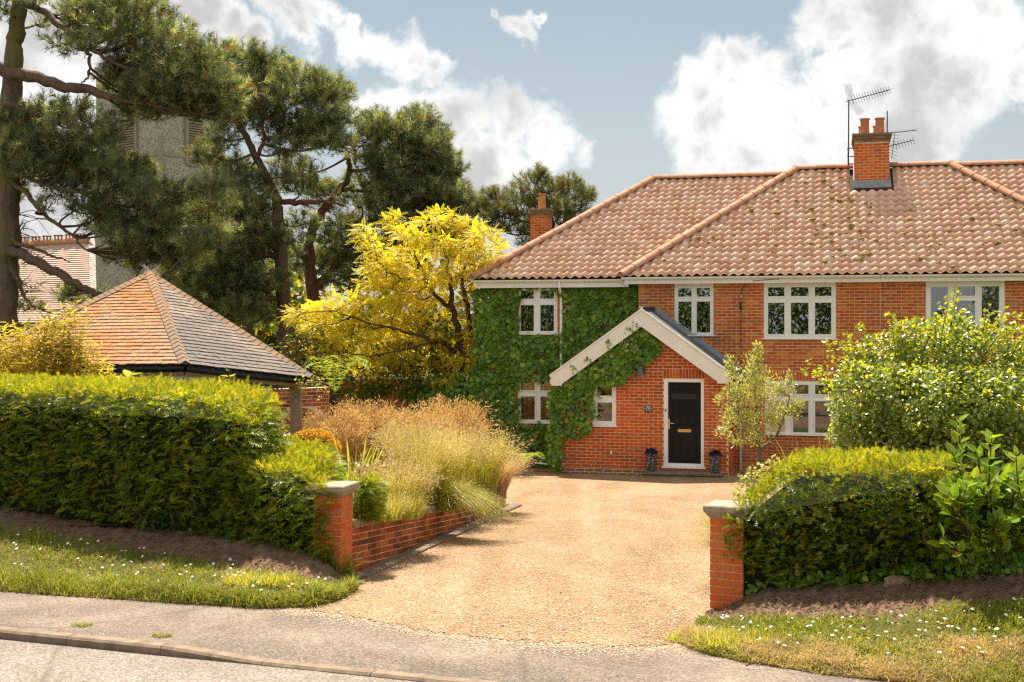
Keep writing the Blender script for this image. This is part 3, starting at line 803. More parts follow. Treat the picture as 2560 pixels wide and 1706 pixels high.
# fallen bits of bark and stones on the soil
for V_ in (VL, VR):
    Q, t, u = sample_verge(*V_, 2600, 1.0, 1.6); n = len(Q)
    C = Cloud(); C.add(*scatter(ov*np.array((.5, 1.6, .5)), of, Q+np.array((0, 0, .004)), rdir(n)*np.array((1, 1, .2)), np.tile((0, 0, 1.), (n, 1)), rng.uniform(.006, .018, n)))
    C.build('leaf_litter', m_litter if 'm_litter' in globals() else globals().setdefault('m_litter', m_plain('leaf litter', (.15, .095, .055), .95, .1, .5, 30, kind='World')), kind='stuff')

# ------------------------------------------------------------------ the house, in its own axes: x along the front, y back from the porch front, z up
HA = math.radians(14.39); CA, SA = math.cos(HA), math.sin(HA)
HO = np.array((1.150, 29.5))
def hl(px, py, d):
    tx = (px-CX)/F; nO = -SA*HO[0] - CA*HO[1]
    Y = (nO-d)/(-SA*tx - CA); X = tx*Y
    return (X-HO[0])*CA - (Y-HO[1])*SA, HC-(py-HY)/F*Y
def hrect(x0, y0, x1, y1, d):
    u0, zt = hl(x0, (y0+y1)/2, d)[0], hl((x0+x1)/2, y0, d)[1]
    u1, zb = hl(x1, (y0+y1)/2, d)[0], hl((x0+x1)/2, y1, d)[1]
    return (u0, u1, zb, zt)
def hw(u, d, z): return np.array((HO[0]+CA*u+SA*d, HO[1]-SA*u+CA*d, z))
house = thing('brick_house', 'red brick house with gabled porch, black front door and climber on its left half', 'house', (HO[0], HO[1], 0), -HA)
neigh = thing('brick_house', 'attached neighbouring brick house on the right, half hidden behind the leafy round bush', 'house', (HO[0], HO[1], 0), -HA)
DM, DW_, PARTY = 1.5, 1.8, 7.28
UMAIN = 1.62
win = {}
win['a'] = hrect(1686.5, 709, 1783.4, 838, DM); win['b'] = hrect(1909.8, 706, 2089.6, 846, DM)
win['c'] = hrect(2314.8, 701, 2511.9, 847, DM); win['d'] = hrect(1913, 953, 2092, 1086, DM)
win['e'] = hrect(1297, 719.5, 1393, 834, DW_); win['f'] = hrect(1295, 947.6, 1392, 1056, DW_)
win['g'] = hrect(1481.6, 956, 1540, 1064, 0.0)
door_r = hrect(1660, 947.6, 1759.5, 1166.5, 0.0)

def window(parent, d, fr, panes, sill=True, vents=()):
    u0, u1, z0, z1 = fr
    y0, y1 = d+.012, d+.085
    xs = sorted(set([u0, u1] + [v for p in panes for v in p[:2]])); zs = sorted(set([z0, z1] + [v for p in panes for v in p[2:]]))
    m = MB()
    for a, b in zip(xs[:-1], xs[1:]):
        for c, e in zip(zs[:-1], zs[1:]):
            xm, zm = (a+b)/2, (c+e)/2
            if any(p[0] < xm < p[1] and p[2] < zm < p[3] for p in panes): continue
            m.add([(a, y0, c), (b, y0, c), (b, y0, e), (a, y0, e)], [(0, 1, 2, 3)])
    for p in panes:
        a, b, c, e = p
        m.add([(a, y0, c), (b, y0, c), (b, y0, e), (a, y0, e), (a, y1, c), (b, y1, c), (b, y1, e), (a, y1, e)], [(0, 4, 5, 1), (1, 5, 6, 2), (2, 6, 7, 3), (3, 7, 4, 0)])
    m.add([(u0, y0, z0), (u1, y0, z0), (u1, y0, z1), (u0, y0, z1), (u0, y1, z0), (u1, y1, z0), (u1, y1, z1), (u0, y1, z1)], [(0, 1, 5, 4), (1, 2, 6, 5), (2, 3, 7, 6), (3, 0, 4, 7)])
    w = m.build('window', m_white, parent)
    for p in panes:
        a, b, c, e = p
        pb = MB(); pb.box(a+.001, b-.001, d+.045, d+.057, c+.001, e-.001); pb.build('pane', m_gls, w)
        g = .034; s_ = MB(); f0, f1 = d-.004, d+.0115
        s_.box(a-g, b+g, f0, f1, c-g, c-.004, 0); s_.box(a-g, b+g, f0, f1, e+.004, e+g, 0)
        s_.box(a-g, a-.004, f0, f1, c-.004, e+.004, 0); s_.box(b+.004, b+g, f0, f1, c-.004, e+.004, 0)
        s_.build('sash', m_white, w)
    if sill:
        s_ = MB(); s_.box(u0-.05, u1+.05, d-.075, d+.03, z0-.032, z0-.001, .006); s_.build('sill', m_white, w)
    for (a, b, z) in vents:
        s_ = MB(); s_.box(a, b, d-.018, d-.0045, z, z+.022, .004); s_.build('trickle_vent', m_white, w)
    return w
def panes_px(lst, d, sc_, ox, oy): return [hrect(ox+x0/sc_, oy+y0/sc_, ox+x1/sc_, oy+y1/sc_, d) for (x0, y0, x1, y1) in lst]
def square(panes):
    """share edges that nearly agree, so frames stay straight"""
    for k in range(4):
        vals = sorted((p[k], i) for i, p in enumerate(panes)); grp = []
        for v, i in vals:
            if grp and v-grp[-1][0][0] < .06: grp[-1].append((v, i))
            else: grp.append([(v, i)])
        panes = [list(p) for p in panes]
        for g in grp:
            mv = sum(v for v, _ in g)/len(g)
            for _, i in g: panes[i][k] = mv
    return [tuple(p) for p in panes]
PA = square(panes_px([(1755,82,1868,165),(1937,82,2050,165),(1740,215,1885,517),(1920,215,2068,517)], DM, 3.922, 1250, 700))
PB = square(panes_px([(325,212,435,272),(480,212,598,272),(642,212,752,272),(325,318,435,530),(480,318,598,530),(642,318,752,530)], DM, 2.704, 1800, 640))
PC = square(panes_px([(1425,210,1540,527),(1590,207,1717,270),(1577,305,1730,528),(1770,207,1887,528)], DM, 2.704, 1800, 640))
PD = square(panes_px([(868,442,1025,530),(1108,442,1258,530),(1325,442,1478,530),(868,600,1025,908),(1108,600,1258,908),(1325,600,1478,908)], DM, 3.92, 1700, 850))
PE = square(panes_px([(200,105,330,185),(395,105,527,185),(200,248,330,503),(395,248,527,503)], DW_, 3.922, 1250, 700))
PF = square(panes_px([(1573,1190,1665,1245),(1703,1190,1790,1245),(1573,1286,1663,1438),(1703,1286,1790,1438)], DW_, 2.614, 700, 500))
PG = square(panes_px([(805,683,1094,857),(805,997,1096,1357)], 0.0, 7.84, 1390, 880))

# walls --------------------------------------------------------------
Z_E = 4.62                                   # top of the walls under the eaves
def rear_box(parent, name, u0, u1, d0, d1, z1, left=True, right=True):
    m = MB(); t = .2
    m.box(u0, u1, d1-t, d1, -.3, z1)
    if left: m.box(u0, u0+t, d0+.1, d1-t-.002, -.3, z1)
    if right: m.box(u1-t, u1, d0+.1, d1-t-.002, -.3, z1)
    m.box(u0+t+.002, u1-t-.002, d0+.101, d1-t-.003, -.32, -.05)
    return m.build(name, m_main, parent)
flat = lambda z: (lambda x: z)
w1 = wall_slab('wall', house, m_mortar, UMAIN, PARTY, -.2, flat(Z_E), DM, [win['a'], win['b'], win['d']])
P = Pieces()
opn = [win['a'], win['b'], win['d']]
sold = []
def soldier(x0, x1, z0, P_, frame, origin):
    n = max(1, round((x1-x0)/.0755)); p = (x1-x0)/n
    for k in range(n): P_.add(frame, origin + frame[:, 0]*(x0+(k+.5)*p) + frame[:, 2]*(z0+.1125), ((p-.01)/.215, 1, .215/.065))
    return (x0, x1, z0, z0+.225)
o0 = np.array((0, DM, 0.))
so_d = soldier(win['d'][0]-.11, win['d'][1]+.11, win['d'][3]+.004, P, FRONT, o0)
brick_pieces(P, lay(UMAIN, PARTY, -.10, Z_E, opn+[so_d], L=.2365, H=.0755), FRONT, o0)
P.put('brick', 'brickwork', brick_mesh(m_main), m_main, w1, chosen=lambda l, s: False)
w2 = wall_slab('wall', neigh, m_mortar, PARTY, 13.0, -.2, flat(Z_E), DM, [win['c']])
P = Pieces(); brick_pieces(P, lay(PARTY, 13.0, -.10, Z_E, [win['c']], L=.2365, H=.0755), FRONT, o0)
P.put('brick', 'brickwork', brick_mesh(m_main), m_main, w2, chosen=lambda l, s: l[2] > 3.0 and PARTY+.05 < l[0] < 11.6 and s[0] > .9, limit=290)
w3 = wall_slab('wall', house, m_mortar, -2.25, UMAIN-.002, -.2, flat(Z_E), DW_, [win['e'], win['f']])
P = Pieces(); brick_pieces(P, lay(-2.25, UMAIN-.002, -.10, Z_E, [win['e'], win['f']], L=.2365, H=.0755), FRONT, np.array((0, DW_, 0.)))
P.put('brick', 'brickwork', brick_mesh(m_main), m_main, w3, chosen=lambda l, s: False)
rear_box(house, 'rear_wall', -2.25, PARTY, DW_, 9.0, Z_E)
rear_box(neigh, 'rear_wall', PARTY+.004, 13.0, DM, 9.0, Z_E)
# short return where the main block steps forward
m = MB(); m.box(UMAIN-.0, UMAIN+.1, DM+.1005, DW_+.15, -.2, Z_E); m.build('return_wall', m_main, house)

# porch ----------------------------------------------------------------
PU0, PU1 = 0.02, hl(1821, 1100, 0)[0]
ax, az = hl(1603, 777, -.22)
e_l = hl(1373.7, 943.5, -.22); e_r = hl(1826, 937, -.22)
slope = ((az-e_l[1])/(ax-e_l[0]) + (az-e_r[1])/(e_r[0]-ax))/2
BW = .30                                      # bargeboard depth measured square to the slope
pang = math.atan(slope)
under = lambda x: az - .10 - slope*abs(x-ax)
pw_open = [win['g'], door_r]
pw = wall_slab('porch_wall', house, m_mortar, PU0, PU1, -.2, under, 0.0, pw_open, brk=(ax,), thick=.15)
P = Pieces(); og = np.array((0, 0, 0.))
sg = soldier(win['g'][0]-.04, win['g'][1]+.04, win['g'][3]+.004, P, FRONT, og)
sdr = soldier(door_r[0]-.02, door_r[1]+.02, door_r[3]+.004, P, FRONT, og)
brick_pieces(P, lay(PU0, PU1, .145-.15, 4.0, pw_open+[sg, sdr], ok=lambda x, z, w: z+.04 < under(x+(w/2 if x > ax else -w/2)) , off=.03), FRONT, og)
zt_ = .145
P.put('brick', 'brickwork', brick_mesh(m_red), m_red, pw,
      chosen=lambda l, s: s[0] > .9 and ((l[2] < 1.05 and .3 < l[0]) or (l[0] > 1.62 and l[2] < 2.0)) and l[2] > .15, limit=225)
m = MB(); m.box(PU1-.1, PU1-.0, .151, DM-.012, -.2, e_r[1]-.12); m.box(PU0, PU0+.1, .151, DM-.012, -.2, e_l[1]-.12)
rt = m.build('porch_side_wall', m_mortar, house)
P = Pieces(); SIDE = frame3((0, 1, 0), (-1, 0, 0))
brick_pieces(P, lay(0.01, DM-.02, -.005, e_r[1]-.15, off=.05, parity=1), SIDE, np.array((PU1, 0, 0.)))
P.put('brick', 'brickwork', brick_mesh(m_red), m_red, rt, chosen=lambda l, s: False)
# plinth courses that are greyer than the wall
m = MB(); m.box(PU0-.01, PU1+.01, -.022, -.0095, -.15, .115, .003); pl = m.build('plinth', m_mortar, pw)
P = Pieces(); brick_pieces(P, lay(PU0-.01, PU1+.01, -.035, .115), FRONT, np.array((0, -.022, 0.)))
m_pl = m_brick('stained plinth brick', [(.30, .13, .06), (.36, .15, .07), (.26, .15, .09), (.34, .2, .12)], .6, (.7, 1.1))
me = t_brick(front=-.003); P.put('brick', 'plinth_brickwork', me, m_pl, pw, chosen=lambda l, s: False)
# roof of the porch with slates, bargeboards
pr = MB()
for sg_ in (-1, 1):
    dx = 2.22
    a0 = (ax, az-.06); a1 = (ax+sg_*dx, az-.06-slope*dx)
    t = .07
    poly = [a0, a1, (a1[0], a1[1]+t), (a0[0], a0[1]+t)]
    if sg_ < 0: poly = poly[::-1]
    pr.prism(poly, -.17, DM-.005)
prf = pr.build('porch_roof', m_dkwood, house)
P = Pieces(); nsl = MB(); nsl.box(-.12, .12, 0, .42, 0, .006); me_sl = nsl.mesh('slate')
for sg_ in (-1, 1):
    yd = np.array((-sg_*math.cos(pang), 0, math.sin(pang))); zn = np.array((sg_*math.sin(pang), 0, math.cos(pang))); xd = np.cross(yd, zn)
    fr_ = np.stack([xd, yd, zn], 1)
    Ls = 2.3/math.cos(pang)
    r = 0
    while r*.21 < Ls-.2:
        base = np.array((ax, 0, az+.02)) - yd*(Ls-r*.21) + zn*(.012+.004)
        y = -.16+(.12 if r % 2 else 0)
        while y < DM-.05:
            tilt = .03
            P.add(fr_, base+np.array((0, y+.12, 0))+zn*.002*(r % 2), (1, 1, 1)); y += .243
        r += 1
P.put('slate', 'slates', me_sl, m_slate, prf, chosen=lambda l, s: l[0] > ax, limit=80)
for sg_, ee in ((-1, e_l), (1, e_r)):
    m = MB(); cw = BW/math.cos(pang); ex = ee[0]
    zt0, zt1 = az, az-slope*abs(ex-ax)
    foot = zt1-.20
    poly = [(ax, zt0), (ax, zt0-cw), (ex-sg_*.30, zt1-cw+slope*.30), (ex-sg_*.29, foot), (ex-sg_*.04, foot), (ex-sg_*.04, zt1-.02), (ex, zt1)]
    if sg_ > 0: poly = poly[::-1]
    m.prism(poly, -.22, -.195); b_ = m.build('bargeboard', m_fascia, house)
    m = MB(); poly = [(ax, zt0+.055), (ax, zt0+.004), (ex, zt1+.004), (ex, zt1+.055)]
    if sg_ > 0: poly = poly[::-1]
    m.prism(poly, -.235, -.17); m.build('capping', m_fascia, b_)
    m = MB(); m.box(min(ex, ex-sg_*.10), max(ex, ex-sg_*.10), -.19, DM-.02, zt1-.16, zt1-.05); m.build('porch_gutter', m_fascia, house)
# stepped lead where the porch roof meets the brickwork
m = MB()
for sg_ in (-1, 1):
    for k in range(13):
        x = ax + sg_*(.10+k*.175); zb = az+.02-slope*abs(x-ax)
        w_ = .26
        poly = [(x-.02*sg_, zb-.02), (x+sg_*w_, zb-slope*w_-.02), (x+sg_*w_, zb-slope*w_+.09), (x+sg_*.09, zb+.14), (x-sg_*.02, zb+.14)]
        if sg_ > 0: poly = poly
        else: poly = poly[::-1]
        m.prism(poly, DM-.024-.001*(k % 2), DM-.0125+.001*(k % 2))
m.build('stepped_flashing', m_lead, house)
# door ----------------------------------------------------------------
u0, u1, z0, z1 = door_r
lf = hrect(1670, 956, 1752.3, 1159, 0.0)
m = MB(); m.box(lf[0]+.002, lf[1]-.002, .045, .085, lf[2], lf[3]-.001, .003); dr = m.build('door', m_black, house)
m = MB()
for (a, b, c, e) in ((u0, lf[0], z0, z1), (lf[1], u1, z0, z1), (lf[0], lf[1], lf[3], z1), (lf[0], lf[1], z0, lf[2]-.002)):
    m.box(a+.0005, b-.0005, .0, .09, c+.0005, e-.0005)
m.build('door_frame', m_white, dr)
m = MB(); m.box(u0-.05, u1+.05, -.09, -.001, z0-.045, z0-.004, .006); m.build('threshold', m_white, dr)
for (x0, y0, x1, y1) in ((1345,398,1446,465),(1513,398,1616,465),(1345,540,1446,832),(1513,540,1616,832),(1345,928,1447,1180),(1520,928,1624,1180)):
    a, b, c, e = hrect(1380+x0/4.48, 880+y0/4.48, 1380+x1/4.48, 880+y1/4.48, .04)
    m = MB(); y = .0449; g = .02
    V = [(a, y, c), (b, y, c), (b, y, e), (a, y, e), (a+g, y-.012, c+g), (b-g, y-.012, c+g), (b-g, y-.012, e-g), (a+g, y-.012, e-g),
         (a+2*g, y-.004, c+2*g), (b-2*g, y-.004, c+2*g), (b-2*g, y-.004, e-2*g), (a+2*g, y-.004, e-2*g)]
    Fq = [(8, 9, 10, 11)]
    for k in (0, 4):
        for j in range(4): Fq.append((k+j, k+(j+1) % 4, k+(j+1) % 4+4, k+j+4))
    m.add(V, Fq); m.build('door_panel', m_black, dr)
a, b, c, e = hrect(1380+1340/4.48, 880+468/4.48, 1380+1622/4.48, 880+530/4.48, .04)
m = MB(); m.box(a, b, .036, .0447, c, e, .003); m_carv = m_plain('dark carved strip', (.035, .030, .026), .6, .3, .5, 30); cs = m.build('carved_strip', m_carv, dr)
m = MB()
for k in range(9):
    x = a+.03+(b-a-.06)*k/8; s_ = .012
    m.add([(x-s_, .0355, (c+e)/2), (x, .0355, (c+e)/2-s_*1.6), (x+s_, .0355, (c+e)/2), (x, .0355, (c+e)/2+s_*1.6), (x, .030, (c+e)/2)], [(0, 1, 4), (1, 2, 4), (2, 3, 4), (3, 0, 4)])
m.build('carving', m_black, cs)
a, b, c, e = hrect(1380+1410/4.48, 880+866/4.48, 1380+1558/4.48, 880+902/4.48, .03)
m = MB(); m.box(a, b, .030, .0446, c, e, .003); lp = m.build('letter_plate', m_brass, dr)
m = MB(); m.box(a+.03, b-.03, .022, .0297, (c+e)/2-.015, (c+e)/2+.018, .003); m.build('letter_flap', m_brass, lp)
a, b, c, e = hrect(1380+1303/4.48, 880+750/4.48, 1380+1318/4.48, 880+866/4.48, .03)
m = MB(); m.box(a, b, .030, .0446, c, e, .004); zc = c+(e-c)*.58; m.tube([((a+b)/2, .03, zc), ((a+b)/2, -.01, zc), ((a+b)/2+.02, -.02, zc), (b+.11, -.02, zc-.004)], .009, 8)
m.build('door_handle', m_steel, dr)
a, b, c, e = hrect(1380+1267/4.48, 880+642/4.48, 1380+1279/4.48, 880+668/4.48, -.01)
m = MB(); m.box(a, b, -.02, -.0005, c, e, .004); m.build('doorbell', m_black, dr)
# step
sl_l = hl(1609, 1180, -.32)[0]
step = thing('doorstep', 'weathered concrete step below the black front door', 'step', (HO[0], HO[1], 0), -HA)
m = MB(); m.box(sl_l, PU1-.12, -.34, -.036, .05, .115, .012); m.build('slab', m_conc, step)
m = MB(); m.box(sl_l+.04, PU1-.15, -.30, -.036, -.14, .049, .006); m.build('riser', m_conc, step)
m = MB(); ov_ = hl(1529, 1131, 0); m.box(ov_[0]-.02, ov_[0]+.02, -.05, -.012, ov_[1]-.04, ov_[1]+.04, .006); m.build('overflow_pipe', m_white, house)

# windows ---------------------------------------------------------------
def vent_for(p, w=.5): 
    return [(q[0]+(q[1]-q[0])*.2, q[1]-(q[1]-q[0])*.2, q[3]+.045) for q in p]
window(house, DM, win['a'], PA, vents=vent_for(PA[:2])); window(house, DM, win['b'], PB); window(neigh, DM, win['c'], PC); window(house, DM, win['d'], PD)
window(house, DW_, win['e'], PE, vents=vent_for(PE[:2])); window(house, DW_, win['f'], PF, vents=vent_for(PF[:2])); window(house, 0.0, win['g'], PG, vents=vent_for(PG[:1]))

# roofs -------------------------------------------------------------------
def t_pantile(w=.2165, L=.30):
    V = []; n = 8; T = .026; LIFT = .030
    for (y, zo) in ((0, LIFT), (L, 0)):
        for k in range(n+1):
            x = k/n; V.append(((x-.5)*w*1.03, y, zo + .031*math.sin(2*math.pi*(x-.28)) ))
    for k in range(n+1):
        x = k/n; V.append(((x-.5)*w*1.03, .004, LIFT + .031*math.sin(2*math.pi*(x-.28)) - T))
    Fq = []
    for k in range(n):
        Fq.append((k, k+1, n+2+k, n+1+k)); Fq.append((2*(n+1)+k, 2*(n+1)+k+1, k+1, k))
    m = MB(); m.add(V, Fq); me = m.mesh('roof_tile', False); 
    me.polygons.foreach_set('use_smooth', [k % 2 == 0 for k in range(2*n)]) 
    return me
ME_TILE = t_pantile(); ME_TILE.materials.append(m_tile)
GAUGE, TW = .243, .2165
def slope_tiles(P, u_range, d0, z0, d1, z1, ok, u_org=0.0):
    run = d1-d0; p = math.atan((z1-z0)/run); Ls = run/math.cos(p)
    yd = np.array((0, math.cos(p), math.sin(p))); zn = np.array((0, -math.sin(p), math.cos(p))); fr_ = np.stack([np.array((1., 0, 0)), yd, zn], 1)
    rows = int(Ls/GAUGE)
    g = Ls/rows
    for r in range(rows):
        t = r*g
        for k in range(int((u_range[0]-u_org)/TW)-1, int((u_range[1]-u_org)/TW)+2):
            u = u_org+(k+.5)*TW; d = d0+t*math.cos(p); z = z0+t*math.sin(p)
            dm = d0+(t+.5*g)*math.cos(p)
            if u_range[0] < u < u_range[1] and ok(u, dm, z0+(dm-d0)*math.tan(p)):
                a = R.uniform(-.018, .018); ca, sa = math.cos(a), math.sin(a)
                f2 = np.stack([fr_[:, 0]*ca+fr_[:, 1]*sa, fr_[:, 1]*ca-fr_[:, 0]*sa, zn], 1)
                P.add(f2, np.array((u, d, z)) + zn*R.uniform(-.004, .006) + yd*R.uniform(-.010, .010))
DEM, ZE1 = 1.2, 4.67; DRM, ZR = 5.2, 7.60; UE0, UE1 = 1.27, 13.13
DEW, ZE2 = 1.5, 4.655; DRW, ZRW = 5.5, 7.49; UW0 = hl(1184, 696, DEW)[0]
tm = (ZR-ZE1)/(DRM-DEM); tw_ = (ZRW-ZE2)/(DRW-DEW)
def slab_quad(m, pts): m.add(pts, [tuple(range(len(pts)))])
# underlay of each roof
def roof_shell(parent, kind):
    m = MB(); e = .03
    if kind == 'no70':
        slab_quad(m, [(UE0, DEM+.03, ZE1-e), (PARTY, DEM+.03, ZE1-e), (PARTY, DRM, ZR-e), (UE0+4, DRM, ZR-e)])
        slab_quad(m, [(UE0, DEM, ZE1-e), (UE0+4, DRM, ZR-e), (UE0+4, DRM+.01, ZR-e), (UE0, 9.2, ZE1-e)])
        slab_quad(m, [(UE0+4, DRM, ZR-e), (PARTY, DRM, ZR-e), (PARTY, 9.2, ZE1-e), (UE0, 9.2, ZE1-e)])
        slab_quad(m, [(UW0, DEW+.03, ZE2-e), (UE0+4, DEW+.03, ZE2-e), (UE0+4.2, DRW, ZRW-e), (UW0+4, DRW, ZRW-e)])
        slab_quad(m, [(UW0, DEW, ZE2-e), (UW0+4, DRW, ZRW-e), (UW0, 9.5, ZE2-e)])
        slab_quad(m, [(UW0+4, DRW, ZRW-e), (UE0+4.2, DRW, ZRW-e), (UE0+4.2, 9.5, ZE2-e), (UW0, 9.5, ZE2-e)])
    else:
        slab_quad(m, [(PARTY, DEM+.03, ZE1-e), (UE1, DEM+.03, ZE1-e), (UE1-4, DRM, ZR-e), (PARTY, DRM, ZR-e)])
        slab_quad(m, [(UE1, DEM, ZE1-e), (UE1, 9.2, ZE1-e), (UE1-4, DRM, ZR-e)])
        slab_quad(m, [(PARTY, DRM, ZR-e), (UE1-4, DRM, ZR-e), (UE1, 9.2, ZE1-e), (PARTY, 9.2, ZE1-e)])
        slab_quad(m, [(UE1-4, DEW+.03, ZE2-e), (17, DEW+.03, ZE2-e), (17, DRW, ZR-e), (UE1-4, DRW, ZR-e)])
        slab_quad(m, [(17, DRW, ZR-e), (UE1-4, DRW, ZR-e), (UE1-4, 9.5, ZE2-e), (17, 9.5, ZE2-e)])
    return m.build('roof', m_dkwood, parent)
rf1 = roof_shell(house, 'no70'); rf2 = roof_shell(neigh, 'next')
CHU0 = hl(2137, 440, 4.4)[0]; CHU1 = hl(2223, 440, 4.4)[0]
nochim = lambda u, d: not (CHU0-.02 < u < CHU1+.02 and 4.3 < d)
P = Pieces()
slope_tiles(P, (UE0, PARTY), DEM, ZE1, DRM, ZR, lambda u, d, z: u > UE0+(d-DEM)-.08 and nochim(u, d), PARTY)
nmain = len(P.L)
slope_tiles(P, (UW0, UE0+4.3), DEW, ZE2, DRW, ZRW, lambda u, d, z: u > UW0+(d-DEW)-.08 and u < UE0+(z-ZE1)/tm*1.0+.10, PARTY)
def near_eave(l, s): return (l[1] < DEM+9*GAUGE*.80 and l[0] > 2.2)
P.put('roof_tile', 'roof_tiles', ME_TILE, m_tile, rf1, chosen=lambda l, s: DEM-.1 < l[1] < DEM+10*GAUGE*.80 and l[0] > 3.6, limit=240)
P = Pieces()
slope_tiles(P, (PARTY, UE1), DEM, ZE1, DRM, ZR, lambda u, d, z: u < UE1-(d-DEM)+.08 and nochim(u, d), PARTY)
slope_tiles(P, (UE1-4.3, 15.5), DEW, ZE2, DRW, ZR, lambda u, d, z: u > UE1-(z-ZE1)/tm-.10, PARTY)
P.put('roof_tile', 'roof_tiles', ME_TILE, m_tile, rf2, chosen=lambda l, s: l[1] < DEM+14*GAUGE*.80 and l[0] < 11.5, limit=240)
def t_ridge(r=.14, L=.45):
    V = []; n = 8
    for (y, rr) in ((0, r*1.04), (L-.03, r), (L-.028, r*1.09), (L, r*1.09)):
        for k in range(n+1):
            an = math.pi*(k/n); V.append((rr*math.cos(an), y, rr*.82*math.sin(an)-.03))
    b = len(V); V += [(0, 0, -.06), (0, L, -.06)]
    Fq = []
    for c in range(3):
        for k in range(n): Fq.append((c*(n+1)+k, (c+1)*(n+1)+k, (c+1)*(n+1)+k+1, c*(n+1)+k+1))
    for k in range(n): Fq.append((k+1, b, k)); Fq.append((3*(n+1)+k, b+1, 3*(n+1)+k+1))
    m = MB(); m.add(V, Fq); return m.mesh('ridge_tile')
ME_RIDGE = t_ridge(); ME_RIDGE.materials.append(m_rdg)
def ridge_run(parent, a, b, lift=.035, name='ridge_tile'):
    a, b = np.array(a, float), np.array(b, float); L = np.linalg.norm(b-a); n = max(1, round(L/.44)); y = (b-a)/L
    x = unit(np.cross(y, (0, 0, 1))); z = np.cross(x, y); P = Pieces()
    for k in range(n):
        f = np.stack([x, y, z], 1); P.add(f, a+y*(L*k/n)+z*(lift+R.uniform(-.004, .004)), (1, L/n/.44, 1))
    P.put(name, name, ME_RIDGE, m_rdg, parent)
ridge_run(rf1, (UE0-.02, DEM-.02, ZE1), (UE0+4, DRM, ZR)); ridge_run(rf1, (UE0+4.03, DRM, ZR), (CHU0-.02, DRM, ZR)); 
ridge_run(rf1, (UW0-.02, DEW-.02, ZE2), (UW0+4, DRW, ZRW)); ridge_run(rf1, (UW0+4.03, DRW, ZRW), (UE0+4.0, DRW, ZRW))
ridge_run(rf2, (CHU1+.02, DRM, ZR), (UE1-4.03, DRM, ZR)); ridge_run(rf2, (UE1, DEM-.02, ZE1), (UE1-4, DRM, ZR)); ridge_run(rf2, (UE1-3.9, DRW, ZR), (15.5, DRW, ZR))
# moss clumps on the tiles
an = np.linspace(0, 2*math.pi, 8)[:-1]
mv = np.concatenate([np.stack([np.cos(an), np.sin(an), np.zeros(7)], 1), np.stack([np.cos(an)*.7, np.sin(an)*.7, np.full(7, .7)], 1), [(0, 0, 1)]])
mf = np.array([(k, (k+1) % 7, 7+(k+1) % 7) for k in range(7)] + [(k, 7+(k+1) % 7, 7+k) for k in range(7)] + [(7+k, 7+(k+1) % 7, 14) for k in range(7)])
def moss(parent, pts):
    pos = []
    for (u, t) in pts: pos.append((u, DEM+t*(DRM-DEM), ZE1+t*(ZR-ZE1)+.05))
    pos = np.array(pos); n = len(pos); zn = np.array((0, -math.sin(math.atan(tm)), math.cos(math.atan(tm))))
    C = Cloud(); nrep = 5
    pp = np.repeat(pos, nrep, 0) + rng.normal(size=(n*nrep, 3))*np.array((.022, .02, .01)); pp[:, 2] += 0
    s_ = np.repeat(rng.uniform(.6, 1.7, n), nrep)*rng.uniform(.014, .04, n*nrep)
    C.add(*scatter(mv, mf, pp, rdir(len(pp)), np.tile(zn, (len(pp), 1))+rdir(len(pp))*.3, s_))
    C.build('moss', L_moss, parent, kind='stuff')
pts = [(R.gauss(6.75, .28), R.uniform(.08, .72)) for _ in range(36)] + [(UE0+4*t+R.uniform(.3, 5.4-4*t), t) for t in [R.uniform(.03, .95) for _ in range(45)]]
moss(rf1, [p for p in pts if p[0] < PARTY-.02 and nochim(p[0], DEM+p[1]*4)])
moss(rf2, [(u, t) for u, t in [(R.uniform(PARTY, 12.4), R.uniform(.02, .6)) for _ in range(40)] if u < UE1-4*t-.2])
# moss that settles on the left wing
wm = [(UW0+4*t+R.uniform(.2, 3.2), t) for t in [R.uniform(.05, .97) for _ in range(30)]]
pos = np.array([(u, DEW+t*4, ZE2+t*(ZRW-ZE2)+.045) for u, t in wm]); pp = np.repeat(pos, 3, 0)+rng.normal(size=(len(pos)*3, 3))*.02
C = Cloud(); C.add(*scatter(mv, mf, pp, rdir(len(pp)), np.tile((0, -.58, .81), (len(pp), 1)), rng.uniform(.009, .02, len(pp)))); C.build('moss', L_moss, rf1, kind='stuff')

# gutters, fascias, downpipes
def gutter(parent, u0, u1, d, z):
    m = MB(); n = 6; V = []
    for u in (u0, u1):
        for k in range(n+1):
            an = math.pi*(k/n); V.append((u, d-.055-.055*math.cos(an), z-.058*math.sin(an)))
    Fq = [(k, k+1, n+2+k, n+1+k) for k in range(n)]
    Fq += [tuple(range(n+1))[::-1], tuple(range(n+1, 2*n+2))]
    m.add(V, Fq); g = m.build('gutter', m_fascia, parent)
    k = u0+.5
    while k < u1:
        b_ = MB(); b_.box(k-.012, k+.012, d-.118, d-.001, z-.066, z-.0595, 0); b_.build('gutter_bracket', m_fascia, g); k += 1.7
    return g
m = MB(); m.box(UE0+.04, PARTY-.003, DEM+.03, DEM+.055, 4.47, 4.60); m.build('fascia', m_fascia, house)
m = MB(); m.box(UE0+.06, PARTY-.003, DEM+.056, DM-.011, 4.475, 4.495); m.build('soffit', m_fascia, house)
m = MB(); m.box(UW0+.04, UE0+.1, DEW+.03, DEW+.055, 4.41, 4.58); m.build('fascia', m_fascia, house)
m = MB(); m.box(UW0+.06, UE0+.1, DEW+.056, DW_-.011, 4.415, 4.435); m.build('soffit', m_fascia, house)
m = MB(); m.box(PARTY+.003, UE1, DEM+.03, DEM+.055, 4.475, 4.60); m.build('fascia', m_fascia, neigh)
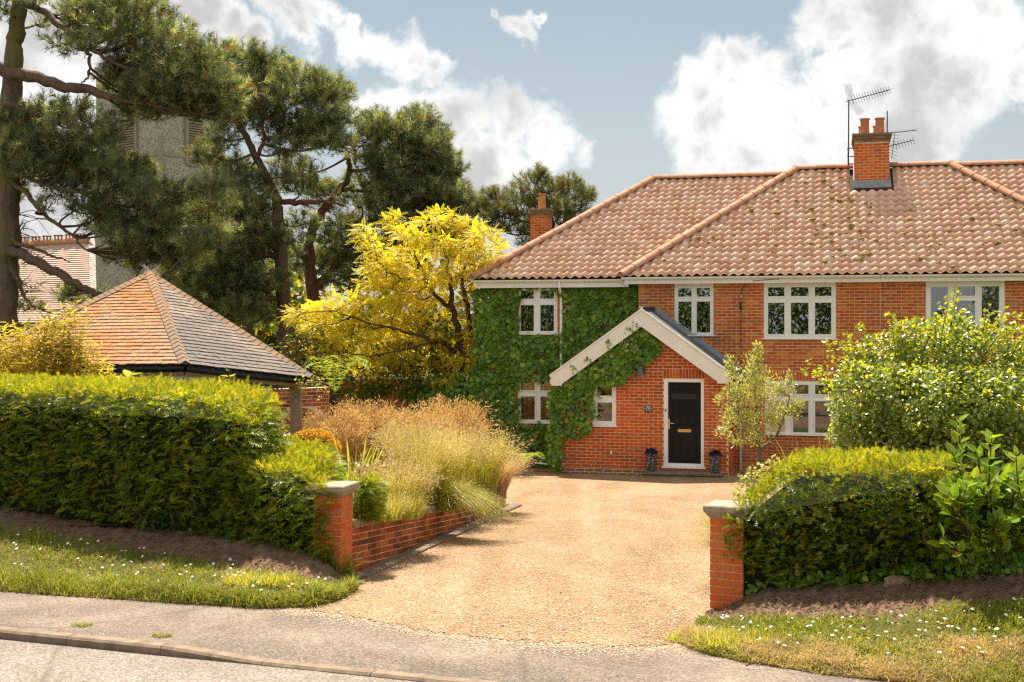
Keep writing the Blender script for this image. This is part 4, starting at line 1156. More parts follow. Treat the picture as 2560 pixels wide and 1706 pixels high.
m = MB(); m.box(PARTY+.003, UE1, DEM+.056, DM-.011, 4.48, 4.50); m.build('soffit', m_fascia, neigh)
gutter(house, UE0-.02, PARTY-.01, DEM+.03, 4.63); gutter(house, UW0-.05, UE0-.03, DEW+.03, 4.60); gutter(neigh, PARTY+.01, UE1, DEM+.03, 4.63)
pu = hl(1403, 760, DW_-.08)[0]
m = MB(); m.tube([(pu, DEW-.02, 4.54), (pu, DEW-.02, 4.42), (pu, DW_-.09, 4.22), (pu, DW_-.09, .1)], .036, 10); m.build('downpipe', m_white, house)
pu2 = hl(1851, 1100, DM-.08)[0]
m = MB(); m.tube([(pu2, DM-.08, 2.2), (pu2, DM-.08, .0)], .038, 10); m.build('downpipe', m_pvcgrey, house)
cu = hl(1853, 800, DM-.02)[0]
m = MB(); m.tube([(cu+.03, DM-.022, 4.38), (cu, DM-.022, 4.2), (cu-.005, DM-.022, 3.4), (cu+.01, DM-.022, 2.0), (cu, DM-.022, 1.4)], .007, 6); m.tube([(cu+.9, DEM+.02, 4.56), (cu+.3, DEM+.02, 4.52), (cu+.03, DM-.03, 4.38)], .006, 6)
cb = m.build('cable', m_cable, house)
m = MB(); m.box(cu-.025, cu+.03, DM-.05, DM-.011, 4.12, 4.19, .005); m.build('junction_box', m_pvcgrey, cb)
m = MB(); m.box(cu-.035, cu+.012, DM-.055, DM-.012, 3.86, 4.0, .006); m.build('cable_box', m_cable, cb)

# chimneys ----------------------------------------------------------------
def chimney(parent, u0, u1, d0, d1, zb, zt, pots, mat, n_front=True, corbel=True, lead=None):
    m = MB(); m.box(u0+.004, u1-.004, d0+.004, d1-.004, zb, zt-.02); c = m.build('chimney', m_mortar, parent)
    P = Pieces()
    brick_pieces(P, lay(u0, u1, zb, zt-.225, off=.0), FRONT, np.array((0, d0+.004, 0.)))
    nf = len(P.L)
    brick_pieces(P, lay(d0, d1, zb, zt-.225, parity=1), SIDE, np.array((u1-.004, 0, 0.)))
    brick_pieces(P, lay(-d1, -d0, zb, zt-.225, parity=1), frame3((0, -1, 0), (1, 0, 0)), np.array((u0+.004, 0, 0.)))
    P.put('brick', 'brickwork', brick_mesh(mat), mat, c, chosen=(lambda l, s: l[1] < d0+.03) if n_front else (lambda l, s: False), limit=60)
    m = MB(); P = Pieces()
    for k in range(3):
        e = .02+.022*k; z = zt-.225+k*.075
        m.box(u0-e, u1+e, d0-e, d1+e, z+.003, z+.075-.0005)
        brick_pieces(P, lay(u0-e, u1+e, z, z+.0751, parity=k), FRONT, np.array((0, d0-e, 0.)))
        brick_pieces(P, lay(d0-e, d1+e, z, z+.0751, parity=k+1), SIDE, np.array((u1+e, 0, 0.)))
    m.build('corbel', m_coping, c); P.put('brick', 'corbel_bricks', brick_mesh(m_sootbrick), m_sootbrick, c, chosen=lambda l, s: l[1] < d0+.05, limit=20)
    for (x, y, r, h) in pots:
        m = MB(); m.lathe([(0, .0), (r*1.0, 0), (r*.92, h*.9), (r*1.12, h*.91), (r*1.12, h), (r*.8, h), (r*.75, h*.6), (0, h*.6)], (x, y, zt), 18); m.build('chimney_pot', m_terra if len(pots) > 1 else m_terrapale, c, smooth=False)
    return c
m_sootbrick = m_brick('sooty weathered brick', [(.24, .12, .06), (.30, .17, .09), (.20, .13, .08), (.34, .2, .1)], .8, (.6, 1.15))
cw_ = CHU1-CHU0
ch = chimney(house, CHU0, CHU1, 4.4, 5.95, 6.7, 8.38, [(CHU0+.30*cw_, 4.68, .115, .42), (CHU0+.74*cw_, 4.68, .115, .42), (CHU0+.26*cw_, 5.6, .105, .36), (CHU0+.70*cw_, 5.6, .105, .36)], m_red)
m = MB(); zb = ZE1+tm*(4.4-DEM)
m.prism([(CHU0-.06, zb-.03), (CHU1+.06, zb-.03), (CHU1+.04, zb+.17), (CHU0-.04, zb+.17)], 4.372, 4.393)
for sg_ in (0, 1):
    x = CHU0-.03 if sg_ == 0 else CHU1+.012
    m.prism([(4.38, zb-.02), (5.2, ZR+.0), (5.2, ZR+.2), (4.38, zb+.17)], x, x+.018, axis='x')
m.build('lead_flashing', m_lead, ch)
uc0 = hl(1325.6, 540, 7.0)[0]; uc1 = hl(1370, 540, 7.0)[0]
ztc = hl(1350, 522, 7.0)[1]
chimney(house, uc0, uc1, 7.0, 7.55, 4.2, ztc, [((uc0+uc1)/2+.02, 7.28, .115, .47)], m_red)

# lamp, number plate, pots, aerials, candles ---------------------------------
lu, lz = hl(1601, 935, -.15)
lamp = thing('wall_lamp', 'old style grey green swan neck lantern on the porch brickwork', 'lamp', tuple(hw(lu, 0, lz-.01)), -HA); lamp.scale = (1.22, 1.22, 1.22)
m = MB(); m.lathe([(.012, .16), (.03, .15), (.045, .13), (.05, .09), (.075, .03), (.105, .0), (.11, -.012), (.098, -.01), (.07, .02), (.03, .05), (0, .05)], (0, -.15, 0), 20); m.build('lamp_shade', m_lampmet, lamp, smooth=True)
m = MB(); m.tube([(0.035, -.012, .10), (0.03, -.09, .22), (.015, -.15, .27), (0, -.165, .22), (0, -.152, .15)], .011, 8); m.tube([(.06, -.012, .03), (.05, -.08, .06)], .012, 8); m.build('bracket', m_lampmet, lamp, smooth=True)
m = MB(); m.box(.02, .075, -.022, -.0095, .02, .13, .004); m.build('back_plate', m_lampmet, lamp)
Mg = Mat('lamp glass'); gb = Mg.N('ShaderNodeBsdfGlass'); gb.inputs['Roughness'].default_value = .15; gb.inputs['Color'].default_value = (.9, .8, .65, 1); m_lg = Mg.done(gb.outputs[0])
m = MB(); m.lathe([(.06, -.012), (.062, -.05), (.045, -.085), (0, -.1)], (0, -.15, 0), 16); m.build('lamp_glass', m_lg, lamp, smooth=True)

a, b, c, e = hrect(1390+1725/7.84, 880+1055/7.84, 1390+1890/7.84, 880+1165/7.84, -.01)
plate = thing('house_number_sign', 'small grey slate plaque reading 70 left of the black door', 'sign', tuple(hw((a+b)/2, 0, (c+e)/2)), -HA)
wP, hP = (b-a)/2, (e-c)/2
m_pq = m_plain('slate plaque', (.085, .11, .12), .5, .4, .12, 20)
m = MB(); m.box(-wP, wP, -.028, -.0105, -hP, hP, .003); m.build('plaque', m_pq, plate)
cu_ = bpy.data.curves.new('number', 'FONT'); cu_.body = '70'; cu_.size = .115; cu_.align_x = 'CENTER'; cu_.align_y = 'CENTER'; cu_.extrude = .001
cu_.resolution_u = 4; tmp = bpy.data.objects.new('number_curve', cu_); COL.objects.link(tmp)
bpy.context.view_layer.update()
nme = bpy.data.meshes.new_from_object(tmp.evaluated_get(bpy.context.evaluated_depsgraph_get())); nme.name = 'number'
bpy.data.objects.remove(tmp); bpy.data.curves.remove(cu_); nme.materials.clear()
o = link('number', nme, m_white, plate); o.location = (0, -.0292, .012); o.rotation_euler = (math.pi/2, 0, 0)
m = MB(); m.box(-wP*.72, wP*.72, -.0292, -.0281, -hP*.72, -hP*.66); m.build('underline', m_white, plate)
for x in (-1, 1):
    m = MB(); m.lathe([(0, .004), (.008, .002), (.009, 0)], (0, 0, 0), 8); o = m.build('screw', m_white, plate); o.location = (x*wP*.93, -.0285, .0); o.rotation_euler = (math.pi/2, 0, 0)
# planters
m_agg = Mat('dark aggregate'); co = m_agg.coord('Object'); v = m_agg.N('ShaderNodeTexVoronoi'); v.inputs['Scale'].default_value = 48; m_agg.L(co, v.inputs['Vector'])
sp = m_agg.N('ShaderNodeSeparateColor'); m_agg.L(v.outputs['Color'], sp.inputs[0])
m_agg = m_agg.done(m_agg.bsdf(m_agg.ramp(sp.outputs[0], [(0, (.012, .012, .014)), (.55, (.03, .03, .034)), (.7, (.16, .15, .14)), (1, (.38, .36, .33))]), .6, .4))
def planter(lbl, px, pyb, d):
    u, z = hl(px, pyb, d); o = thing('flower_pot', lbl, 'flower pot', tuple(hw(u, d, .1155)), -HA)
    m = MB(); m.lathe([(0, 0), (.088, 0), (.098, .02), (.122, .36), (.128, .385), (.122, .40), (.105, .40), (.10, .36), (0, .36)], (0, 0, 0), 22); m.build('pot', m_agg, o, smooth=False)
    n = 260; dd = rdir(n); dd[:, 2] = np.abs(dd[:, 2]); pos = np.array((0, 0, .40)) + dd*np.array((.145, .145, .13))*rng.uniform(.5, 1, (n, 1))
    C = Cloud(); t = T_leaf(.45); C.add(*scatter(*t, pos, rdir(n), dd+rdir(n)*.4, rng.uniform(.03, .055, n))); C.build('flowers', m_purple, o)
    n = 160; dd = rdir(n); dd[:, 2] = np.abs(dd[:, 2])*.7; pos = np.array((0, 0, .39)) + dd*np.array((.135, .135, .08))*rng.uniform(.3, 1, (n, 1))
    C = Cloud(); C.add(*scatter(*t, pos, rdir(n)+dd, dd+rdir(n)*.4, rng.uniform(.03, .06, n))); C.build('foliage', L_shrub, o)
planter('speckled dark pot of purple flowers to the left of the black door', 1627.5, 1177, -.17)
planter('speckled dark pot of purple flowers to the right of the black door', 1787, 1180, -.17)
for k, px in enumerate((1728, 1741)):
    u, z = hl(px, 832, DM+.14); cd_ = MB(); cd_.lathe([(0, 0), (.04, 0), (.04, .15), (.03, .155), (0, .15)], (0, 0, 0), 14)
    cd_.build('candle', m_candle, None, loc=tuple(hw(u, DM+.16, z)), label=('cream pillar candle behind the small upper window pane, nearer its middle bar' if k == 0 else 'cream pillar candle behind the right pane of the small upper window'), category='candle', group='candles in the upper window')
m = MB(); m.box(win['a'][0]-.1, win['a'][1]+.1, DM+.09, DM+.3, win['a'][2]-.03, win['a'][2]+.035); m.build('window_board', m_white, house)
# blinds of the lower right window
bl = thing('vertical_blind', 'cream vertical blind hanging inside the lower window behind the olive tree', 'blind', (HO[0], HO[1], 0), -HA)
u0, u1, z0, z1 = win['d']
m = MB(); m.box(u0, u1, DM+.16, DM+.19, z1-.30, z1-.02); m.build('headrail', m_cream, bl)
for k in range(16):
    x = u0+.06+k*.055
    m = MB(); m.box(-.022, .022, -.001, .001, z0+.05, z1-.3); o = m.build('slat', m_cream, bl); o.location = (x, DM+.18, 0); o.rotation_euler = (0, 0, R.uniform(.5, .9))
for k in range(7):
    x = win['c'][1]-.42+k*.06
m = MB()
for k in range(14): m.box(win['c'][1]-.40+k*.024, win['c'][1]-.40+k*.024+.018, DM+.15+.015*(k % 2), DM+.165+.015*(k % 2), win['c'][2]+.0, win['c'][3])
m.build('curtain', m_cream, None, loc=(HO[0], HO[1], 0), label='pale curtain inside the neighbouring upstairs window at its right edge', category='curtain').rotation_euler = (0, 0, -HA)

def aerial(name, label, base, parts):
    o = thing(name, label, 'aerial', tuple(base)); 
    for nm, tubes in parts:
        m = MB()
        for pts_, r in tubes: m.tube(pts_, r, 6)
        m.build(nm, m_iron, o)
    return o
AY = 32.2
def rel(px, py, b, dy=0.0): return W(px, py, AY+dy) - b
b = W(2121, 415, AY)
els = []
boom0, boom1 = rel(2116, 254, b, -.25), rel(2224, 225, b, .35)
for k in range(15):
    t = .14+.86*k/14; p = boom0+(boom1-boom0)*t; L = .13-.03*t
    els.append(([p+np.array((.03, -.04, -L)), p+np.array((-.03, .04, L))], .006)); els.append(([p+np.array((-L*.7, .1, .0)), p+np.array((L*.7, -.1, .02))], .005))
refl = []
p0 = boom0+(boom1-boom0)*.09
for k in range(8):
    t = k/7; refl.append(([p0+np.array((-.1-.15*t, -.25, .05+.33*t)), p0+np.array((.12-.0*t, .25, .05+.35*t))], .003)); refl.append(([p0+np.array((0+.25*t, -.25, -.05-.28*t)), p0+np.array((.03+.25*t, .25, -.05-.28*t))], .003))
for k in range(5):
    q_ = -.25+.5*k/4; refl.append(([p0+np.array((-.0, q_, .05)), p0+np.array((-.08, q_, .4))], .003)); refl.append(([p0+np.array((0, q_, -.05)), p0+np.array((.27, q_, -.33))], .003))
aerial('tv_aerial', 'tall rooftop aerial with long angled boom left of the big chimney', b,
       [('mast', [([np.zeros(3), rel(2122, 250, b)], .017)]), ('boom', [([boom0, boom1], .013)]), ('elements', els), ('reflector', refl),
        ('bracket', [([rel(2118, 371, b), rel(2140, 371, b)], .012), ([rel(2118, 392, b), rel(2140, 392, b)], .012), ([rel(2120, 410, b), rel(2140, 410, b)], .012), ([rel(2120, 371, b), rel(2120, 412, b)], .012)])])
b = W(2217, 332, AY+.2)
boomA = (rel(2227, 333, b), rel(2290, 326, b, .3)); boomB = (rel(2223, 366, b), rel(2283, 351, b, .3))
e1 = [([boomA[0]+(boomA[1]-boomA[0])*t+np.array((.0, -.12, -.02)), boomA[0]+(boomA[1]-boomA[0])*t+np.array((0, .12, .05))], .005) for t in np.linspace(.1, 1, 9)]
e2 = [([boomB[0]+(boomB[1]-boomB[0])*t+np.array((-.05, -.1, .07)), boomB[0]+(boomB[1]-boomB[0])*t+np.array((.08, .1, -.09))], .006) for t in np.linspace(.25, 1, 7)]
rk = [([rel(2237, 334, b), rel(2229, 397, b)], .008)]
for k in range(8): rk.append(([rel(2221+3, 338+k*7.2, b), rel(2250-k*1.3, 339+k*8.6, b)], .004))
aerial('tv_aerial', 'small tangled aerial with two short booms right of the big chimney', b,
       [('mast', [([rel(2218, 345, b), rel(2218, 277, b)], .016)]), ('boom', [([*boomA], .011), ([*boomB], .012)]), ('elements', e1+e2), ('reflector', rk)])

# ------------------------------------------------------------------ gate piers and planter wall
CL = np.array(G(851.8, 1453)); PE_ = np.array(G(1264, 1268)); WD = unit(PE_-CL); WN_ = np.array((WD[1], -WD[0]))
CR = np.array(G(1776, 1532)); UR = np.array((math.cos(.4198), -math.sin(.4198))); NR = np.array((UR[1], -UR[0])); NR = NR if NR[1] < 0 else -NR
def pier(label, faces, corner, ax1, ax2, w1, w2, zb, zt):
    """square brick pier; ax1, ax2 span its plan from the corner"""
    o = thing('gate_pier', label, 'gate pier', (corner[0], corner[1], zb))
    c = [corner, corner+ax1*w1, corner+ax1*w1+ax2*w2, corner+ax2*w2]
    ctr = sum(c)/4
    ins = [p+(ctr-p)*.03 - corner for p in c]
    if np.cross(ins[1]-ins[0], ins[2]-ins[0]) < 0: ins = ins[::-1]
    H = zt-zb
    m = MB(); m.prism([tuple(p) for p in ins], -.25, H, axis='z'); m.build('core', m_mortar, o)
    P = Pieces()
    for (p0, u, n, w, par) in faces:
        fr_ = frame3((*u, 0), (*(-n), 0)); org = np.array((*(p0-corner), 0.))
        rows = int(round((H+.225)/.075))
        for r in range(rows):
            z = H - (r+.5)*.075
            segs = [(0, w-.1125-.0), (w-.1125, w)] if (r+par) % 2 else [(0, .1125), (.1125, w)]
            for a, b in segs:
                P.add(fr_, org+fr_[:, 0]*((a+b)/2)+fr_[:, 2]*z+fr_[:, 1]*R.uniform(-.002, .002), ((b-a-.010)/.215, 1, 1))
    P.put('brick', 'brickwork', brick_mesh(m_pier), m_pier, o)
    m = MB(); e = .062; g = .012
    def ring(k, z): return [(p[0]-corner[0]+(p-ctr)[0]*k, p[1]-corner[1]+(p-ctr)[1]*k, z) for p in c]
    V = ring(.02, H+.001) + ring(.36, H+.075) + ring(.36, H+.118) + ring(.30, H+.130) + [(ctr[0]-corner[0], ctr[1]-corner[1], H+.145)]
    Fq = [(3, 2, 1, 0)]
    for q in range(3):
        for j in range(4): Fq.append((q*4+j, q*4+(j+1) % 4, q*4+4+(j+1) % 4, q*4+4+j))
    for j in range(4): Fq.append((12+j, 12+(j+1) % 4, 16))
    m.add(V, Fq); m.build('cap', m_stone, o)
    return o
LF = np.array((-WD[1], WD[0]))
pier('left brick gate pier with chamfered stone cap, at the yew hedge end', [(CL, WD, WN_, .38, 0), (CL+LF*.34, -LF, -WD, .34, 1)], CL, LF, WD, .34, .38, float(zg(CL[1]))+.03, 1.50)
pier('right brick gate pier with chamfered stone cap, partly swallowed by the yew hedge', [(CR, UR, NR, .333, 1), (CR-NR*.333, NR, -UR, .333, 0)], CR, UR, -NR, .333, .333, float(zg(CR[1])), 1.551)

# planter wall: its courses and coping fall gently towards the house
pw_o = thing('planter_wall', 'low dark brick planter wall sloping down along the left side of the drive', 'garden wall', (CL[0], CL[1], 0))
S0, S1 = .385, float(np.linalg.norm(PE_-CL))
zT0, zT1 = 1.185, .49; SL = (zT0-zT1)/(S1-S0); sang = math.atan(SL)
uw = np.array((WD[0]*math.cos(sang), WD[1]*math.cos(sang), -math.sin(sang))); upw = np.array((WD[0]*math.sin(sang), WD[1]*math.sin(sang), math.cos(sang)))
inw = np.array((-WN_[0], -WN_[1], 0)); FW = np.stack([uw, inw, upw], 1)
Lw = (S1-S0)/math.cos(sang); org = np.array((WD[0]*S0, WD[1]*S0, zT0))
m = MB()
def wp(a, b, c): return org + uw*a + inw*b + upw*c
V = [wp(a, b, c) for c in (-1.0, -.10) for (a, b) in ((0, .006), (Lw, .006), (Lw, .215), (0, .215))]
m.add(V, [(3, 2, 1, 0), (4, 5, 6, 7), (0, 1, 5, 4), (1, 2, 6, 5), (2, 3, 7, 6), (3, 0, 4, 7)]); m.build('core', m_mortar, pw_o)
P = Pieces()
brick_pieces(P, [b_ for b_ in lay(0, Lw, -.10-.075*11, -.10, bond='flemish', L=.255)], FW, org, .003)
def visible_wall(l, s): return l[2]+.05 > float(zg(CL[1]+l[1]))
ENDF = np.stack([inw, -uw, upw], 1)
P2_ = Pieces(); brick_pieces(P2_, lay(0, .215, -.10-.075*6, -.10), ENDF, org+uw*Lw, .002); P.M += P2_.M; P.L += P2_.L; P.S += P2_.S
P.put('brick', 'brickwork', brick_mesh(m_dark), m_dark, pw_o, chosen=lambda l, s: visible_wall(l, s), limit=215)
cm = MB(); cm.box(-.0355, .0355, -.018, .235, 0, .095, .014); me_cop = cm.mesh('coping_brick')
P = Pieces(); n = int(Lw/.0755)
for k in range(n):
    P.add(FW, org+uw*((k+.5)*Lw/n)+upw*(-.095+R.uniform(-.004, .004))+inw*R.uniform(-.004, .004), (1, 1, 1))
P.put('coping_brick', 'coping_bricks', me_cop, m_coping, pw_o, limit=110)
# edging strip of setts at the foot of the wall
ed = thing('edging', 'strip of pale flat setts edging the drive at the foot of the planter wall', 'edging', (CL[0], CL[1], 0))
em = MB(); em.box(-.052, .052, -.0, .205, -.05, .0, .006); me_ed = em.mesh('sett'); P = Pieces(); path = []
n = int((S1+.1)/.115)
for k in range(n):
    s_ = .3+k*.115; p = WD*s_+WN_*.235; path.append((p, WD))
cc = WD*(S1+.1); 
for k in range(7):
    a = k/6*1.9; d = WN_*math.cos(a)+WD*math.sin(a); t = -WN_*math.sin(a)+WD*math.cos(a)
    path.append((cc+d*.34-WN_*.1, t))
for p, t in path:
    nrm_ = np.array((t[1], -t[0])); Yq = CL[1]+p[1]
    zn = unit(np.array((0, .03675, 1.))); xx = np.array((t[0], t[1], -.03675*t[1])); f = np.stack([unit(xx), np.cross(zn, unit(xx)), zn], 1)
    P.add(f, np.array((p[0], p[1], float(zg(Yq))+.034+R.uniform(-.004, .004))), (1, 1, 1))
P.put('sett', 'setts', me_ed, m_conc, ed)
# raised bed behind the wall
NB = 26; V = []
for k in range(NB):
    s_ = S0+(S1-S0)*k/(NB-1); zt = zT0-SL*(s_-S0)
    for j, off in enumerate((.20, .6, 1.4, 2.6, 4.2)):
        p = CL+WD*s_-WN_*off; V.append((p[0], p[1], zt-.05+(.04 if 0 < j else 0)+R.uniform(-.02, .02)-.05*j))
Fq = [(k*5+j, k*5+j+1, k*5+j+6, k*5+j+5) for k in range(NB-1) for j in range(4)]
link('bed_soil', mk_mesh('bed_soil', V, np.array(Fq), True), m_soil, kind='structure')

# ------------------------------------------------------------------ yew hedges
yt = T_yew()
def fbm2(x, y, k=1.0): return (np.sin(x*1.7*k+1.3*np.sin(y*2.1*k))+np.sin(y*1.9*k+2+1.1*np.sin(x*1.3*k))+.6*np.sin(x*4.1*k+y*3.3*k))/2.6
def hedge(name, label, parts, seed, origin, spray=1.0):
    o = thing(name, label, 'hedge', origin)
    Cg, Ct = Cloud(), Cloud(); core = MB()
    for (poly, ztop, zbot, zfoot, dens) in parts:
        poly = [np.array(p, float) for p in poly]; n = len(poly); cen = sum(poly)/n
        for i in range(n):
            a, b = poly[i], poly[(i+1) % n]; L = np.linalg.norm(b-a); t = (b-a)/L; nn = np.array((t[1], -t[0]))
            if np.dot(nn, (a+b)/2-cen) < 0: nn = -nn
            d_ = dens if nn[1] < .35 else dens*.25
            hmax = 2.2; m_ = int(L*hmax*d_)
            s_ = rng.uniform(0, L, m_); xy = a[None]+t[None]*s_[:, None]; zt = ztop(xy[:, 0], xy[:, 1]); zb = zbot(xy[:, 0], xy[:, 1])
            q_ = rng.uniform(0, 1, m_); keep = rng.uniform(0, 1, m_) < (zt-zb)/hmax
            xy, zt, zb, q_ = xy[keep], zt[keep], zb[keep], q_[keep]; m_ = len(q_)
            z = zb+(zt-zb)*q_ + .05*fbm2(xy[:, 0]*3, xy[:, 1]*3, 2)*(q_ < .1)
            bump = .055*fbm2(xy[:, 0]*1.6+z*.7, z*2.3, 1.6)-.05*np.clip((q_-.86)/.14, 0, 1)**2*1.5 + rng.uniform(-.17, .05, m_)
            bump += .04*np.sin(q_*math.pi)
            pos = np.stack([xy[:, 0]+nn[0]*bump, xy[:, 1]+nn[1]*bump, z], 1)
            yd = np.tile((nn[0], nn[1], .05), (m_, 1))+rng.normal(size=(m_, 3))*np.array((.75, .75, .38)); yd[:, 2] += .5*np.clip((q_-.8)/.2, 0, 1)
            zn = np.tile((nn[0]*.35, nn[1]*.35, 1.), (m_, 1))+rng.normal(size=(m_, 3))*.45
            sc_ = rng.uniform(.11, .20, m_)*spray; tip = (q_ > .92+.05*fbm2(xy[:, 0]*3, q_*9, 2)) | (rng.uniform(0, 1, m_) < .20)  # random side tips: new growth, and sunlit shoots put into the colour
            for C_, k in ((Cg, ~tip), (Ct, tip)):
                if k.any(): C_.add(*scatter(*yt, pos[k], yd[k], zn[k], sc_[k]))
        P_ = np.array(poly); lo, hi = P_.min(0), P_.max(0); m_ = int((hi[0]-lo[0])*(hi[1]-lo[1])*dens*1.25)
        xy = rng.uniform(lo, hi, (m_, 2)); xy = xy[in_poly(xy, [tuple(p) for p in poly])]; m_ = len(xy)
        z = ztop(xy[:, 0], xy[:, 1])+.035*fbm2(xy[:, 0]*2, xy[:, 1]*2, 2.2)+rng.uniform(-.10, .03, m_)
        pos = np.stack([xy[:, 0], xy[:, 1], z], 1); yd = np.tile((-.12, -.3, .75), (m_, 1))+rng.normal(size=(m_, 3))*.5
        Ct.add(*scatter(*yt, pos, yd, np.tile((0, -.7, .6), (m_, 1))+rng.normal(size=(m_, 3))*.5, rng.uniform(.08, .14, m_)*spray))
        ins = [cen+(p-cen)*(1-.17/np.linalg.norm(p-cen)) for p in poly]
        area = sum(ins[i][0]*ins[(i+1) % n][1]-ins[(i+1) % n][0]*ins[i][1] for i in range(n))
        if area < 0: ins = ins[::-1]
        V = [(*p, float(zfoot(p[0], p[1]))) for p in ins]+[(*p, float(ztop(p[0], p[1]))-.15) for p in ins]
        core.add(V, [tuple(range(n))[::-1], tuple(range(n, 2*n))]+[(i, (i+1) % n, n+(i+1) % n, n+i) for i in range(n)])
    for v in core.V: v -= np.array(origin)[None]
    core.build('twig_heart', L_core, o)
    Cg.build('foliage', L_yew, o, origin, kind='stuff'); Ct.build('new_growth', L_yewtip, o, origin, kind='stuff')
    return o
EL = np.array((-.9135, .4067)); NL = np.array((-.4067, -.9135))
def sL(x, y): return (x-CL[0])*EL[0]+(y-CL[1])*EL[1]
topL = lambda x, y: np.interp(sL(x, y), [-.4, .3, .6, .9, 1.2, 1.55, 2.1, 4, 9], [1.46, 1.66, 1.84, 2.08, 2.34, 2.54, 2.64, 2.66, 2.66])
botL = lambda x, y: np.interp(sL(x, y), [0, .8, 1.2, 3, 5.3, 8], [.70, .80, .90, 1.02, 1.18, 1.28])
ftL = lambda x, y: botL(x, y)-.35
lowtop = lambda x, y: np.minimum(topL(x, y)+.0, 1.80)+.03*np.clip(y-14.6, 0, 3)
tall = [(-3.18, 14.70), (-2.95, 15.9), (-3.9, 17.0), (-8.2, 18.9), (-9.2, 17.40)]
low = [(-2.14, 14.20), (-2.16, 14.95), (-2.35, 16.3), (-2.95, 17.2), (-4.0, 16.9), (-3.2, 14.69)]
hedge('yew_hedge', 'tall clipped yew hedge left of the drive stepping down to the brick pier', [(tall, topL, botL, ftL, 700), (low, lowtop, botL, ftL, 760)], 1, (CL[0]-3, CL[1]+1.5, .6), .84)
ER = UR
def sR(x, y): return (x-CR[0])*ER[0]+(y-CR[1])*ER[1]
topR = lambda x, y: np.interp(sR(x, y), [.0, .12, .30, .50, .64, .8, 2.3, 3], [1.34, 1.48, 1.70, 1.88, 2.04, 2.12, 2.14, 2.1])
botR = lambda x, y: np.interp(sR(x, y), [0, .35, .8, 1.6, 2.4], [1.22, 1.08, .96, .97, 1.05])
ftR = lambda x, y: np.interp(sR(x, y), [0, .3, .8, 1.6, 2.4], [1.2, .75, .8, .95, 1.0])
rp = [(2.12, 12.27), (3.97, 11.43), (4.45, 12.5), (2.95, 13.35), (2.42, 12.8)]
hedge('yew_hedge', 'clipped yew hedge right of the drive growing over the right brick pier', [(rp, topR, botR, ftR, 1050)], 2, (3, 12.4, .8), .70)
box = [(-1.81, 14.88), (-1.64, 14.90), (-1.63, 15.2), (-1.82, 15.2)]
# clipped end of the planting behind the left pier
hedge('clipped_shrub', 'small dark clipped yew block growing between the left pier and the feathery grasses', [(box, lambda x, y: 1.60+0*x, lambda x, y: 1.13+0*x, lambda x, y: 1.1+0*x, 4200)], 3, (-1.72, 15.0, 1.1), .5)

# ------------------------------------------------------------------ timber pavilion with shingle roof
A_ = W(463, 911, 21.5); R_ = W(779, 945, 23.4); T_ = W(375, 686, 25.0); L_ = W(-95, 915, 22.3)
B_ = A_*-1 + R_ + L_; B_[2] = 2.6
pav = thing('pavilion', 'open sided garden pavilion with pyramid shingle roof behind the tall hedge', 'pavilion', tuple(np.array((T_[0], T_[1], 0.3))))
po = np.array((T_[0], T_[1], 0.3))
m = MB(); dz = np.array((0, 0, .045))
for tri in ((A_, R_, T_), (L_, A_, T_), (R_, B_, T_), (B_, L_, T_)): m.add([p-dz-po for p in tri], [(0, 1, 2)])
m.add([p-po-dz for p in (A_, R_, B_, L_)], [(3, 2, 1, 0)])
prf = m.build('roof', m_dkwood, pav)
sm_ = MB(); sm_.box(-.5, .5, 0, 1, -.016, 0); me_shA = sm_.mesh('shingle'); me_shB = me_shA.copy()
def shingle_face(P, a, b, t, rows, wmin=.10, wmax=.19):
    a, b, t = a-po, b-po, t-po
    x = unit(b-a); n = unit(np.cross(b-a, t-a)); 
    if n[2] < 0: n = -n
    y = np.cross(n, x); 
    if y[2] < 0: y = -y
    Hh = np.dot(t-a, y); g = Hh/rows; tp = np.dot(t-a, x); Lb = np.linalg.norm(b-a)
    tl = math.atan(.020/(g*1.35)); y2 = y*math.cos(tl)-n*math.sin(tl); n2 = n*math.cos(tl)+y*math.sin(tl)
    f = np.stack([x, y2, n2], 1)
    if np.linalg.det(f) < 0: f[:, 0] *= -1
    for r in range(rows):
        yy = r*g; x0 = tp*yy/Hh; x1 = Lb-(Lb-tp)*yy/Hh; q = x0-R.uniform(0, .05)
        while q < x1:
            w = R.uniform(wmin, wmax); e = min(q+w, x1+.02); s_ = max(q, x0-.02)
            if e-s_ > .03:
                hh = min(g*1.35, max(.04, Hh-yy))
                P.add(f, a+x*((s_+e)/2)+y*(yy+R.uniform(-.006, .006))+n*(.022+R.uniform(-.003, .003)), (e-s_-.006, hh, 1))
            q += w
PO, PG_ = Pieces(), Pieces()
shingle_face(PO, L_, A_, T_, 28); shingle_face(PG_, A_, R_, T_, 28)
vis = lambda l, s: True
def bigA(l, s): return l[0]+po[0] > -7.6 and l[2] < 1.35
PO.put('shingle', 'shingles', me_shA, m_shorange, prf, chosen=lambda l, s: s[0] > .11 and bigA(l, s), limit=130)
PG_.put('shingle', 'shingles', me_shB, m_shgrey, prf, chosen=lambda l, s: s[0] > .11 and l[2] < 1.6, limit=160)
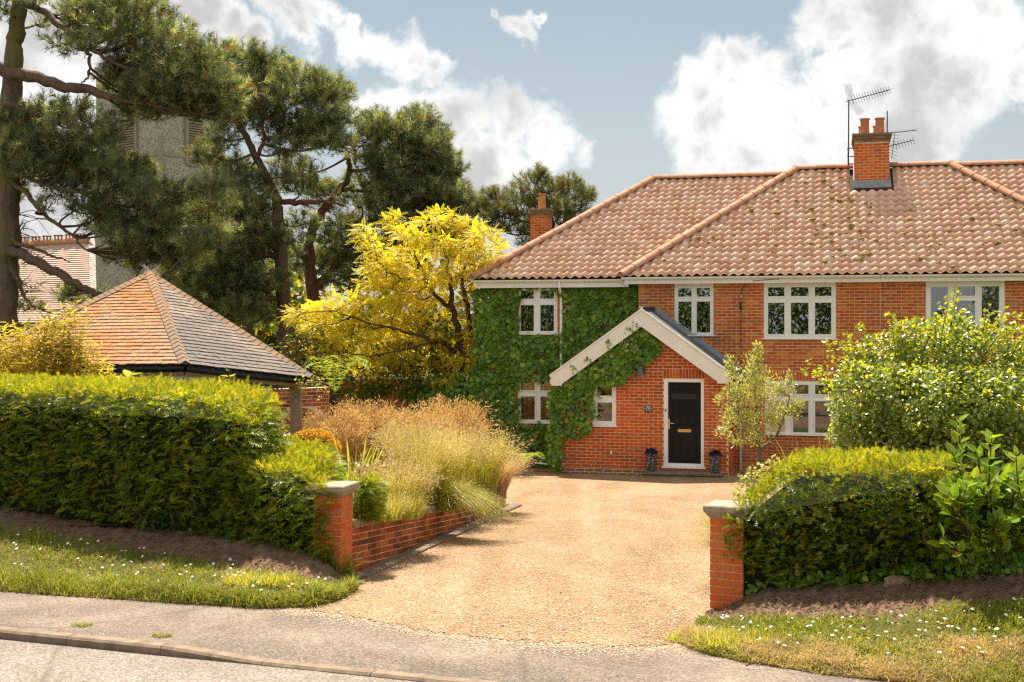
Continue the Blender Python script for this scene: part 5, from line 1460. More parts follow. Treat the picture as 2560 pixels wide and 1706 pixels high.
# ridge caps: folded shingles down the hips
cmv = [(-.10, 0, -.035), (0, 0, .03), (.10, 0, -.035), (-.10, .24, -.05), (0, .24, .012), (.10, .24, -.05), (-.10, 0, -.05), (0, 0, .012), (.10, 0, -.05)]
m = MB(); m.add(cmv, [(0, 1, 4, 3), (1, 2, 5, 4), (6, 7, 1, 0), (7, 8, 2, 1)]); me_cap = m.mesh('hip_shingle')
P = Pieces()
for (e, n_) in ((A_, 26), (R_, 30), (L_, 34)):
    v = T_-e; L = np.linalg.norm(v); y = v/L; x = unit(np.cross(y, (0, 0, 1))); z = np.cross(x, y)
    for k in range(n_): P.add(np.stack([x, y, z], 1), e-po+y*(L*k/n_)+z*.045, (1, 1, 1))
P.put('hip_shingle', 'hip_shingles', me_cap, m_shcap, prf, chosen=lambda l, s: True, limit=100)
m = MB(); 
for (a, b_) in ((L_, A_), (A_, R_)):
    a2, b2 = a-po-np.array((0, .0, .085)), b_-po-np.array((0, 0, .085)); m.tube([a2, a2*.5+b2*.5-np.array((0, 0, .01)), b2], .05, 8)
m.build('gutter', m_black, pav)
pc = W(740, 1000, 23.6)
m = MB(); m.box(-.095, .095, -.095, .095, 0, 2.28, .008); m.build('post', m_oak, pav, loc=(pc[0]-po[0], pc[1]-po[1], 0))
m = MB(); m.prism([(-.08, 1.95), (-.5, 2.32), (-.36, 2.32), (-.08, 2.1)], -.04, .04); m.build('brace', m_oak, pav, loc=(pc[0]-po[0], pc[1]-po[1], 0))
for k, (px, Y) in enumerate(((500, 21.9), (250, 22.2))):
    q_ = W(px, 1000, Y); m = MB(); m.box(-.09, .09, -.09, .09, 0, 2.2, .008); m.build('post', m_oak, pav, loc=(q_[0]-po[0], q_[1]-po[1], 0))
m = MB(); m.tube([A_*.98+T_*.02-po-np.array((0, 0, .17)), R_*.97+T_*.03-po-np.array((0, 0, .17))], .08, 4); m.tube([L_*.98+T_*.02-po-np.array((0, 0, .17)), A_*.98+T_*.02-po-np.array((0, 0, .17))], .08, 4); m.build('beam', m_oak, pav)
# bird deterring spikes on the apex
m = MB()
for k in range(26):
    a = R.uniform(0, 6.28); m.tube([T_-po+np.array((R.uniform(-.05, .12), 0, .03)), T_-po+np.array((.03+.2*math.cos(a), .1*math.sin(a), .16+R.uniform(0, .06)))], .002, 3, False)
m.build('spike', m_steel, pav)
# brick end wall with an arch under the pavilion
aw0 = W(640, 1000, 24.6); aw1 = W(822, 1000, 25.6); dirw = unit((aw1-aw0)[:2])
arch = thing('arch_wall', 'dark red brick wall with a round arch behind the oak post', 'garden wall', (aw0[0], aw0[1], .2), math.atan2(dirw[1], dirw[0]))
Lq = float(np.linalg.norm((aw1-aw0)[:2])); ac, ar, aspr = Lq*.62, .34, 1.15
m = MB(); m.box(0, ac-ar, 0, .2, 0, 2.0); m.box(ac+ar, Lq, 0, .2, 0, 2.0)
nseg = 12
pts_ = [(ac+ar*math.cos(math.pi*(1-k/nseg)), aspr+ar*math.sin(math.pi*(1-k/nseg))) for k in range(nseg+1)]
for k in range(nseg):
    m.prism([pts_[k], pts_[k+1], (pts_[k+1][0], 2.0), (pts_[k][0], 2.0)], 0.0, .2)
wq = m.build('wall', m_mortar, arch)
P = Pieces(); brick_pieces(P, lay(0, Lq, 0.05, 2.0, ok=lambda x, z, w: not (abs(x)-0 < 0) and not ((abs(x-ac)+w/2 < ar+.14 and z < aspr) or math.hypot(max(0, abs(x-ac)-w/2), max(0, z-aspr)) < ar+.12 and z >= aspr-.05 or (abs(x-ac)-w/2 < ar+.0 and z < aspr))), FRONT, np.array((0, 0, 0.)))
for k in range(16):
    a = math.pi*(k+.5)/16; d = np.array((math.cos(a), 0, math.sin(a))); f = np.stack([np.array((d[2], 0, -d[0])), np.array((0, 1., 0)), d], 1)
    P.add(f, np.array((ac, 0, aspr))+d*(ar+.06), (.075/.215, 1, .112/.065))
P.put('brick', 'brickwork', brick_mesh(m_dark), m_dark, wq, limit=70)
m = MB()
for k in range(-3, 4): m.tube([(ac+k*.1, .1, 0), (ac+k*.1, .1, aspr+math.sqrt(max(.001, ar*ar-(k*.1)**2)))], .008, 5)
for z in (.4, .8, 1.15): m.tube([(ac-ar, .1, z), (ac+ar, .1, z)], .008, 5)
m.build('iron_grille', m_iron, arch)
m = MB(); m.box(-.4, Lq+.3, 1.2, 1.3, 0, 2.4); m.build('rear_panel', m_dkwood, arch)

# garden wall from the pavilion to the house
gw = thing('garden_wall', 'orange brick garden wall under ivy, joining the pavilion to the house', 'garden wall', (HO[0], HO[1], 0), -HA)
gsl = wall_slab('wall', gw, m_mortar, -9.2, -2.27, -.2, flat(2.0), 2.0, thick=.2)
P = Pieces(); brick_pieces(P, lay(-9.2, -2.27, -.1, 2.0), FRONT, np.array((0, 2.0, 0.)))
m_orange = m_brick('orange brick', [(.42, .13, .04), (.5, .17, .05), (.46, .15, .045)], .3, (.85, 1.15))
P.put('brick', 'brickwork', brick_mesh(m_orange), m_orange, gsl, chosen=lambda l, s: -5.3 < l[0] < -3.6 and l[2] > 1.2, limit=90)
m = MB(); m.box(-9.2, -2.27, 1.96, 2.24, 2.003, 2.06, .01); m.build('coping', m_coping, gw)

# ------------------------------------------------------------------ church
TY = 66.0
tw0, tw1, tw2 = W(236, 400, TY+3.4), W(402, 400, TY), W(567, 400, TY+3.4)
tower = thing('church_tower', 'flint church tower with louvred belfry openings behind the pines', 'church tower', (tw1[0], tw1[1], 0))
to = np.array((tw1[0], tw1[1], 0.)); back = tw0+tw2-tw1
zt = W(402, 150, TY)[2]; zstr = W(402, 388, TY)[2]
def foot(p): return (p[0]-to[0], p[1]-to[1])
pl_ = [foot(tw1), foot(tw2), foot(back), foot(tw0)]
def scale_poly(pl, k): 
    c = np.mean(np.array(pl), 0); return [tuple(c+(np.array(p)-c)*k) for p in pl]
m = MB(); m.prism(pl_, -.5, zstr, axis='z'); m.prism(scale_poly(pl_, .975), zstr+.201, zt, axis='z'); m.build('wall', m_flt, tower)
m = MB(); m.prism(scale_poly(pl_, 1.02), zstr, zstr+.2, axis='z'); m.build('string_course', m_stone, tower)
m = MB(); m.prism(scale_poly(pl_, 1.0), zt+.001, zt+.3, axis='z'); m.build('parapet', m_flt, tower)
m = MB(); m.prism([(-.2, -.22), (.2, -.22), (.2, .3), (-.2, .3)], -.5, zstr-.3, axis='z'); m.prism([(-.12, -.14), (.12, -.14), (.12, .3), (-.12, .3)], zstr-.299, zstr+1.0, axis='z'); m.build('buttress', m_stone, tower)
for (pa, pb, x0, x1, y0, y1) in ((tw0, tw1, 302, 339, 300, 380), (tw1, tw2, 469, 504, 300, 410)):
    d = unit((pb-pa)[:2]); n_ = np.array((d[1], -d[0])); n_ = n_ if n_[1] < 0 else -n_
    def onface(px):
        tx = (px-CX)/F; # intersect the view ray with the face plane
        den = n_[0]*tx+n_[1]; Yq = (n_[0]*pa[0]+n_[1]*pa[1])/den; return np.array((tx*Yq, Yq))
    q0, q1 = onface(x0), onface(x1); Yc = (q0[1]+q1[1])/2; za, zb = HC-(y1-HY)/F*Yc, HC-(y0-HY)/F*Yc
    c = (q0+q1)/2-to[:2]; wd = np.linalg.norm(q1-q0)/2
    lo = link('belfry_opening', None, parent=tower, loc=(c[0], c[1], za)); lo.rotation_euler = (0, 0, math.atan2(d[1], d[0]))
    m = MB(); H = zb-za
    m.box(-wd-.16, -wd, -.10, .1, -.1, H+.2); m.box(wd, wd+.16, -.10, .1, -.1, H+.2); m.box(-wd, wd, -.10, .1, -.15, -.001); m.prism([(-wd, H), (wd, H), (wd, H+.15), (0, H+.7), (-wd, H+.15)], -.10, .1); m.build('surround', m_stone, lo)
    m = MB(); m.box(-wd, wd, -.02, .0, 0, H); m.build('void', m_dkwood, lo)
    k = .06; 
    while k < H-.05:
        m = MB(); m.box(-wd+.005, wd-.005, -.012, .012, -.07, .07); o = m.build('louvre', m_oak, lo); o.location = (0, -.06, k); o.rotation_euler = (-.7, 0, 0); k += .135
# nave roof
NY = 60.0
n0, n1 = W(-140, 628, NY+1), W(222, 606, NY); e0, e1 = W(-140, 806, NY-4.6), W(226, 809, NY-5.2)
church = thing('church_nave', 'church nave with pale tiled roof and crested ridge at the far left', 'church', (n1[0], n1[1], 0))
co_ = np.array((n1[0], n1[1], 0.))
m = MB(); rows = 38
for r in range(rows):
    t0, t1 = r/rows, (r+1)/rows
    up = np.array((0, 0, .045)); 
    a, b_ = e0+(n0-e0)*t0-co_+up, e1+(n1-e1)*t0-co_+up; c, d = e1+(n1-e1)*t1-co_, e0+(n0-e0)*t1-co_
    m.add([a, b_, c, d, a-up, b_-up], [(0, 1, 2, 3), (4, 5, 1, 0)])
m_nave = m_plain('pale church tiles', (.50, .36, .29), .85, .15, .25, 3, kind='World', bump=.01, bscale=8)
nr = m.build('roof', m_nave, church)
m = MB(); m.tube([n0-co_+np.array((0, 0, .1)), n1-co_+np.array((0, 0, .1))], .16, 8); m.build('ridge', m_rdg, church)
for k in range(13):
    p = n0+(n1-n0)*(k+.3)/13-co_; m = MB()
    for s_ in (-.16, 0, .16): m.box(p[0]+s_-.03, p[0]+s_+.03, p[1]-.05, p[1]+.05, p[2]+.22, p[2]+.44)
    m.box(p[0]-.22, p[0]+.22, p[1]-.05, p[1]+.05, p[2]+.38, p[2]+.44+.001); m.build('crest_tile', m_rdg, church)
m = MB(); m.add([e1-co_+np.array((0, 0, .08)), n1-co_+np.array((0, 0, .08)), n1-co_+np.array((.3, 0, .08)), e1-co_+np.array((.3, 0, .08))], [(0, 3, 2, 1)]); m.box(e0[0]-co_[0], e1[0]-co_[0], e0[1]-co_[1]+.5, e0[1]-co_[1]+.9, -.5, e0[2]-.1); m.build('wall', m_flt, church)

# ------------------------------------------------------------------ trees
pt = T_pine(26)
pin = T_pinnate()
def smooth_path(p, n=6):
    p = np.array(p, float); t = np.arange(len(p)); tt = np.linspace(0, len(p)-1, (len(p)-1)*n+1); out = []
    for x in tt:
        i = min(int(x), len(p)-2); f = x-i
        p0, p1, p2, p3 = p[max(i-1, 0)], p[i], p[i+1], p[min(i+2, len(p)-1)]
        out.append(.5*((2*p1)+(-p0+p2)*f+(2*p0-5*p1+4*p2-p3)*f*f+(-p0+3*p1-3*p2+p3)*f**3))
    return np.array(out)
class Tree:
    def __init__(s, name, label, cat, px, Y, z, group=None):
        b = W(px, 900, Y); s.o = np.array((b[0], b[1], z)); s.Y = Y; s.nodes = []
        s.obj = thing(name, label, cat, tuple(s.o), group=group); s.tw = MB()
    def limb(s, name, pts, mat, seg=10, wob=.02):
        """pts: (px, py, depth offset, radius in m)"""
        P = [np.append(W(a, b, s.Y+d)-s.o, r) for a, b, d, r in pts]; P = smooth_path(P, 5)
        P[1:-1, :3] += rng.normal(size=(len(P)-2, 3))*wob
        rad = P[:, 3]*(1+rng.uniform(-.06, .06, len(P)))
        m = MB(); m.tube(list(P[:, :3]), list(rad), seg); m.build(name, mat, s.obj, smooth=True)
        s.nodes += [(p[:3], p[3]) for p in P]
    def raw_limb(s, name, P, mat, seg=8):
        P = smooth_path([np.append(np.array(p)-s.o, r) for p, r in P], 4); m = MB(); m.tube(list(P[:, :3]), list(P[:, 3]), seg); m.build(name, mat, s.obj, smooth=True); s.nodes += [(p[:3], p[3]) for p in P]
    def twigs(s, cs, mat, r0=.03, sub=3, spread=.6):
        N = np.array([n for n, _ in s.nodes])
        for c, rx, ry in cs:
            d = np.linalg.norm((N-c)*np.array((1, .6, 1.3)), axis=1) + np.where(N[:, 2] > c[2]+ry*.5, 1.5, 0); k = int(np.argmin(d)); a = N[k]
            mid = (a+c)/2+np.array((R.uniform(-.2, .2), R.uniform(-.2, .2), -.12*np.linalg.norm(a-c)))
            s.tw.tube(list(smooth_path([a, mid, c], 4)), list(np.linspace(min(r0*1.6, s.nodes[k][1]*.8+.004), r0*.5, 9)), 5, False)
            for _ in range(sub):
                e = c+np.array((R.uniform(-1, 1)*rx*.9, R.uniform(-1, 1)*rx*.6, R.uniform(-.3, .9)*ry)); b = (a+c)/2*.4+c*.6
                s.tw.tube(list(smooth_path([b, (b+e)/2+np.array((0, 0, -.06)), e], 3)), list(np.linspace(r0*.6, r0*.2, 7)), 4, False)
    def close(s, mat): 
        if s.tw.n: s.tw.build('branches', mat, s.obj, kind='stuff')
def pads3(T, pads, depth=.8):
    out = []
    for p in pads:
        x, y, rx, ry = p[:4]; dy = p[4] if len(p) > 4 else R.uniform(-1, 1)*depth
        Yq = T.Y+dy; out.append((W(x, y, Yq)-T.o, rx*Yq/F, ry*Yq/F))
    return out
def fill_pads(poly, n, rx=(34, 58), ry=(20, 32), avoid=()):
    P_ = np.array(poly, float); lo, hi = P_.min(0), P_.max(0); out = []; tries = 0
    while len(out) < n and tries < 4000:
        tries += 1; q = np.array((R.uniform(lo[0], hi[0]), R.uniform(lo[1], hi[1])))
        if not in_poly(q[None], poly)[0]: continue
        if any(a[0] < q[0] < a[2] and a[1] < q[1] < a[3] for a in avoid): continue
        if any(math.hypot((q[0]-o[0])/1.5, q[1]-o[1]) < 17 for o in out): continue
        out.append((q[0], q[1], R.uniform(*rx), R.uniform(*ry), R.uniform(-1.2, 1.0)))
    return out
BELF = [(275, 285, 365, 410), (430, 300, 520, 430), (370, 390, 500, 470)]
def pine_crown(T, pads, mat, dens=38, size=(.17, .31), name='crown'):
    if T.Y > 38: size = (size[0]*1.2, size[1]*1.2); dens *= .7
    C = Cloud()
    for c, rx, ry in pads:
        n = int(dens*math.pi*rx*ry*2.2)+8
        d = rdir(n); r = (.35+.65*rng.uniform(0, 1, n)**.6)[:, None]
        lump = 1+.34*np.sin(d[:, 0:1]*7+c[0]*5)*np.sin(d[:, 2:3]*6+c[2]*3)
        r = r*(1+.45*rng.uniform(0, 1, (n, 1))*(rng.uniform(0, 1, (n, 1)) < .16)*(d[:, 2:3] > -.2))
        pos = c + d*np.array((rx, rx*.85, ry))*r*lump
        ax = d*np.array((.9, .9, .5))+np.array((0, 0, .75))+rng.normal(size=(n, 3))*.35
        C.add(*scatter(*pt, pos, ax, rdir(n), rng.uniform(*size, n)))
    C.build(name, mat, T.obj, kind='stuff')

# large pine at the left edge
T1 = Tree('pine_tree', 'tall pine at the far left with furrowed mossy trunk and heavy low limbs', 'pine tree', 24, 30.0, .2)
T1.limb('trunk', [(2,1000,0,.36),(6,850,0,.33),(14,700,0,.31),(20,520,0,.29),(26,330,0,.27),(36,150,0,.22),(46,40,0,.19),(56,-80,0,.16)], m_barkmoss, 14)
T1.limb('limb', [(-40,150,-.6,.16),(20,180,-.5,.155),(90,195,-.6,.14),(160,216,-.8,.125),(232,228,-.9,.10),(300,250,-1.0,.06),(380,262,-1,.03)], m_barkpine)
T1.limb('limb', [(52,10,0,.09),(110,30,-.4,.085),(160,70,-.6,.07),(196,105,-.7,.06),(222,140,-.8,.045),(222,190,-.9,.03),(204,212,-.9,.015)], m_barkpine, 8)
T1.limb('limb', [(222,120,-.8,.05),(270,150,-.9,.04),(340,178,-1,.03),(420,205,-1,.02)], m_barkpine, 7)
T1.limb('limb', [(-30,255,-.5,.10),(30,262,-.6,.085),(80,282,-.7,.06),(140,300,-.7,.03)], m_barkpine, 8)
T1.limb('limb', [(20,625,-.2,.13),(80,650,-.4,.12),(140,680,-.6,.105),(200,718,-.8,.09),(248,738,-.9,.07),(290,742,-1,.04)], m_barkpine)
T1.limb('limb', [(24,600,-.2,.05),(80,618,-.4,.045),(130,640,-.5,.03),(175,656,-.6,.012)], m_barkmoss, 7)
T1.limb('limb', [(30,450,-.2,.06),(70,490,-.4,.06),(110,535,-.5,.05),(180,590,-.7,.035),(215,625,-.8,.02)], m_barkmoss, 7)
T1.limb('limb', [(60,440,-.2,.05),(120,465,-.5,.045),(190,480,-.7,.035),(260,500,-.8,.02)], m_barkmoss, 7)
T1.limb('limb', [(20,660,-.1,.07),(44,700,-.3,.06),(62,745,-.4,.04),(90,770,-.5,.02)], m_barkpine, 7)
p1 = [(250,30,90,50),(330,20,80,45),(390,50,60,40),(200,20,60,40),(290,80,80,40),(380,110,70,40),(440,100,50,30),(330,140,60,30),(200,120,40,22),(150,110,26,14),
 (410,160,70,36),(480,150,50,30),(350,190,60,26),(540,190,44,34),(500,215,60,34),(440,230,60,30),(370,225,60,28),(300,225,44,20),
 (560,240,40,36),(530,280,44,26),(470,272,44,22),(400,275,44,16),(330,278,36,14),
 (40,305,60,28),(110,290,60,30),(180,275,50,26),(60,350,70,34),(150,335,70,34),(230,320,60,30),(270,350,44,26),(30,400,60,34),(110,395,70,36),(190,390,70,36),(250,390,40,24),
 (330,425,60,26),(250,430,60,28),(170,440,60,30),(90,440,50,26),(400,440,55,28),(440,460,45,34),(350,470,60,28),(280,475,55,26),(420,500,40,26),
 (10,330,30,40),(0,20,30,30),(80,10,30,20),(100,60,20,14),(260,560,60,34),(330,540,60,34),(400,560,60,34),(300,600,60,30),(370,610,70,34),(450,590,55,34),
 (40,500,14,8),(110,520,18,9),(150,490,34,16),(200,520,40,20),(250,520,40,22),(190,745,40,20),(240,765,34,18),(165,735,20,14),(70,770,30,10),(480,540,40,30),(520,470,36,30),(330,640,60,26),(440,650,60,26)]
p1 = [q for q in p1 if not any(a[0] < q[0] < a[2] and a[1] < q[1] < a[3] for a in BELF)]+fill_pads([(130,0),(420,0),(440,60),(520,130),(600,210),(590,285),(480,285),(300,262),(250,180),(190,100)], 24, avoid=BELF)+fill_pads([(290,150),(540,190),(560,280),(300,282)], 14)+fill_pads([(0,300),(90,280),(250,310),(290,420),(420,440),(560,470),(560,640),(330,670),(250,560),(230,470),(0,440)], 34, avoid=BELF)
pd1 = pads3(T1, p1, 1.0); T1.twigs(pd1, m_barkpine, .028); pine_crown(T1, pd1, L_pine, 68); T1.close(m_barkpine)
# bare dead twigs at its foot
m = MB()
for k in range(36):
    a = W(50+R.uniform(-10, 10), R.uniform(520, 800), 29.8)-T1.o; e = a+np.array((R.uniform(.3, 1.0), R.uniform(-.6, .2), R.uniform(-.5, .5)))
    m.tube(list(smooth_path([a, (a+e)/2+np.array((0, 0, R.uniform(-.1, .2))), e], 3)), list(np.linspace(.012, .003, 7)), 4, False)
m.build('dead_twigs', m_twig, T1.obj, kind='stuff')

# the pair of pines in the middle
T2 = Tree('pine_tree', 'broad pine with straight dark trunk rising just right of the pavilion roof', 'pine tree', 708, 40.0, .1)
T2.limb('trunk', [(724,930,0,.27),(716,850,0,.25),(708,740,0,.225),(702,640,0,.21),(697,560,0,.19),(690,500,0,.16),(665,440,0,.13),(640,395,0,.115),(610,330,0,.10),(570,290,0,.07)], m_barkpine, 12)
T2.limb('limb', [(690,640,0,.11),(640,635,-.3,.10),(560,640,-.5,.085),(500,625,-.6,.07),(440,630,-.7,.04)], m_barkred, 8)
T2.limb('limb', [(700,745,0,.09),(640,750,-.3,.08),(590,770,-.5,.06),(540,772,-.6,.03)], m_barkpine, 8)
T2.limb('limb', [(705,770,0,.06),(660,795,-.3,.05),(620,815,-.4,.03)], m_barkmoss, 7)
T2.limb('limb', [(640,400,0,.08),(660,350,-.2,.06),(655,300,-.2,.045),(700,300,-.3,.03)], m_barkred, 7)
T2.limb('limb', [(655,350,0,.06),(710,340,-.2,.05),(770,320,-.3,.03)], m_barkred, 7)
T2.limb('limb', [(694,505,0,.10),(750,508,-.2,.09),(810,505,-.3,.06),(860,515,-.3,.03)], m_barkred, 8)
p2 = [(610,140,50,26),(650,160,50,34),(560,150,40,34),(700,180,44,30),(745,190,44,26),(800,215,50,28),(845,245,34,24),(770,250,60,30),(700,245,60,32),(640,225,56,30),(590,215,50,32),
 (850,300,44,26),(800,310,60,28),(730,310,60,28),(670,290,44,26),(610,290,40,20),(780,350,60,26),(840,355,44,24),
 (560,350,40,30),(520,390,44,34),(580,420,60,30),(640,470,60,26),(560,480,60,34),(520,520,60,34),(600,530,70,30),(690,455,50,20),(640,570,60,28),(550,580,70,34),(500,610,60,30),
 (740,470,50,18),(600,620,70,26),(540,660,70,28),(620,680,60,26),(480,680,60,30),(560,715,60,26),(640,720,44,24),(500,740,60,26),(590,760,50,22),(450,700,50,26),(640,800,44,20),(585,800,40,18),
 (750,430,50,18),(760,560,44,20),(740,600,36,20),(660,620,36,22)]
p2 += fill_pads([(560,130),(700,170),(850,230),(880,300),(850,380),(720,390),(650,390),(600,330),(560,290)], 18)+fill_pads([(520,400),(640,430),(690,520),(690,800),(560,800),(440,720),(440,600),(500,520)], 34)
pd2 = pads3(T2, p2, 1.1); T2.twigs(pd2, m_barkpine, .028); pine_crown(T2, pd2, L_pine, 68); T2.close(m_barkpine)
T3 = Tree('pine_tree', 'leaning orange barked pine forking twice behind the yellow tree', 'pine tree', 785, 42.0, .1)
T3.limb('trunk', [(778,930,0,.25),(780,830,0,.235),(782,740,0,.22),(775,660,0,.19),(772,600,0,.17),(790,560,0,.155),(812,520,0,.14),(845,480,0,.12),(872,440,0,.10),(872,400,0,.085),(855,360,0,.06)], m_barkred, 12)
T3.limb('limb', [(785,720,0,.15),(820,690,-.2,.14),(850,650,-.3,.13),(866,610,-.3,.11),(880,570,-.3,.08),(905,545,-.3,.05)], m_barkred, 9)
T3.limb('limb', [(772,655,0,.09),(740,625,-.2,.085),(715,600,-.3,.07)], m_barkpine, 8)
T3.limb('limb', [(868,430,0,.08),(920,425,-.2,.06),(980,420,-.4,.045),(1040,410,-.4,.03)], m_barkred, 7)
T3.limb('limb', [(868,600,-.2,.08),(920,618,-.3,.07),(970,622,-.4,.05),(1030,600,-.4,.03)], m_barkred, 7)
T3.limb('limb', [(785,690,0,.05),(830,640,.4,.05),(900,570,.5,.04),(980,520,.5,.03)], m_barkpine, 7)
T3.limb('limb', [(850,475,0,.07),(920,480,-.2,.06),(1000,500,-.2,.04)], m_barkred, 7)
p3 = [(945,300,30,20),(960,325,50,24),(1020,320,44,28),(1068,290,24,22),(1040,300,34,24),(1085,335,34,22),(920,350,44,24),(985,360,60,26),(1060,375,60,28),(1108,345,14,12),(1100,385,34,22),
 (910,395,44,20),(960,405,56,26),(1030,420,60,28),(1090,430,44,24),(1130,400,18,18),(1140,425,18,16),(930,450,60,24),(1000,465,60,28),(1070,475,56,26),(1115,475,30,20),(1150,480,16,14),
 (900,500,60,22),(970,515,64,28),(1045,525,60,26),(1110,520,40,24),(1150,520,28,22),(930,555,60,24),(1010,570,60,26),(1090,570,50,26),(1150,560,30,24),(960,610,56,24),(1040,620,50,24),(900,600,44,20),
 (860,650,44,20),(900,690,44,24),(840,700,36,20),(960,670,44,24),(1020,680,44,24),(820,600,34,18),(840,560,34,14),(1100,620,44,24),(1160,600,30,20)]
p3 += fill_pads([(905,310),(1075,290),(1140,420),(1160,620),(1000,720),(860,640),(880,480),(900,400)], 34)+[(x_, y_, a_, b_, 1.6) for x_, y_, a_, b_, _ in fill_pads([(720,410),(880,420),(890,660),(735,680)], 13, (30, 46), (16, 24))]
pd3 = pads3(T3, p3, 1.1); T3.twigs(pd3, m_barkred, .028); pine_crown(T3, pd3, L_pine, 68); T3.close(m_barkpine)
# rusty pine beyond the house roof
T4 = Tree('pine_tree', 'small rusty tipped pine showing above the roof beside the little chimney', 'pine tree', 1380, 47.0, 0)
T4.limb('trunk', [(1390,800,0,.2),(1385,650,0,.18),(1378,560,0,.13),(1370,520,0,.1),(1355,480,0,.06)], m_barkpine, 8)
T4.limb('limb', [(1385,600,0,.08),(1330,560,0,.06),(1270,545,0,.04),(1230,540,0,.03)], m_barkpine, 7)
T4.limb('limb', [(1382,580,0,.07),(1430,540,0,.05),(1460,510,0,.03)], m_barkpine, 7)
T4.limb('limb', [(1290,670,0,.07),(1330,640,0,.06),(1390,640,0,.05)], m_barkpine, 7)
p4 = [(1340,455,36,22),(1345,440,14,14),(1380,480,40,22),(1420,470,34,20),(1425,455,14,12),(1455,495,26,16),(1465,490,16,14),(1300,490,40,20),(1250,495,34,18),(1230,510,30,20),(1310,525,50,24),(1260,540,44,20),(1210,530,24,14),(1370,525,50,24),(1420,520,44,22),
 (1340,560,44,18),(1400,560,40,18),(1440,540,24,14),(1290,575,36,16),(1240,575,24,12),(1330,600,30,12),(1200,560,34,26),(1180,520,26,26)]
pd4 = pads3(T4, p4, .8); T4.twigs(pd4, m_barkpine, .03); pine_crown(T4, pd4, L_pinefar, 64, (.22, .32)); T4.close(m_barkpine)

# pale broadleaf trees behind the pines
lt = T_leaf(.42, .1, .15)
def leafy(T, pads, mat, dens, size, name='crown', hang=.2, shell=.5, flat_=None):
    C = Cloud()
    for c, rx, ry in pads:
        n = int(dens*math.pi*rx*ry)+6; d = rdir(n); r = (shell+(1-shell)*rng.uniform(0, 1, n)**.6)[:, None]
        pos = c+d*np.array((rx, rx*.8, ry))*r*(1+.18*np.sin(d[:, 0:1]*6+c[0]*4)*np.sin(d[:, 2:3]*7+c[2]))
        C.add(*scatter(*lt, pos, d+rng.normal(size=(n, 3))*.7-np.array((0, 0, hang)), (d*.6+np.array((0, 0, .6))+rng.normal(size=(n, 3))*.5) if flat_ is None else (np.array(flat_)+d*.25+rng.normal(size=(n, 3))*.28), rng.uniform(*size, n)))
    C.build(name, mat, T.obj, kind='stuff')
for k, (px, lab, pads) in enumerate([
  (620, 'pale broadleaf tree glimpsed between the church tower and the pine trunks', [(600,560,60,50),(660,620,60,50),(580,640,60,60),(640,710,70,50),(560,720,60,50),(690,700,50,50),(610,790,60,50),(700,790,40,40)]),
  (880, 'pale broadleaf tree behind the forked pine and the yellow tree', [(760,640,50,40),(830,620,50,40),(860,690,60,50),(780,720,50,50),(920,640,50,40),(1000,700,70,50),(930,760,70,60),(1080,660,70,60),(820,800,60,50),(1020,800,80,60),(1100,760,70,60),(1160,680,40,50)])]):
    T = Tree('broadleaf_tree', lab, 'tree', px, 50+4*k, 0)
    T.limb('trunk', [(px,900,0,.25),(px+4,780,0,.2),(px-6,640,0,.1)], m_twig, 8)
    pd = pads3(T, pads, 1.5); T.twigs(pd, m_twig, .04, 2); leafy(T, pd, L_decid if k == 0 else L_shrub, 26, (.22, .38)); T.close(m_twig)

# yellow tree
T5 = Tree('yellow_tree', 'golden leaved ornamental tree spreading beside the ivy covered house corner', 'tree', 1180, 32.8, .2)
T5.limb('trunk', [(1206,960,0,.13),(1190,915,0,.12),(1160,880,0,.105),(1142,820,0,.09),(1130,760,0,.075),(1125,700,0,.05),(1115,640,0,.03),(1100,580,0,.015)], m_twig, 10)
T5.limb('limb', [(1180,960,.2,.10),(1184,900,.2,.09),(1176,820,.2,.075),(1164,750,.2,.06),(1155,690,.2,.045),(1180,620,.2,.02)], m_twig, 9)
T5.limb('limb', [(1130,770,0,.06),(1085,735,-.3,.05),(1060,690,-.4,.035),(1040,640,-.4,.02),(1000,590,-.4,.01)], m_twig, 7)
T5.limb('limb', [(1140,880,-.1,.05),(1080,850,-.6,.045),(1010,830,-.9,.035),(930,810,-1.1,.025),(840,780,-1.2,.015),(760,785,-1.2,.008)], m_twig, 7)
T5.limb('limb', [(1090,855,-.5,.035),(1020,870,-.8,.03),(940,890,-1,.02),(850,880,-1.1,.01)], m_twig, 6)
T5.limb('limb', [(1060,700,-.3,.03),(990,690,-.5,.025),(930,640,-.6,.015),(900,590,-.6,.008)], m_twig, 6)
p5 = [(905,575,22,12),(925,600,34,14),(950,630,44,18),(985,545,20,12),(1000,570,34,16),(1030,590,44,20),(1105,535,26,12),(1080,555,34,14),(1130,550,34,16),(1170,570,40,18),(1210,590,36,18),(1240,615,26,16),
 (970,665,50,18),(1030,640,56,22),(1090,610,56,24),(1150,620,56,24),(1205,640,46,22),(930,680,34,14),(1000,700,54,20),(1070,690,60,24),(1140,690,56,24),(1200,690,40,22),(1230,660,30,18),
 (1030,740,54,20),(1090,750,50,20),(1000,755,40,16),(760,780,44,12),(735,792,18,8),(820,770,50,16),(880,755,54,18),(940,760,50,18),(850,800,60,20),(920,805,60,22),(985,800,54,20),(800,815,40,14),(1040,800,44,18),
 (880,840,60,20),(950,845,60,20),(1020,850,50,18),(1080,850,36,16),(830,850,44,14),(790,880,40,14),(850,890,54,16),(920,890,60,18),(990,895,54,18),(1050,900,44,16),(1100,905,34,14),(1160,905,28,14),(1120,950,24,10),(1050,945,34,12),
 (890,930,50,14),(960,935,50,14),(830,925,30,12),(1180,840,22,30),(1175,760,30,26),(1195,720,30,22),(930,960,34,10),(1200,880,20,26)]
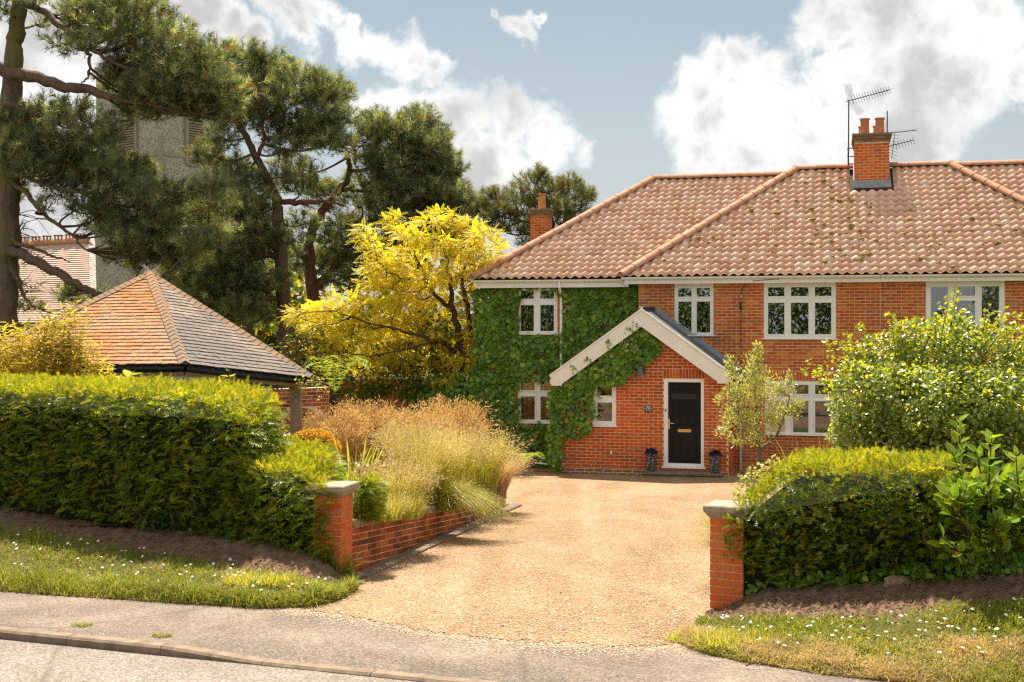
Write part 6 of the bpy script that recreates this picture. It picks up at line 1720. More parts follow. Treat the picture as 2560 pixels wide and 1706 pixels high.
p5 += [(x_, y_, a_, b_) for x_, y_, a_, b_, _ in fill_pads([(905,610),(1000,575),(1110,550),(1235,625),(1190,760),(1150,905),(960,950),(820,900),(750,795),(890,740)], 15, (34, 54), (8, 13))]
pd5 = pads3(T5, p5, .9); T5.twigs(pd5, m_twig, .014, 3)
def gold(pads, mat, dens, name, shell, sz=(.20, .32)):
    C = Cloud()
    for c, rx, ry in pads:
        n = int(dens*math.pi*rx*ry)+8; d = rdir(n); r = (shell+(1-shell)*rng.uniform(0, 1, n)**.6)[:, None]
        pos = c+d*np.array((rx*1.05, rx*.8, ry))*r
        ax = d*np.array((1, .8, .25))+np.array((-.25, -.2, .12))+rng.normal(size=(n, 3))*.45
        C.add(*scatter(*pin, pos, ax, np.tile((0, -.25, 1.), (n, 1))+rng.normal(size=(n, 3))*.3, rng.uniform(*sz, n)))
    C.build(name, mat, T5.obj, kind='stuff')
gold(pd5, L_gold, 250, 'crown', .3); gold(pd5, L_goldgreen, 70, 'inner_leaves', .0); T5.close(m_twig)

# ------------------------------------------------------------------ shrubs, ferns and the planted bed
def bush(name, label, cat, px, py, Y, pads, mat, dens, size, shell=.45, extra=None, z=.3, hang=.2, group=None, flat_=None):
    T = Tree(name, label, cat, px, Y, z, group); b = T.o
    T.nodes = [(np.array((0, 0, .1)), .03), (np.array((0, 0, .5)), .025)]
    pd = pads3(T, pads, .35); T.twigs(pd, m_twig, .012, 2); leafy(T, pd, mat, dens, size, 'foliage', hang, shell, flat_)
    if extra: extra(T, pd)
    T.close(m_twig); return T
bush('evergreen_shrub', 'dark evergreen shrub with orange new leaves below the pine trunks', 'shrub', 770, 940, 31.5,
     [(720,900,50,36),(780,880,50,40),(760,930,60,40),(820,930,50,36),(700,940,40,34),(740,860,34,24),(850,960,44,30),(790,830,24,20),(800,980,60,30)], L_shrub, 420, (.07, .12))
bush('evergreen_shrub', 'dark rounded shrub in shade beneath the golden tree crown', 'shrub', 1000, 960, 32.4,
     [(930,960,50,40),(1000,950,50,44),(1060,930,50,50),(1110,900,40,50),(1000,890,60,40),(1090,830,40,40),(1150,930,40,40)], L_shrub, 300, (.08, .13))
# bamboo behind the tall hedge
def bamboo(label, px, Y, n, w, top, z=.6):
    b = W(px, 900, Y); o = thing('bamboo', label, 'bamboo', (b[0], b[1], z)); C = Cloud(); m = MB(); bl_ = T_leaf(.11, .02, .2)
    for k in range(n):
        x0 = R.uniform(-w, w)*.6; x1 = x0*1.5+R.gauss(0, .25); h = (HC-(top(px+x1/Y*F)-HY)/F*Y)-z; h *= R.uniform(.72, 1.02)
        p = smooth_path([(x0, R.uniform(-.3, .3), 0), ((x0+x1)/2-.02, 0, h*.55), (x1, R.uniform(-.2, .2), h)], 7); m.tube(list(p), list(np.linspace(.008, .002, len(p))), 4, False)
        m_ = 150; t = rng.uniform(.3, 1, m_); i = (t*(len(p)-1)).astype(int); pos = p[i]+rng.normal(size=(m_, 3))*np.array((.13, .13, .08))
        C.add(*scatter(*bl_, pos, rng.normal(size=(m_, 3))*np.array((1, 1, .4))+np.array((0, 0, .25)), np.tile((0, -.4, 1.), (m_, 1))+rdir(m_)*.5, rng.uniform(.10, .19, m_)))
    m.build('canes', m_oak, o, kind='stuff'); C.build('leaves', L_bamboo, o, kind='stuff')
bamboo('feathery yellow bamboo behind the hedge, in front of the orange pavilion roof', 130, 19.6, 46, .85, lambda x: np.interp(x, [-40, 30, 60, 100, 130, 190, 215, 260], [860, 800, 830, 790, 780, 740, 790, 880]))
bamboo('shorter yellow bamboo at the left edge of the hedge top', 10, 19.9, 26, .5, lambda x: np.interp(x, [-60, 20, 80], [830, 800, 840]))
def broad(label, px, py, Y, n, L, z, spread=.5):
    b = W(px, py, Y); o = thing('broadleaf_plant', label, 'plant', (b[0], b[1], z)); m = MB(); h = b[2]-z
    m.tube([(0, 0, 0), (.02, 0, h*.6), (0, 0, h)], [.02, .015, .01], 6); m.build('stem', m_twig, o)
    me_ = None; V, Fc = T_leaf(.23, .08, .25)
    for k in range(n):
        a = k*2.4; e = R.uniform(-.1, .9); y = np.array((math.cos(a)*math.cos(e), math.sin(a)*math.cos(e), math.sin(e))); zn = np.array((0, 0, 1.))-y*y[2]+.01; s_ = L*R.uniform(.7, 1.1)
        if me_ is None: me_ = mk_mesh('leaf', V, Fc); me_.materials.append(L_bigleaf)
        z_ = unit(zn-np.dot(zn, y)*y); x_ = np.cross(y, z_); M4 = Matrix(np.stack([x_, y, z_], 1).tolist()).to_4x4(); M4.translation = Vector((0, 0, h*(1-.22*R.random())))
        ob = bpy.data.objects.new('leaf', me_); COL.objects.link(ob); ob.parent = o; ob.matrix_basis = M4 @ Matrix.Scale(s_, 4)
L_bigleaf = m_leaf('pale broad leaves', [(.34, .36, .10), (.42, .42, .16), (.30, .33, .08)], .5, .3, .5, 1.5)
broad('pale broad leaved plant poking above the hedge before the orange shingles', 322, 930, 18.0, 12, .30, 1.0)
broad('second smaller pale broad leaved plant at the hedge top nearer the oak post', 572, 925, 17.4, 7, .17, 1.0)
# ferns
def fern(label, px, py, Y, n, L, z=None, up=.7, aim=None, name='fern'):
    b = W(px, py, Y); zz = b[2] if z is None else z; o = thing(name, label, 'fern', (b[0], b[1], zz)); 
    lfV, lfF = T_leaf(.16, .03, .1)
    if b[2]-zz > .2: 
        m = MB(); m.tube([(0, 0, 0), (0, 0, b[2]-zz)], [.12, .09], 9); m.build('trunk', m_dkwood, o)
    for k in range(n):
        a = aim[k] if aim else k*2.399+R.uniform(-.2, .2); Lk = L*R.uniform(.8, 1.1); C = Cloud()
        t = np.linspace(0, 1, 20); r = Lk*(t*.85); zc = Lk*(up*t-.75*up*t**2.4-.1*t**4)
        P_ = np.stack([np.cos(a)*r, np.sin(a)*r, zc+(b[2]-zz)], 1); tan = np.gradient(P_, axis=0); tan = unit(tan); side = unit(np.cross(tan, np.array((0, 0, 1.))))
        w = Lk*.24*np.sin(np.pi*np.clip(t*.92+.05, 0, 1))**.7
        for s_ in (-1, 1):
            yd = side*s_+tan*.35+np.array((0, 0, -.12))+rng.normal(size=tan.shape)*.16; C.add(*scatter(lfV, lfF, P_[1:]+rng.normal(size=(19, 3))*.012, yd[1:], np.cross(side, tan)[1:]*1.0+np.array((0, 0, .3)), np.stack([np.full(19, Lk*.055), w[1:], np.full(19, .1)], 1)))
        m = MB(); m.tube(list(P_[::3]), list(np.linspace(.006, .002, len(P_[::3]))), 4, False); V = np.concatenate(m.V); C.add(V, np.array(m.F))
        C.build('frond', L_fern, o)
fern('tree fern with long arching fronds beside the oak post', 838, 985, 26.0, 9, .95, .5, 2.0, name='tree_fern')
fern('green fern in the narrow bed at the house foot, left of the porch', 1310, 1160, 28.4, 10, .62, None, 1.15)
# sedum mound
bm_ = thing('mound_plant', 'low orange flowered mound plant above the hedge step', 'plant', tuple(W(782, 1130, 19.5)))
n = 2600; d = rdir(n); d[:, 2] = np.abs(d[:, 2]); pos = d*np.array((.42, .4, .34))*rng.uniform(.8, 1.03, (n, 1)); C = Cloud()
C.add(*scatter(*lt, pos, d+rng.normal(size=(n, 3))*.6, d+rng.normal(size=(n, 3))*.4, rng.uniform(.025, .05, n))); C.build('foliage', L_sedum, bm_, kind='stuff')
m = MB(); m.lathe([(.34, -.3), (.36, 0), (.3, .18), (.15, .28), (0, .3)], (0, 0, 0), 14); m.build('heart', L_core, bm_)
# a stub of timber post in the hedge top
q_ = W(693, 1130, 17.0); m = MB(); m.box(-.045, .045, -.045, .045, -.5, .16, .006); m.build('timber_post', m_oak, None, loc=tuple(q_), label='short grey timber post end sticking out of the stepped hedge', category='post')

def grass_clump(name, label, px, Y, z, n, h, spread, lean, mat, head=None, headmat=None, w=(.0025, .005), bias=(0, 0), heads=0, hsize=(.05, .09), bend=1.0, r0=.16):
    b = W(px, 1000, Y); o = thing(name, label, 'ornamental grass', (b[0], b[1], z))
    r = np.sqrt(rng.uniform(0, 1, n))*r0; an = rng.uniform(0, 6.283, n); base = np.stack([r*np.cos(an), r*np.sin(an), np.zeros(n)], 1)
    hh = rng.uniform(*h, n); ln = np.stack([np.cos(an), np.sin(an)], 1)*rng.uniform(.2, 1, (n, 1))*lean*hh[:, None]+rng.normal(size=(n, 2))*.1*hh[:, None]+np.array(bias)[None]*hh[:, None]
    v, f, P = blades(base, hh, ln, rng.uniform(*w, n), seg=5, bend=bend); C = Cloud(); C.add(v, f); C.build('blades', mat, o, kind='stuff')
    if heads:
        k = rng.integers(0, n, heads); t = rng.uniform(.68, 1.0, heads)*5; i = np.minimum(t.astype(int), 4); fr_ = (t-i)[:, None]
        pos = P[k, i]*(1-fr_)+P[k, i+1]*fr_ + rng.normal(size=(heads, 3))*np.array((.045, .045, .03))
        tan = P[k, i+1]-P[k, i]; lf_ = T_leaf(.09, .02, .3); C = Cloud()
        C.add(*scatter(*lf_, pos, unit(tan)+rng.normal(size=(heads, 3))*.45+np.array((0, 0, -.5)), rdir(heads), rng.uniform(*hsize, heads))); C.build('seed_heads', headmat, o, kind='stuff')
    return o
G_ = grass_clump
for px, Y, lab, h in ((830, 24.0, 'golden oat grass cloud under the tree fern fronds', (1.2, 1.62)), (905, 25.0, 'golden oat grass cloud in front of the orange garden wall', (1.3, 1.75)), (985, 25.6, 'golden oat grass cloud between the garden wall and green grasses', (1.15, 1.6)), (1130, 25.0, 'taller golden oat grass plumes before the ivy under the house corner', (1.3, 1.85)), (1060, 24.0, 'sparse golden oat grass above the green grasses', (1.1, 1.6))):
    G_('oat_grass', lab, px, Y, .35, 420, h, .2, .34, L_oat, heads=5200, headmat=L_oat, hsize=(.05, .10), w=(.002, .004), r0=.3)
for px, Y, z, lab, h, ln, n in ((990, 16.6, .95, 'straw green feathery grass above the wall coping', (.5, .85), .5, 900), (1060, 18.2, .85, 'upright green grass in the middle of the raised bed', (.8, 1.25), .38, 1200), (1130, 19.6, .75, 'tall green grass towards the far end of the raised bed', (.8, 1.3), .42, 1200), (1195, 20.6, .65, 'pale seeded green grass near the end of the planter wall', (.8, 1.3), .48, 1100), (1030, 20.0, .85, 'tall straw tipped grass behind the upright green grass', (.9, 1.3), .45, 1000)):
    G_('feather_grass', lab, px, Y, z, n, h, .2, ln, L_grass, heads=3000, headmat=L_straw, hsize=(.03, .07), r0=.30)
G_('feather_grass', 'soft blond feather grass puff at the very end of the planter wall', 1236, 21.4, .55, 1300, (.6, 1.0), .2, .55, L_straw, heads=1200, headmat=L_straw, hsize=(.03, .06), bias=(.16, -.1), r0=.2)
G_('feather_grass', 'ponytail grass spilling down over the planter wall to the setts', 1120, 18.0, .80, 620, (.5, .95), .2, .5, L_grass, bias=(.80, -.50), bend=2.1, r0=.17, heads=500, headmat=L_straw, hsize=(.02, .05))
G_('feather_grass', 'green tussock at the root of the ponytail grass', 1120, 18.2, .78, 900, (.4, .75), .2, .6, L_grass, bias=(.25, -.1), bend=1.6, r0=.15)
for px, Y, z, lab in ((905, 15.3, 1.08, 'short dry yellow grass just behind the clipped yew block'), (955, 15.7, 1.03, 'short yellow grass along the coping, left of the middle'), (1010, 16.2, .98, 'short yellow grass along the coping, right of the middle')):
    G_('low_grass', lab, px, Y, z, 800, (.15, .40), .2, .6, L_grass, heads=900, headmat=L_straw, hsize=(.02, .045), r0=.26)
# sword leaved plants
def sword(label, px, Y, z, n, h, lean, mat, w=(.012, .02), r0=.14, bias=(0, 0)):
    b = W(px, 1000, Y); o = thing('iris_plant', label, 'plant', (b[0], b[1], z)); an = rng.uniform(0, 6.283, n)
    base = np.stack([np.cos(an)*r0*1.6, np.sin(an)*r0, np.zeros(n)], 1)*rng.uniform(.2, 1, (n, 1)); hh = rng.uniform(*h, n)
    for k in range(n):
        v, f, _ = blades(base[k:k+1], hh[k:k+1], (np.array([[math.cos(an[k]), math.sin(an[k])]])*lean*R.uniform(.3, 1)+np.array(bias))*hh[k], rng.uniform(*w, 1), seg=5, bend=1.1, twist=rng.uniform(-.4, .4, 1))
        C = Cloud(); C.add(v, f); C.build('leaf', mat, o)
sword('yellow green sword leaved clump with white flowers right of the hedge step', 880, 17.2, 1.05, 60, (.55, 1.05), .5, L_grass, w=(.018, .030), r0=.22)
sword('lower sword leaved clump leaning towards the drive beside the seed grasses', 935, 16.6, 1.0, 46, (.45, .85), .8, L_grass, w=(.014, .026), bias=(.3, 0), r0=.2)
fl = thing('white_flowers', 'white daisy like flowers among the sword leaves behind the hedge', 'flowers', tuple(W(880, 1150, 16.7)))
n = 30; pos = np.stack([rng.uniform(-.3, .55, n), rng.uniform(-.3, .4, n), rng.uniform(-.5, -.05, n)], 1); an = np.linspace(0, 6.283, 9)[:-1]
tv = np.concatenate([[(0, 0, .25)], np.stack([np.cos(an), np.sin(an), np.zeros(8)], 1)]); tf = np.array([(0, i+1, (i+1) % 8+1) for i in range(8)])
C = Cloud(); C.add(*scatter(tv, tf, pos, rdir(n)*np.array((1, 1, .4)), np.tile((0, -.6, .9), (n, 1))+rdir(n)*.5, rng.uniform(.012, .024, n))); C.build('blooms', L_daisy, fl, kind='stuff')
# blue grey agave behind the post
sword('grey blue spiky plant in the shade under the pavilion beam', 762, 22.4, 1.0, 16, (.4, .6), .9, m_plain('agave leaf', (.14, .19, .17), .5, .4, .2), w=(.02, .03))
sword('spiky dark yucca on top of the garden wall ivy below the golden tree', 1085, 31.4, 1.9, 22, (.4, .7), .8, L_shrub, w=(.012, .018))

# ------------------------------------------------------------------ climbers
il = T_leaf(.52, .1, .18)
def climber(C, poly, d, dens, size=(.085, .15), holes=(), out=(.03, .17), bald=None, px=True):
    P_ = np.array(poly, float); lo, hi = P_.min(0), P_.max(0)
    m_ = int(((hi-lo).prod())/(106.0**2)*dens); q = rng.uniform(lo, hi, (m_, 2)); q = q[in_poly(q, poly)]
    for (x0, y0, x1, y1) in holes:
        e = rng.normal(size=len(q))*3.5; q = q[~((q[:, 0] > x0+e) & (q[:, 0] < x1-e) & (q[:, 1] > y0+e) & (q[:, 1] < y1-e))]
    if bald is not None: q = q[~bald(q)]
    n = len(q); U = np.empty(n); Z = np.empty(n)
    tx = (q[:, 0]-CX)/F; nO = -SA*HO[0]-CA*HO[1]; Yv = (nO-d)/(-SA*tx-CA); X = tx*Yv
    U = (X-HO[0])*CA-(Yv-HO[1])*SA; Z = HC-(q[:, 1]-HY)/F*Yv
    lump = .5+.5*np.sin(U*5.1+1.7*np.sin(Z*4.3))*np.sin(Z*5.7+U*1.9)
    dd = d-.012-(out[0]+(out[1]-out[0])*lump*rng.uniform(.15, 1, n))
    pos = np.stack([HO[0]+CA*U+SA*dd, HO[1]-SA*U+CA*dd, Z], 1)
    nn = np.array((-SA, -CA, 0))
    yd = np.array((0, 0, -1.))+nn*.35+rng.normal(size=(n, 3))*np.array((.55, .35, .35)); zn = nn+np.array((0, 0, .75))+rng.normal(size=(n, 3))*.33
    C.add(*scatter(*il, pos, yd, zn, rng.uniform(*size, n)))
    return pos
ivy = thing('wall_climber', 'dense green climber covering the left wing of the house and its windows surround', 'climber', tuple(hw(-1, DW_-.1, 0)))
ivp = thing('wall_climber', 'green climber trained along the left slope of the porch gable', 'climber', tuple(hw(.6, -.1, 0)))
C = Cloud()
pA = [(1187,722),(1240,716),(1297,718),(1400,706),(1500,704),(1560,700),(1604,712),(1606,735),(1592,760),(1600,790),(1560,822),(1500,866),(1440,905),(1385,945),(1380,1000),(1400,1060),(1404,1175),(1330,1160),(1280,1155),(1210,1110),(1180,1095),(1178,1000),(1176,930),(1186,900)]
bald = lambda q: (np.sin(q[:, 0]*.061+np.sin(q[:, 1]*.05)*2)*np.sin(q[:, 1]*.083+q[:, 0]*.021) > .86) | ((np.hypot((q[:, 0]-1555)/28, (q[:, 1]-830)/22) < 1) & (rng.uniform(size=len(q)) < .85)) | ((np.abs(q[:, 0]-1398) < 8) & (q[:, 1] < 905) & (q[:, 1] > 838) & (rng.uniform(size=len(q)) < .7)) | ((np.abs(q[:, 0]-1398) < 9) & (q[:, 1] > 742) & (q[:, 1] < 830))
climber(C, pA, DW_, 620, holes=[(1296,718,1394,836),(1296,948,1392,1058)], bald=bald)
climber(C, [(1290,714),(1310,716),(1320,722),(1290,722)], DW_, 500)
C.build('foliage', L_ivy, ivy, ivy.location, kind='stuff')
C = Cloud()
pB = [(1378,962),(1408,958),(1480,905),(1550,855),(1600,815),(1612,822),(1652,855),(1652,874),(1632,895),(1610,915),(1588,918),(1575,935),(1555,955),(1525,960),(1502,958),(1488,965),(1483,1000),(1486,1040),(1475,1080),(1440,1098),(1408,1088),(1408,1140),(1402,1180),(1380,1170),(1372,1080)]
climber(C, pB, -.02, 640, (.075, .13), out=(.03, .22), bald=lambda q: (q[:, 0] > 1410) & (q[:, 0] < 1485) & (q[:, 1] > 1000) & (rng.uniform(size=len(q)) < .30+.4*(np.sin(q[:, 0]*.11)*np.sin(q[:, 1]*.09) > .2)))
for (x, y) in ((1470,905),(1435,925),(1520,862),(1572,828),(1590,820),(1498,985),(1488,1010),(1490,1035)):
    climber(C, [(x-10,y-16),(x+8,y-16),(x+10,y+10),(x-8,y+10)], -.24 if y < 930 else -.05, 260, (.03, .06), out=(.0, .03))
C.build('foliage', L_ivy, ivp, ivp.location, kind='stuff')
# pale lace flower heads in the climber
def lace(T, pts_, d):
    n0 = 26; C = Cloud(); Cw = Cloud()
    for (x, y) in pts_:
        u, z = hl(x, y, d); c = hw(u, d-.16, z); n = 70; dd = rdir(n)*np.array((.11, .06, .05))*rng.uniform(.2, 1, (n, 1))
        C.add(*scatter(*lt, c+dd, rdir(n), rdir(n), rng.uniform(.012, .026, n))); n = 9; a = rng.uniform(0, 6.28, n)
        Cw.add(*scatter(*lt, c+np.stack([np.cos(a)*.12, np.full(n, -.03), np.sin(a)*.08], 1), rdir(n), np.tile((0, -1., .3), (n, 1)), rng.uniform(.022, .034, n)))
    C.build('flower_heads', L_lace, T, T.location, kind='stuff'); Cw.build('florets', L_daisy, T, T.location, kind='stuff')
L_lace = m_leaf('lace flower buds', [(.34, .30, .08), (.42, .34, .12), (.30, .24, .07)], .3, .6, .2, 2)
lace(ivy, [(1215,1000),(1200,1060),(1240,1030),(1272,1020),(1260,1070),(1290,1000),(1275,1120),(1505,812),(1540,812),(1212,1045),(1235,1052),(1330,935),(1225,1015)], DW_)
lace(ivp, [(1520,932),(1570,852),(1580,868),(1408,1150)], -.03)
# ivy over the garden wall between house and pavilion
gi = thing('wall_ivy', 'dark ivy mass over the garden wall between the golden grasses and the house', 'climber', tuple(hw(-4, 1.9, 0)))
C = Cloud()
climber(C, [(1192,915),(1150,930),(1110,935),(1050,940),(1020,960),(1000,985),(1030,1000),(1035,1025),(1060,1040),(1110,1070),(1150,1095),(1195,1100)], 1.95, 560, (.08, .13), out=(.05, .4))
climber(C, [(860,985),(900,965),(960,955),(1000,960),(1005,975),(960,985),(930,1000),(890,1010)], 1.95, 420, (.06, .1), out=(.0, .2))
C.build('foliage', L_ivy, gi, gi.location, kind='stuff')
# vine at the pavilion eave
vi = thing('eave_vine', 'thin twisting vine hanging from the pavilion eave at the oak post', 'climber', tuple(W(730, 960, 23.2)))
m = MB(); C = Cloud()
for k in range(22):
    p = [W(R.uniform(680, 800), R.uniform(945, 955), 23.2)]
    for _ in range(3): p.append(p[-1]+np.array((R.uniform(-.2, .2), R.uniform(-.1, .1), R.uniform(-.16, .03))))
    q = smooth_path(p, 4); m.tube([x-np.array(vi.location) for x in q], .005, 4, False); k_ = rng.integers(0, len(q), 14); C.add(*scatter(*lt, q[k_]+rng.normal(size=(14, 3))*.04, rdir(14), rdir(14)+np.array((0, 0, .5)), rng.uniform(.03, .06, 14)))
m.build('stems', m_oak, vi, kind='stuff'); C.build('leaves', L_grass, vi, vi.location, kind='stuff')
# bed edging tiles by the house and the little rail
for nm in (0,):
    e_ = thing('bed_edging', 'scalloped brick edging of the narrow bed left of the porch', 'edging', (HO[0], HO[1], 0), -HA)
    u0, z0 = hl(1275, 1178, .25); u1 = hl(1398, 1178, .25)[0]; k = 0; x = u0
    while x < u1:
        m = MB(); m.box(x, x+.065, .22, .28, -.1, z0+.03, .008); m.build('brick', m_dark, e_); x += .07
rl = thing('low_rail', 'low white plastic rail in the bed beside the porch corner', 'rail', (HO[0], HO[1], 0), -HA)
a_, b__, c_ = hl(1338, 1158, .8), hl(1388, 1163, .8), hl(1394, 1180, .5)
m = MB(); m.tube([(a_[0], .8, a_[1]), (b__[0], .8, b__[1])], .02, 8); m.build('bar', m_white, rl)
m = MB(); m.tube([(b__[0]+.05, .78, b__[1]+.05), (b__[0]+.05, .78, -.02)], .022, 8); m.build('post', m_white, rl)

# ------------------------------------------------------------------ right hand garden
T6 = Tree('olive_tree', 'small silvery olive tree in front of the lower right window', 'tree', 1897, 20.0, .3)
T6.limb('trunk', [(1896,1200,0,.05),(1897,1150,0,.044),(1896,1120,0,.04),(1892,1060,0,.028),(1888,980,0,.016),(1885,900,0,.007)], m_olivebark, 9, .006)
T6.limb('limb', [(1897,1128,0,.03),(1925,1105,0,.025),(1955,1060,-.1,.018),(1975,990,-.1,.01)], m_olivebark, 7, .01)
T6.limb('limb', [(1896,1125,0,.025),(1865,1090,.1,.02),(1835,1030,.1,.014),(1825,960,.1,.008)], m_olivebark, 7, .01)
p6 = [(1880,930,30,44),(1840,980,36,44),(1900,990,44,44),(1950,980,34,44),(1870,1050,50,40),(1930,1050,44,36),(1830,1050,34,34),(1975,1030,28,30),(1890,900,16,40),(1830,930,16,34),(1895,870,10,22),(1975,955,12,30),(1820,910,10,26),(1800,1000,18,12),(1810,1080,22,16),(1890,1095,36,20),(1845,1105,24,14),(1995,1010,16,12),(1900,950,34,30),(1860,990,34,34)]
pd6 = pads3(T6, p6, .28); T6.twigs(pd6, m_olivebark, .006, 3)
ol = T_leaf(.13, .02, .1); C = Cloud()
for c, rx, ry in pd6:
    n = int(1700*math.pi*rx*ry)+22; d = rdir(n); pos = c+d*np.array((rx, rx, ry))*rng.uniform(.1, 1.15, (n, 1))
    C.add(*scatter(*ol, pos, d*.7+np.array((0, 0, .7))+rng.normal(size=(n, 3))*.55, rdir(n)+np.array((0, -.3, .5)), rng.uniform(.05, .085, n)))
C.build('crown', L_olive, T6.obj, kind='stuff'); T6.close(m_olivebark)

def beech_extra(T, pd):
    C = Cloud()
    for c, rx, ry in pd:
        n = int(200*math.pi*rx*ry); d = rdir(n); d[:, 2] = np.abs(d[:, 2]); pos = c+d*np.array((rx, rx, ry))*rng.uniform(.92, 1.1, (n, 1))
        C.add(*scatter(*lt, pos, d+rng.normal(size=(n, 3))*.6, d*.4+np.array((-.2, 0, .9))+rng.normal(size=(n, 3))*.3, rng.uniform(.042, .07, n)))
    # arching young shoots
    for k in range(46):
        x = R.uniform(2090, 2580); y = np.interp(x, [2080, 2150, 2250, 2330, 2420, 2600], [960, 880, 830, 810, 820, 850]); a = W(x, y+60, T.Y+R.uniform(-.6, .6))-T.o
        dirn = np.array(((x-2330)/420+R.uniform(-.35, .35), R.uniform(-.4, .1), R.uniform(.55, 1.1))); L = R.uniform(.35, .8); e = a+unit(dirn)*L; q = smooth_path([a, (a+e)/2+np.array((0, 0, .05)), e], 5)
        T.tw.tube(list(q), list(np.linspace(.008, .003, len(q))), 4, False); n = 26; i = rng.integers(2, len(q), n)
        C.add(*scatter(*lt, q[i]+rng.normal(size=(n, 3))*.035, rng.normal(size=(n, 3))*.8+np.array((0, 0, .3)), np.tile((0, -.4, .8), (n, 1))+rdir(n)*.5, rng.uniform(.045, .075, n)))
    C.build('new_growth', L_beechtip, T.obj, kind='stuff')
p7 = [(x_+16, y_, a_, b_) for x_, y_, a_, b_ in [(2330,900,120,80),(2200,920,90,80),(2440,910,110,80),(2550,930,90,80),(2140,1000,80,90),(2260,1000,120,90),(2390,1010,120,90),(2500,1020,110,90),(2120,1090,60,70),(2200,1090,90,80),(2320,1100,110,80),(2450,1110,110,80),(2560,1100,90,90),(2270,850,70,50),(2380,840,70,50),(2150,930,60,50)]]
T7 = bush('beech_bush', 'large round beech bush glittering in the sun above the right hedge', 'bush', 2330, 1000, 17.2, p7+[(x_, y_, rx_, ry_, -.75) for (x_, y_, rx_, ry_) in p7[4:13]], L_beech, 1800, (.04, .072), .6, beech_extra, z=.5, hang=.1, flat_=(-.12, -.42, 1.0))
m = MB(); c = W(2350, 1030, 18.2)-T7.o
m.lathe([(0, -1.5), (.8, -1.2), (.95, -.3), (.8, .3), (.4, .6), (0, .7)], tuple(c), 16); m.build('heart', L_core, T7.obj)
# raised bed behind the right pier and hedge
gx, gy = np.meshgrid(np.linspace(0, 1, 9), np.linspace(0, 1, 14)); cA, cB, cC, cD = [np.array(q) for q in ((2.06, 12.8), (4.9, 11.9), (8.0, 21.0), (3.3, 20.5))]
PX = (cA*(1-gx[..., None])+cB*gx[..., None])*(1-gy[..., None])+(cD*(1-gx[..., None])+cC*gx[..., None])*gy[..., None]
hz_ = zg(PX[..., 1])+.26*np.clip(np.minimum(gx*9, np.minimum(gy*12+.6, (1-gy)*8)), 0, 1)-.03+rng.uniform(-.02, .02, gx.shape)
i, j = np.meshgrid(np.arange(8), np.arange(13)); a = (j*9+i).ravel()
link('bed_soil', mk_mesh('bed_soil', np.concatenate([PX, hz_[..., None]], -1).reshape(-1, 3), np.stack([a, a+1, a+10, a+9], 1), True), m_soil, kind='structure')
# grass at the drive edge on the right
G_('feather_grass', 'arching bright grass clump beside the right brick pier at the drive edge', 1868, 14.1, .74, 1500, (.45, .95), .2, .75, L_grass, heads=900, headmat=L_straw, hsize=(.02, .045), bias=(-.2, -.1), bend=1.5, r0=.2)
G_('feather_grass', 'pale grass clump in front of the right flower pot and porch corner', 1840, 17.6, .35, 1100, (.4, .85), .2, .7, L_grass, heads=500, headmat=L_straw, hsize=(.02, .04), bend=1.4, r0=.3)
sword('bright iris leaves beside the olive trunk and drainpipe', 1880, 19.0, .4, 26, (.45, 1.0), .7, L_grass, bias=(-.2, 0))
sword('yellow green iris leaves between the right hedge and the lower window', 2090, 18.5, .8, 26, (.7, 1.25), .35, L_grass, r0=.5)
bush('lavender_bush', 'low grey green bush filling behind the right pier', 'shrub', 1880, 1230, 14.6, [(1870,1225,40,44),(1905,1200,50,44),(1940,1180,50,40),(1850,1265,24,26)], L_olive, 1300, (.03, .055), z=.5)

# laurel with big leaves growing through a rusty estate fence
fy = lambda px: HR0(px)+.03
fc = thing('estate_fence', 'rusty iron estate fence of five flat rails behind the laurel', 'fence', tuple(W(2450, 1420, fy(2450))))
fo = np.array(fc.location)
for (yl, yr) in ((1171,1184),(1240,1248),(1300,1305),(1358,1366),(1405,1420)):
    a, b_ = W(2320, yl-3, fy(2320)+.1)-fo, W(2660, yr+8, fy(2660)+.1)-fo
    m = MB(); u_ = unit(b_-a); L = np.linalg.norm(b_-a); m.box(0, L, -.006, .006, -.02, .02, .003); o = m.build('rail', m_rust, fc); o.location = a; o.rotation_euler = (0, -math.asin(u_[2]), math.atan2(u_[1], u_[0]))
for px in (2330, 2596):
    a = W(px, 1165, fy(px)+.12)-fo; m = MB(); m.box(a[0]-.03, a[0]+.03, a[1]-.006, a[1]+.006, -.25, a[2]-.06, .003); m.build('post', m_rust, fc)
T8 = Tree('laurel_bush', 'glossy big leaved laurel pushing through the rusty fence rails', 'bush', 2470, 11.7, .7)
me_ll = mk_mesh('leaf', *T_leaf(.29, .07, .12)); me_ll.materials.append(L_laurel)
C = Cloud(); cnt = 0
shoots = []
for k in range(120):
    if k < 7: tip = [(2395,1045),(2480,1085),(2440,1120),(2540,1130),(2505,1175),(2380,1130),(2550,1190)][k]; base = (tip[0]+R.uniform(-10, 50), tip[1]+170)
    else:
        base = (R.uniform(2385, 2620), R.uniform(1200, 1430)); tip = (base[0]+R.uniform(-70, 20), base[1]-R.uniform(60, 120))
        if tip[1] < 1170+.4*max(0, 2480-tip[0]): tip = (tip[0]+30, 1190+R.uniform(0, 60))
    Yb = fy(2470)+R.uniform(-.25, .35); shoots.append((W(*base, Yb)-T8.o, W(*tip, Yb-R.uniform(0, .3))-T8.o, k))
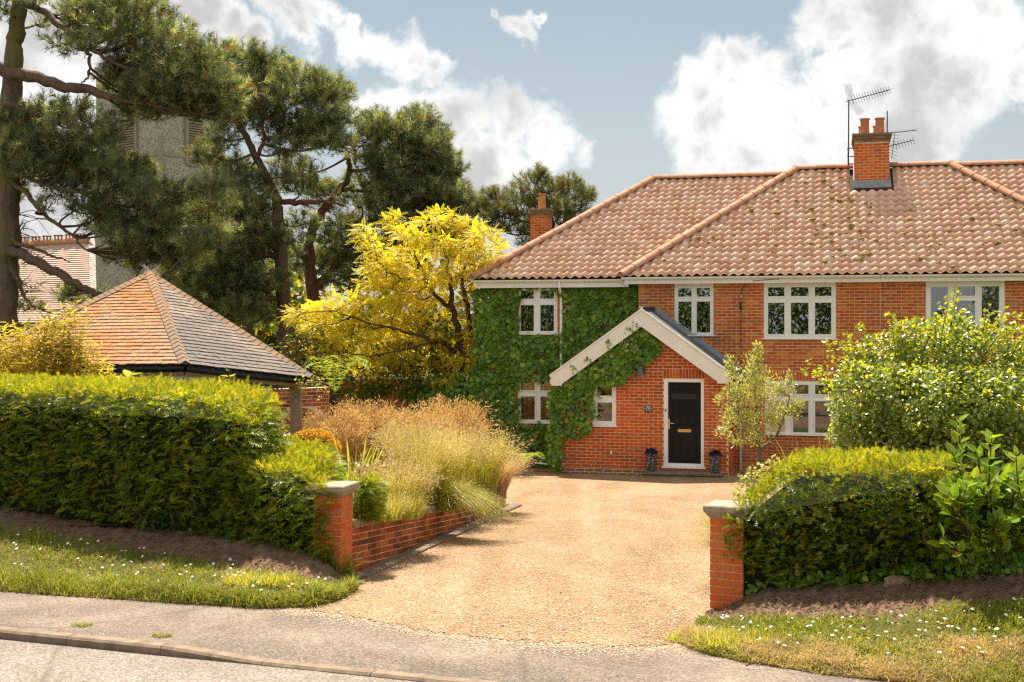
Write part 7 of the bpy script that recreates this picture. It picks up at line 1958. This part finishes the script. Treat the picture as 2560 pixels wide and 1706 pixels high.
for a, e, k in shoots:
    q = smooth_path([a, (a+e)/2+np.array((R.uniform(-.05, .05), -.05, .02)), e], 5); T8.tw.tube(list(q), list(np.linspace(.009, .004, len(q))), 5, False)
    nl = 9 if k >= 7 else 15
    for j in range(nl):
        t = .25+.78*j/nl; p = q[min(int(t*(len(q)-1)), len(q)-1)]; ax = unit(e-a); an = j*2.4+k; sd_ = unit(np.cross(ax, (0, -1, .2))); up_ = np.cross(sd_, ax)
        y = unit(ax*.75+(sd_*math.cos(an)+up_*math.sin(an))*.8+np.array((0, -.25, 0))); zn = np.array((0, -.55, .8))+rdir(1)[0]*.35; z_ = unit(zn-np.dot(zn, y)*y); x_ = np.cross(y, z_); s_ = R.uniform(.10, .16)
        if cnt < 280 and (k < 7 or k % 2 == 0 or True) and cnt < 280:
            ob = bpy.data.objects.new('leaf', me_ll); COL.objects.link(ob); ob.parent = T8.obj; M4 = Matrix(np.stack([x_, y, z_], 1).tolist()).to_4x4(); M4.translation = Vector(p.tolist()); ob.matrix_basis = M4 @ Matrix.Scale(s_, 4); cnt += 1
        else: C.add(*scatter(*T_leaf(.29, .07, .12), p[None], y[None], z_[None], np.array([s_])))
n = 700; pos = np.stack([rng.uniform(2350, 2640, n), rng.uniform(1190, 1420, n)], 1); Yv = fy(2470)+rng.uniform(.25, .9, n)
P3 = np.stack([(pos[:, 0]-CX)/F*Yv, Yv, HC-(pos[:, 1]-HY)/F*Yv], 1)-T8.o; C.add(*scatter(*T_leaf(.29, .07, .12), P3, rng.normal(size=(n, 3))+np.array((-.3, -.4, .2)), np.tile((0, -.6, .8), (n, 1))+rdir(n)*.5, rng.uniform(.09, .14, n)))
C.build('foliage', L_laurel, T8.obj, kind='stuff'); T8.close(m_twig)
# creeping ivy and stone under the right hedge
gi2 = thing('ground_ivy', 'dark ivy creeping on the soil under the right hedge and fence', 'ground ivy', tuple(W(2300, 1450, 11.7)))
n = 2600; px = rng.uniform(1868, 2640, n); t = rng.uniform(0, 1, n); yb = np.interp(px, [1860, 2000, 2150, 2300, 2640], [1500, 1470, 1468, 1462, 1450]); hgt = np.interp(px, [1860, 2150, 2350, 2500], [45, 42, 60, 75])
keep = rng.uniform(size=n) < np.interp(px, [1860, 2100, 2300, 2640], [.35, .5, .9, 1]); px, t, yb, hgt = px[keep], t[keep], yb[keep], hgt[keep]; n = len(px)
Yv = HR0(px)+rng.uniform(-.12, .18, n); pos = np.stack([(px-CX)/F*Yv, Yv, HC-(yb-t*hgt-HY)/F*Yv], 1)
C = Cloud(); C.add(*scatter(*il, pos, np.array((0, -.3, -.7))+rng.normal(size=(n, 3))*.5, np.tile((0, -.8, .7), (n, 1))+rdir(n)*.4, rng.uniform(.035, .065, n))); C.build('leaves', L_ivy, gi2, gi2.location, kind='stuff')
q = W(2243, 1458, 11.55); m = MB(); 
an_ = rdir(60); V = an_*np.array((.13, .08, .07)); 
bmx = bmesh_stone = None
import bmesh
bm = bmesh.new(); bmesh.ops.create_icosphere(bm, subdivisions=2, radius=1)
for v in bm.verts: v.co = Vector((v.co.x*.13, v.co.y*.09, v.co.z*.075))*(1+.18*math.sin(v.co.x*5+v.co.y*7)+.08*R.uniform(-1, 1))
me = bpy.data.meshes.new('rock'); bm.to_mesh(me); bm.free()
link('rock', me, m_plain('mossy stone', (.24, .17, .11), .95, .1, .5, 20, .01, 40), None, loc=tuple(q), label='mossy brown stone half buried under the right hedge', category='stone')

# ------------------------------------------------------------------ far woods, and the trees across the road that the windows reflect
def woods(name, xs_, Yr, hf, mat, n, size, lab=None):
    x = rng.uniform(*xs_, n); y = rng.uniform(*Yr, n); h = hf(x); t = rng.uniform(0, 1, n)**.7
    pos = np.stack([x, y, t*h*(1+.12*np.sin(x*1.7)+.1*np.sin(x*.6+y))], 1); C = Cloud()
    C.add(*scatter(*lt, pos, rdir(n), rdir(n)+np.array((0, 0, .4)), rng.uniform(*size, n))); o = C.build(name, mat, kind='stuff'); return o
woods('far_woods', (-75, 75), (95, 104), lambda x: 5.5+1.5*np.sin(x*.21)+1.0*np.sin(x*.57), L_shrub, 16000, (.6, 1.1))
woods('roadside_trees', (-46, -3), (-27, -20), lambda x: 8.5+1.8*np.sin(x*.5)+1.2*np.sin(x*1.3), L_road, 52000, (.14, .30))
woods('roadside_trees', (-3, 12), (-25, -20), lambda x: np.where((x > 3.2) & (x < 7), 6.5, 3.2)+.6*np.sin(x*1.9), L_road, 13000, (.13, .28))
# stray pebbles spilled over the ragged front edge of the drive
n = 9000; k = rng.uniform(0, 9.999, n); i = k.astype(int); f_ = (k-i)[:, None]; dpa = np.array(dp, float)
q = dpa[i]*(1-f_)+dpa[i+1]*f_+np.stack([rng.normal(size=n)*10, np.abs(rng.normal(size=n))*16-6], 1)
X, Y = G(q[:, 0], q[:, 1]); pos = np.stack([X, Y, zg(Y)-.004], 1)
C = Cloud(); C.add(*scatter(ov, of, pos, rdir(n)*np.array((1, 1, .1)), np.tile((0, 0, 1.), (n, 1)), np.stack([rng.uniform(.005, .011, n), rng.uniform(.005, .01, n), rng.uniform(.002, .004, n)], 1)))
C.build('gravel', bpy.data.materials['pebbles'], kind='stuff')
# small weeds and litter
tuft('weed_tuft', 'ragged weeds with dry stalks at the foot of the left brick pier', 835, 1452, 260, (.12, .42), .12, L_lawn, gz=.60, lean=.6, w=(.005, .011), cat='weeds')
tuft('weed_tuft', 'broad low weed in the soil just left of the left pier', 812, 1436, 60, (.08, .2), .08, L_lawn, gz=.66, lean=1.1, w=(.01, .02), cat='weeds')
for px, py, l in ((402, 1590, 'tiny bright moss tuft on the kerb where the stones begin to drop'), (205, 1563, 'thin grass growing in the kerb joint at the far left')):
    tuft('kerb_moss', l, px, py, 160, (.015, .04), .06, L_lawn, gz=None, lean=.9, w=(.003, .006), cat='moss')
fl_ = thing('fallen_sprig', 'pale fallen leaf sprig lying on the soil below the fence', 'fallen leaves', tuple(W(2405, 1455, 11.3)))
for k in range(7):
    V, Fc = T_leaf(.14, .04, .06); ob = link('leaf', mk_mesh('leaf', V*.13, Fc), L_bigleaf, fl_); ob.location = (k*.03-.1, 0, .02+.004*k); ob.rotation_euler = (R.uniform(-.2, .2), R.uniform(-.2, .2), -1.2+R.uniform(-.5, .5))
for px, py, l, a in ((2300, 1668, 'dry brown twig lying in the thatch of the right verge', .3), (1905, 1672, 'thin reddish twig lying on the tarmac edge by the right verge', -.1), (285, 1478, 'curved dark twig hanging over the pavement edge on the left', -1.0)):
    X, Y = G(px, py); m = MB(); p = smooth_path([(-.13, 0, .0), (-.03, .03, .02), (.06, .0, .012), (.14, .02, .0)], 4); m.tube(list(p), list(np.linspace(.006, .003, len(p))), 5)
    m.tube([p[6], p[6]+np.array((.05, .05, .02))], .003, 4); m.build('twig', m_twig, None, loc=(X, Y, float(zg(Y))+.02), label=l, category='twig').rotation_euler = (0, 0, a)
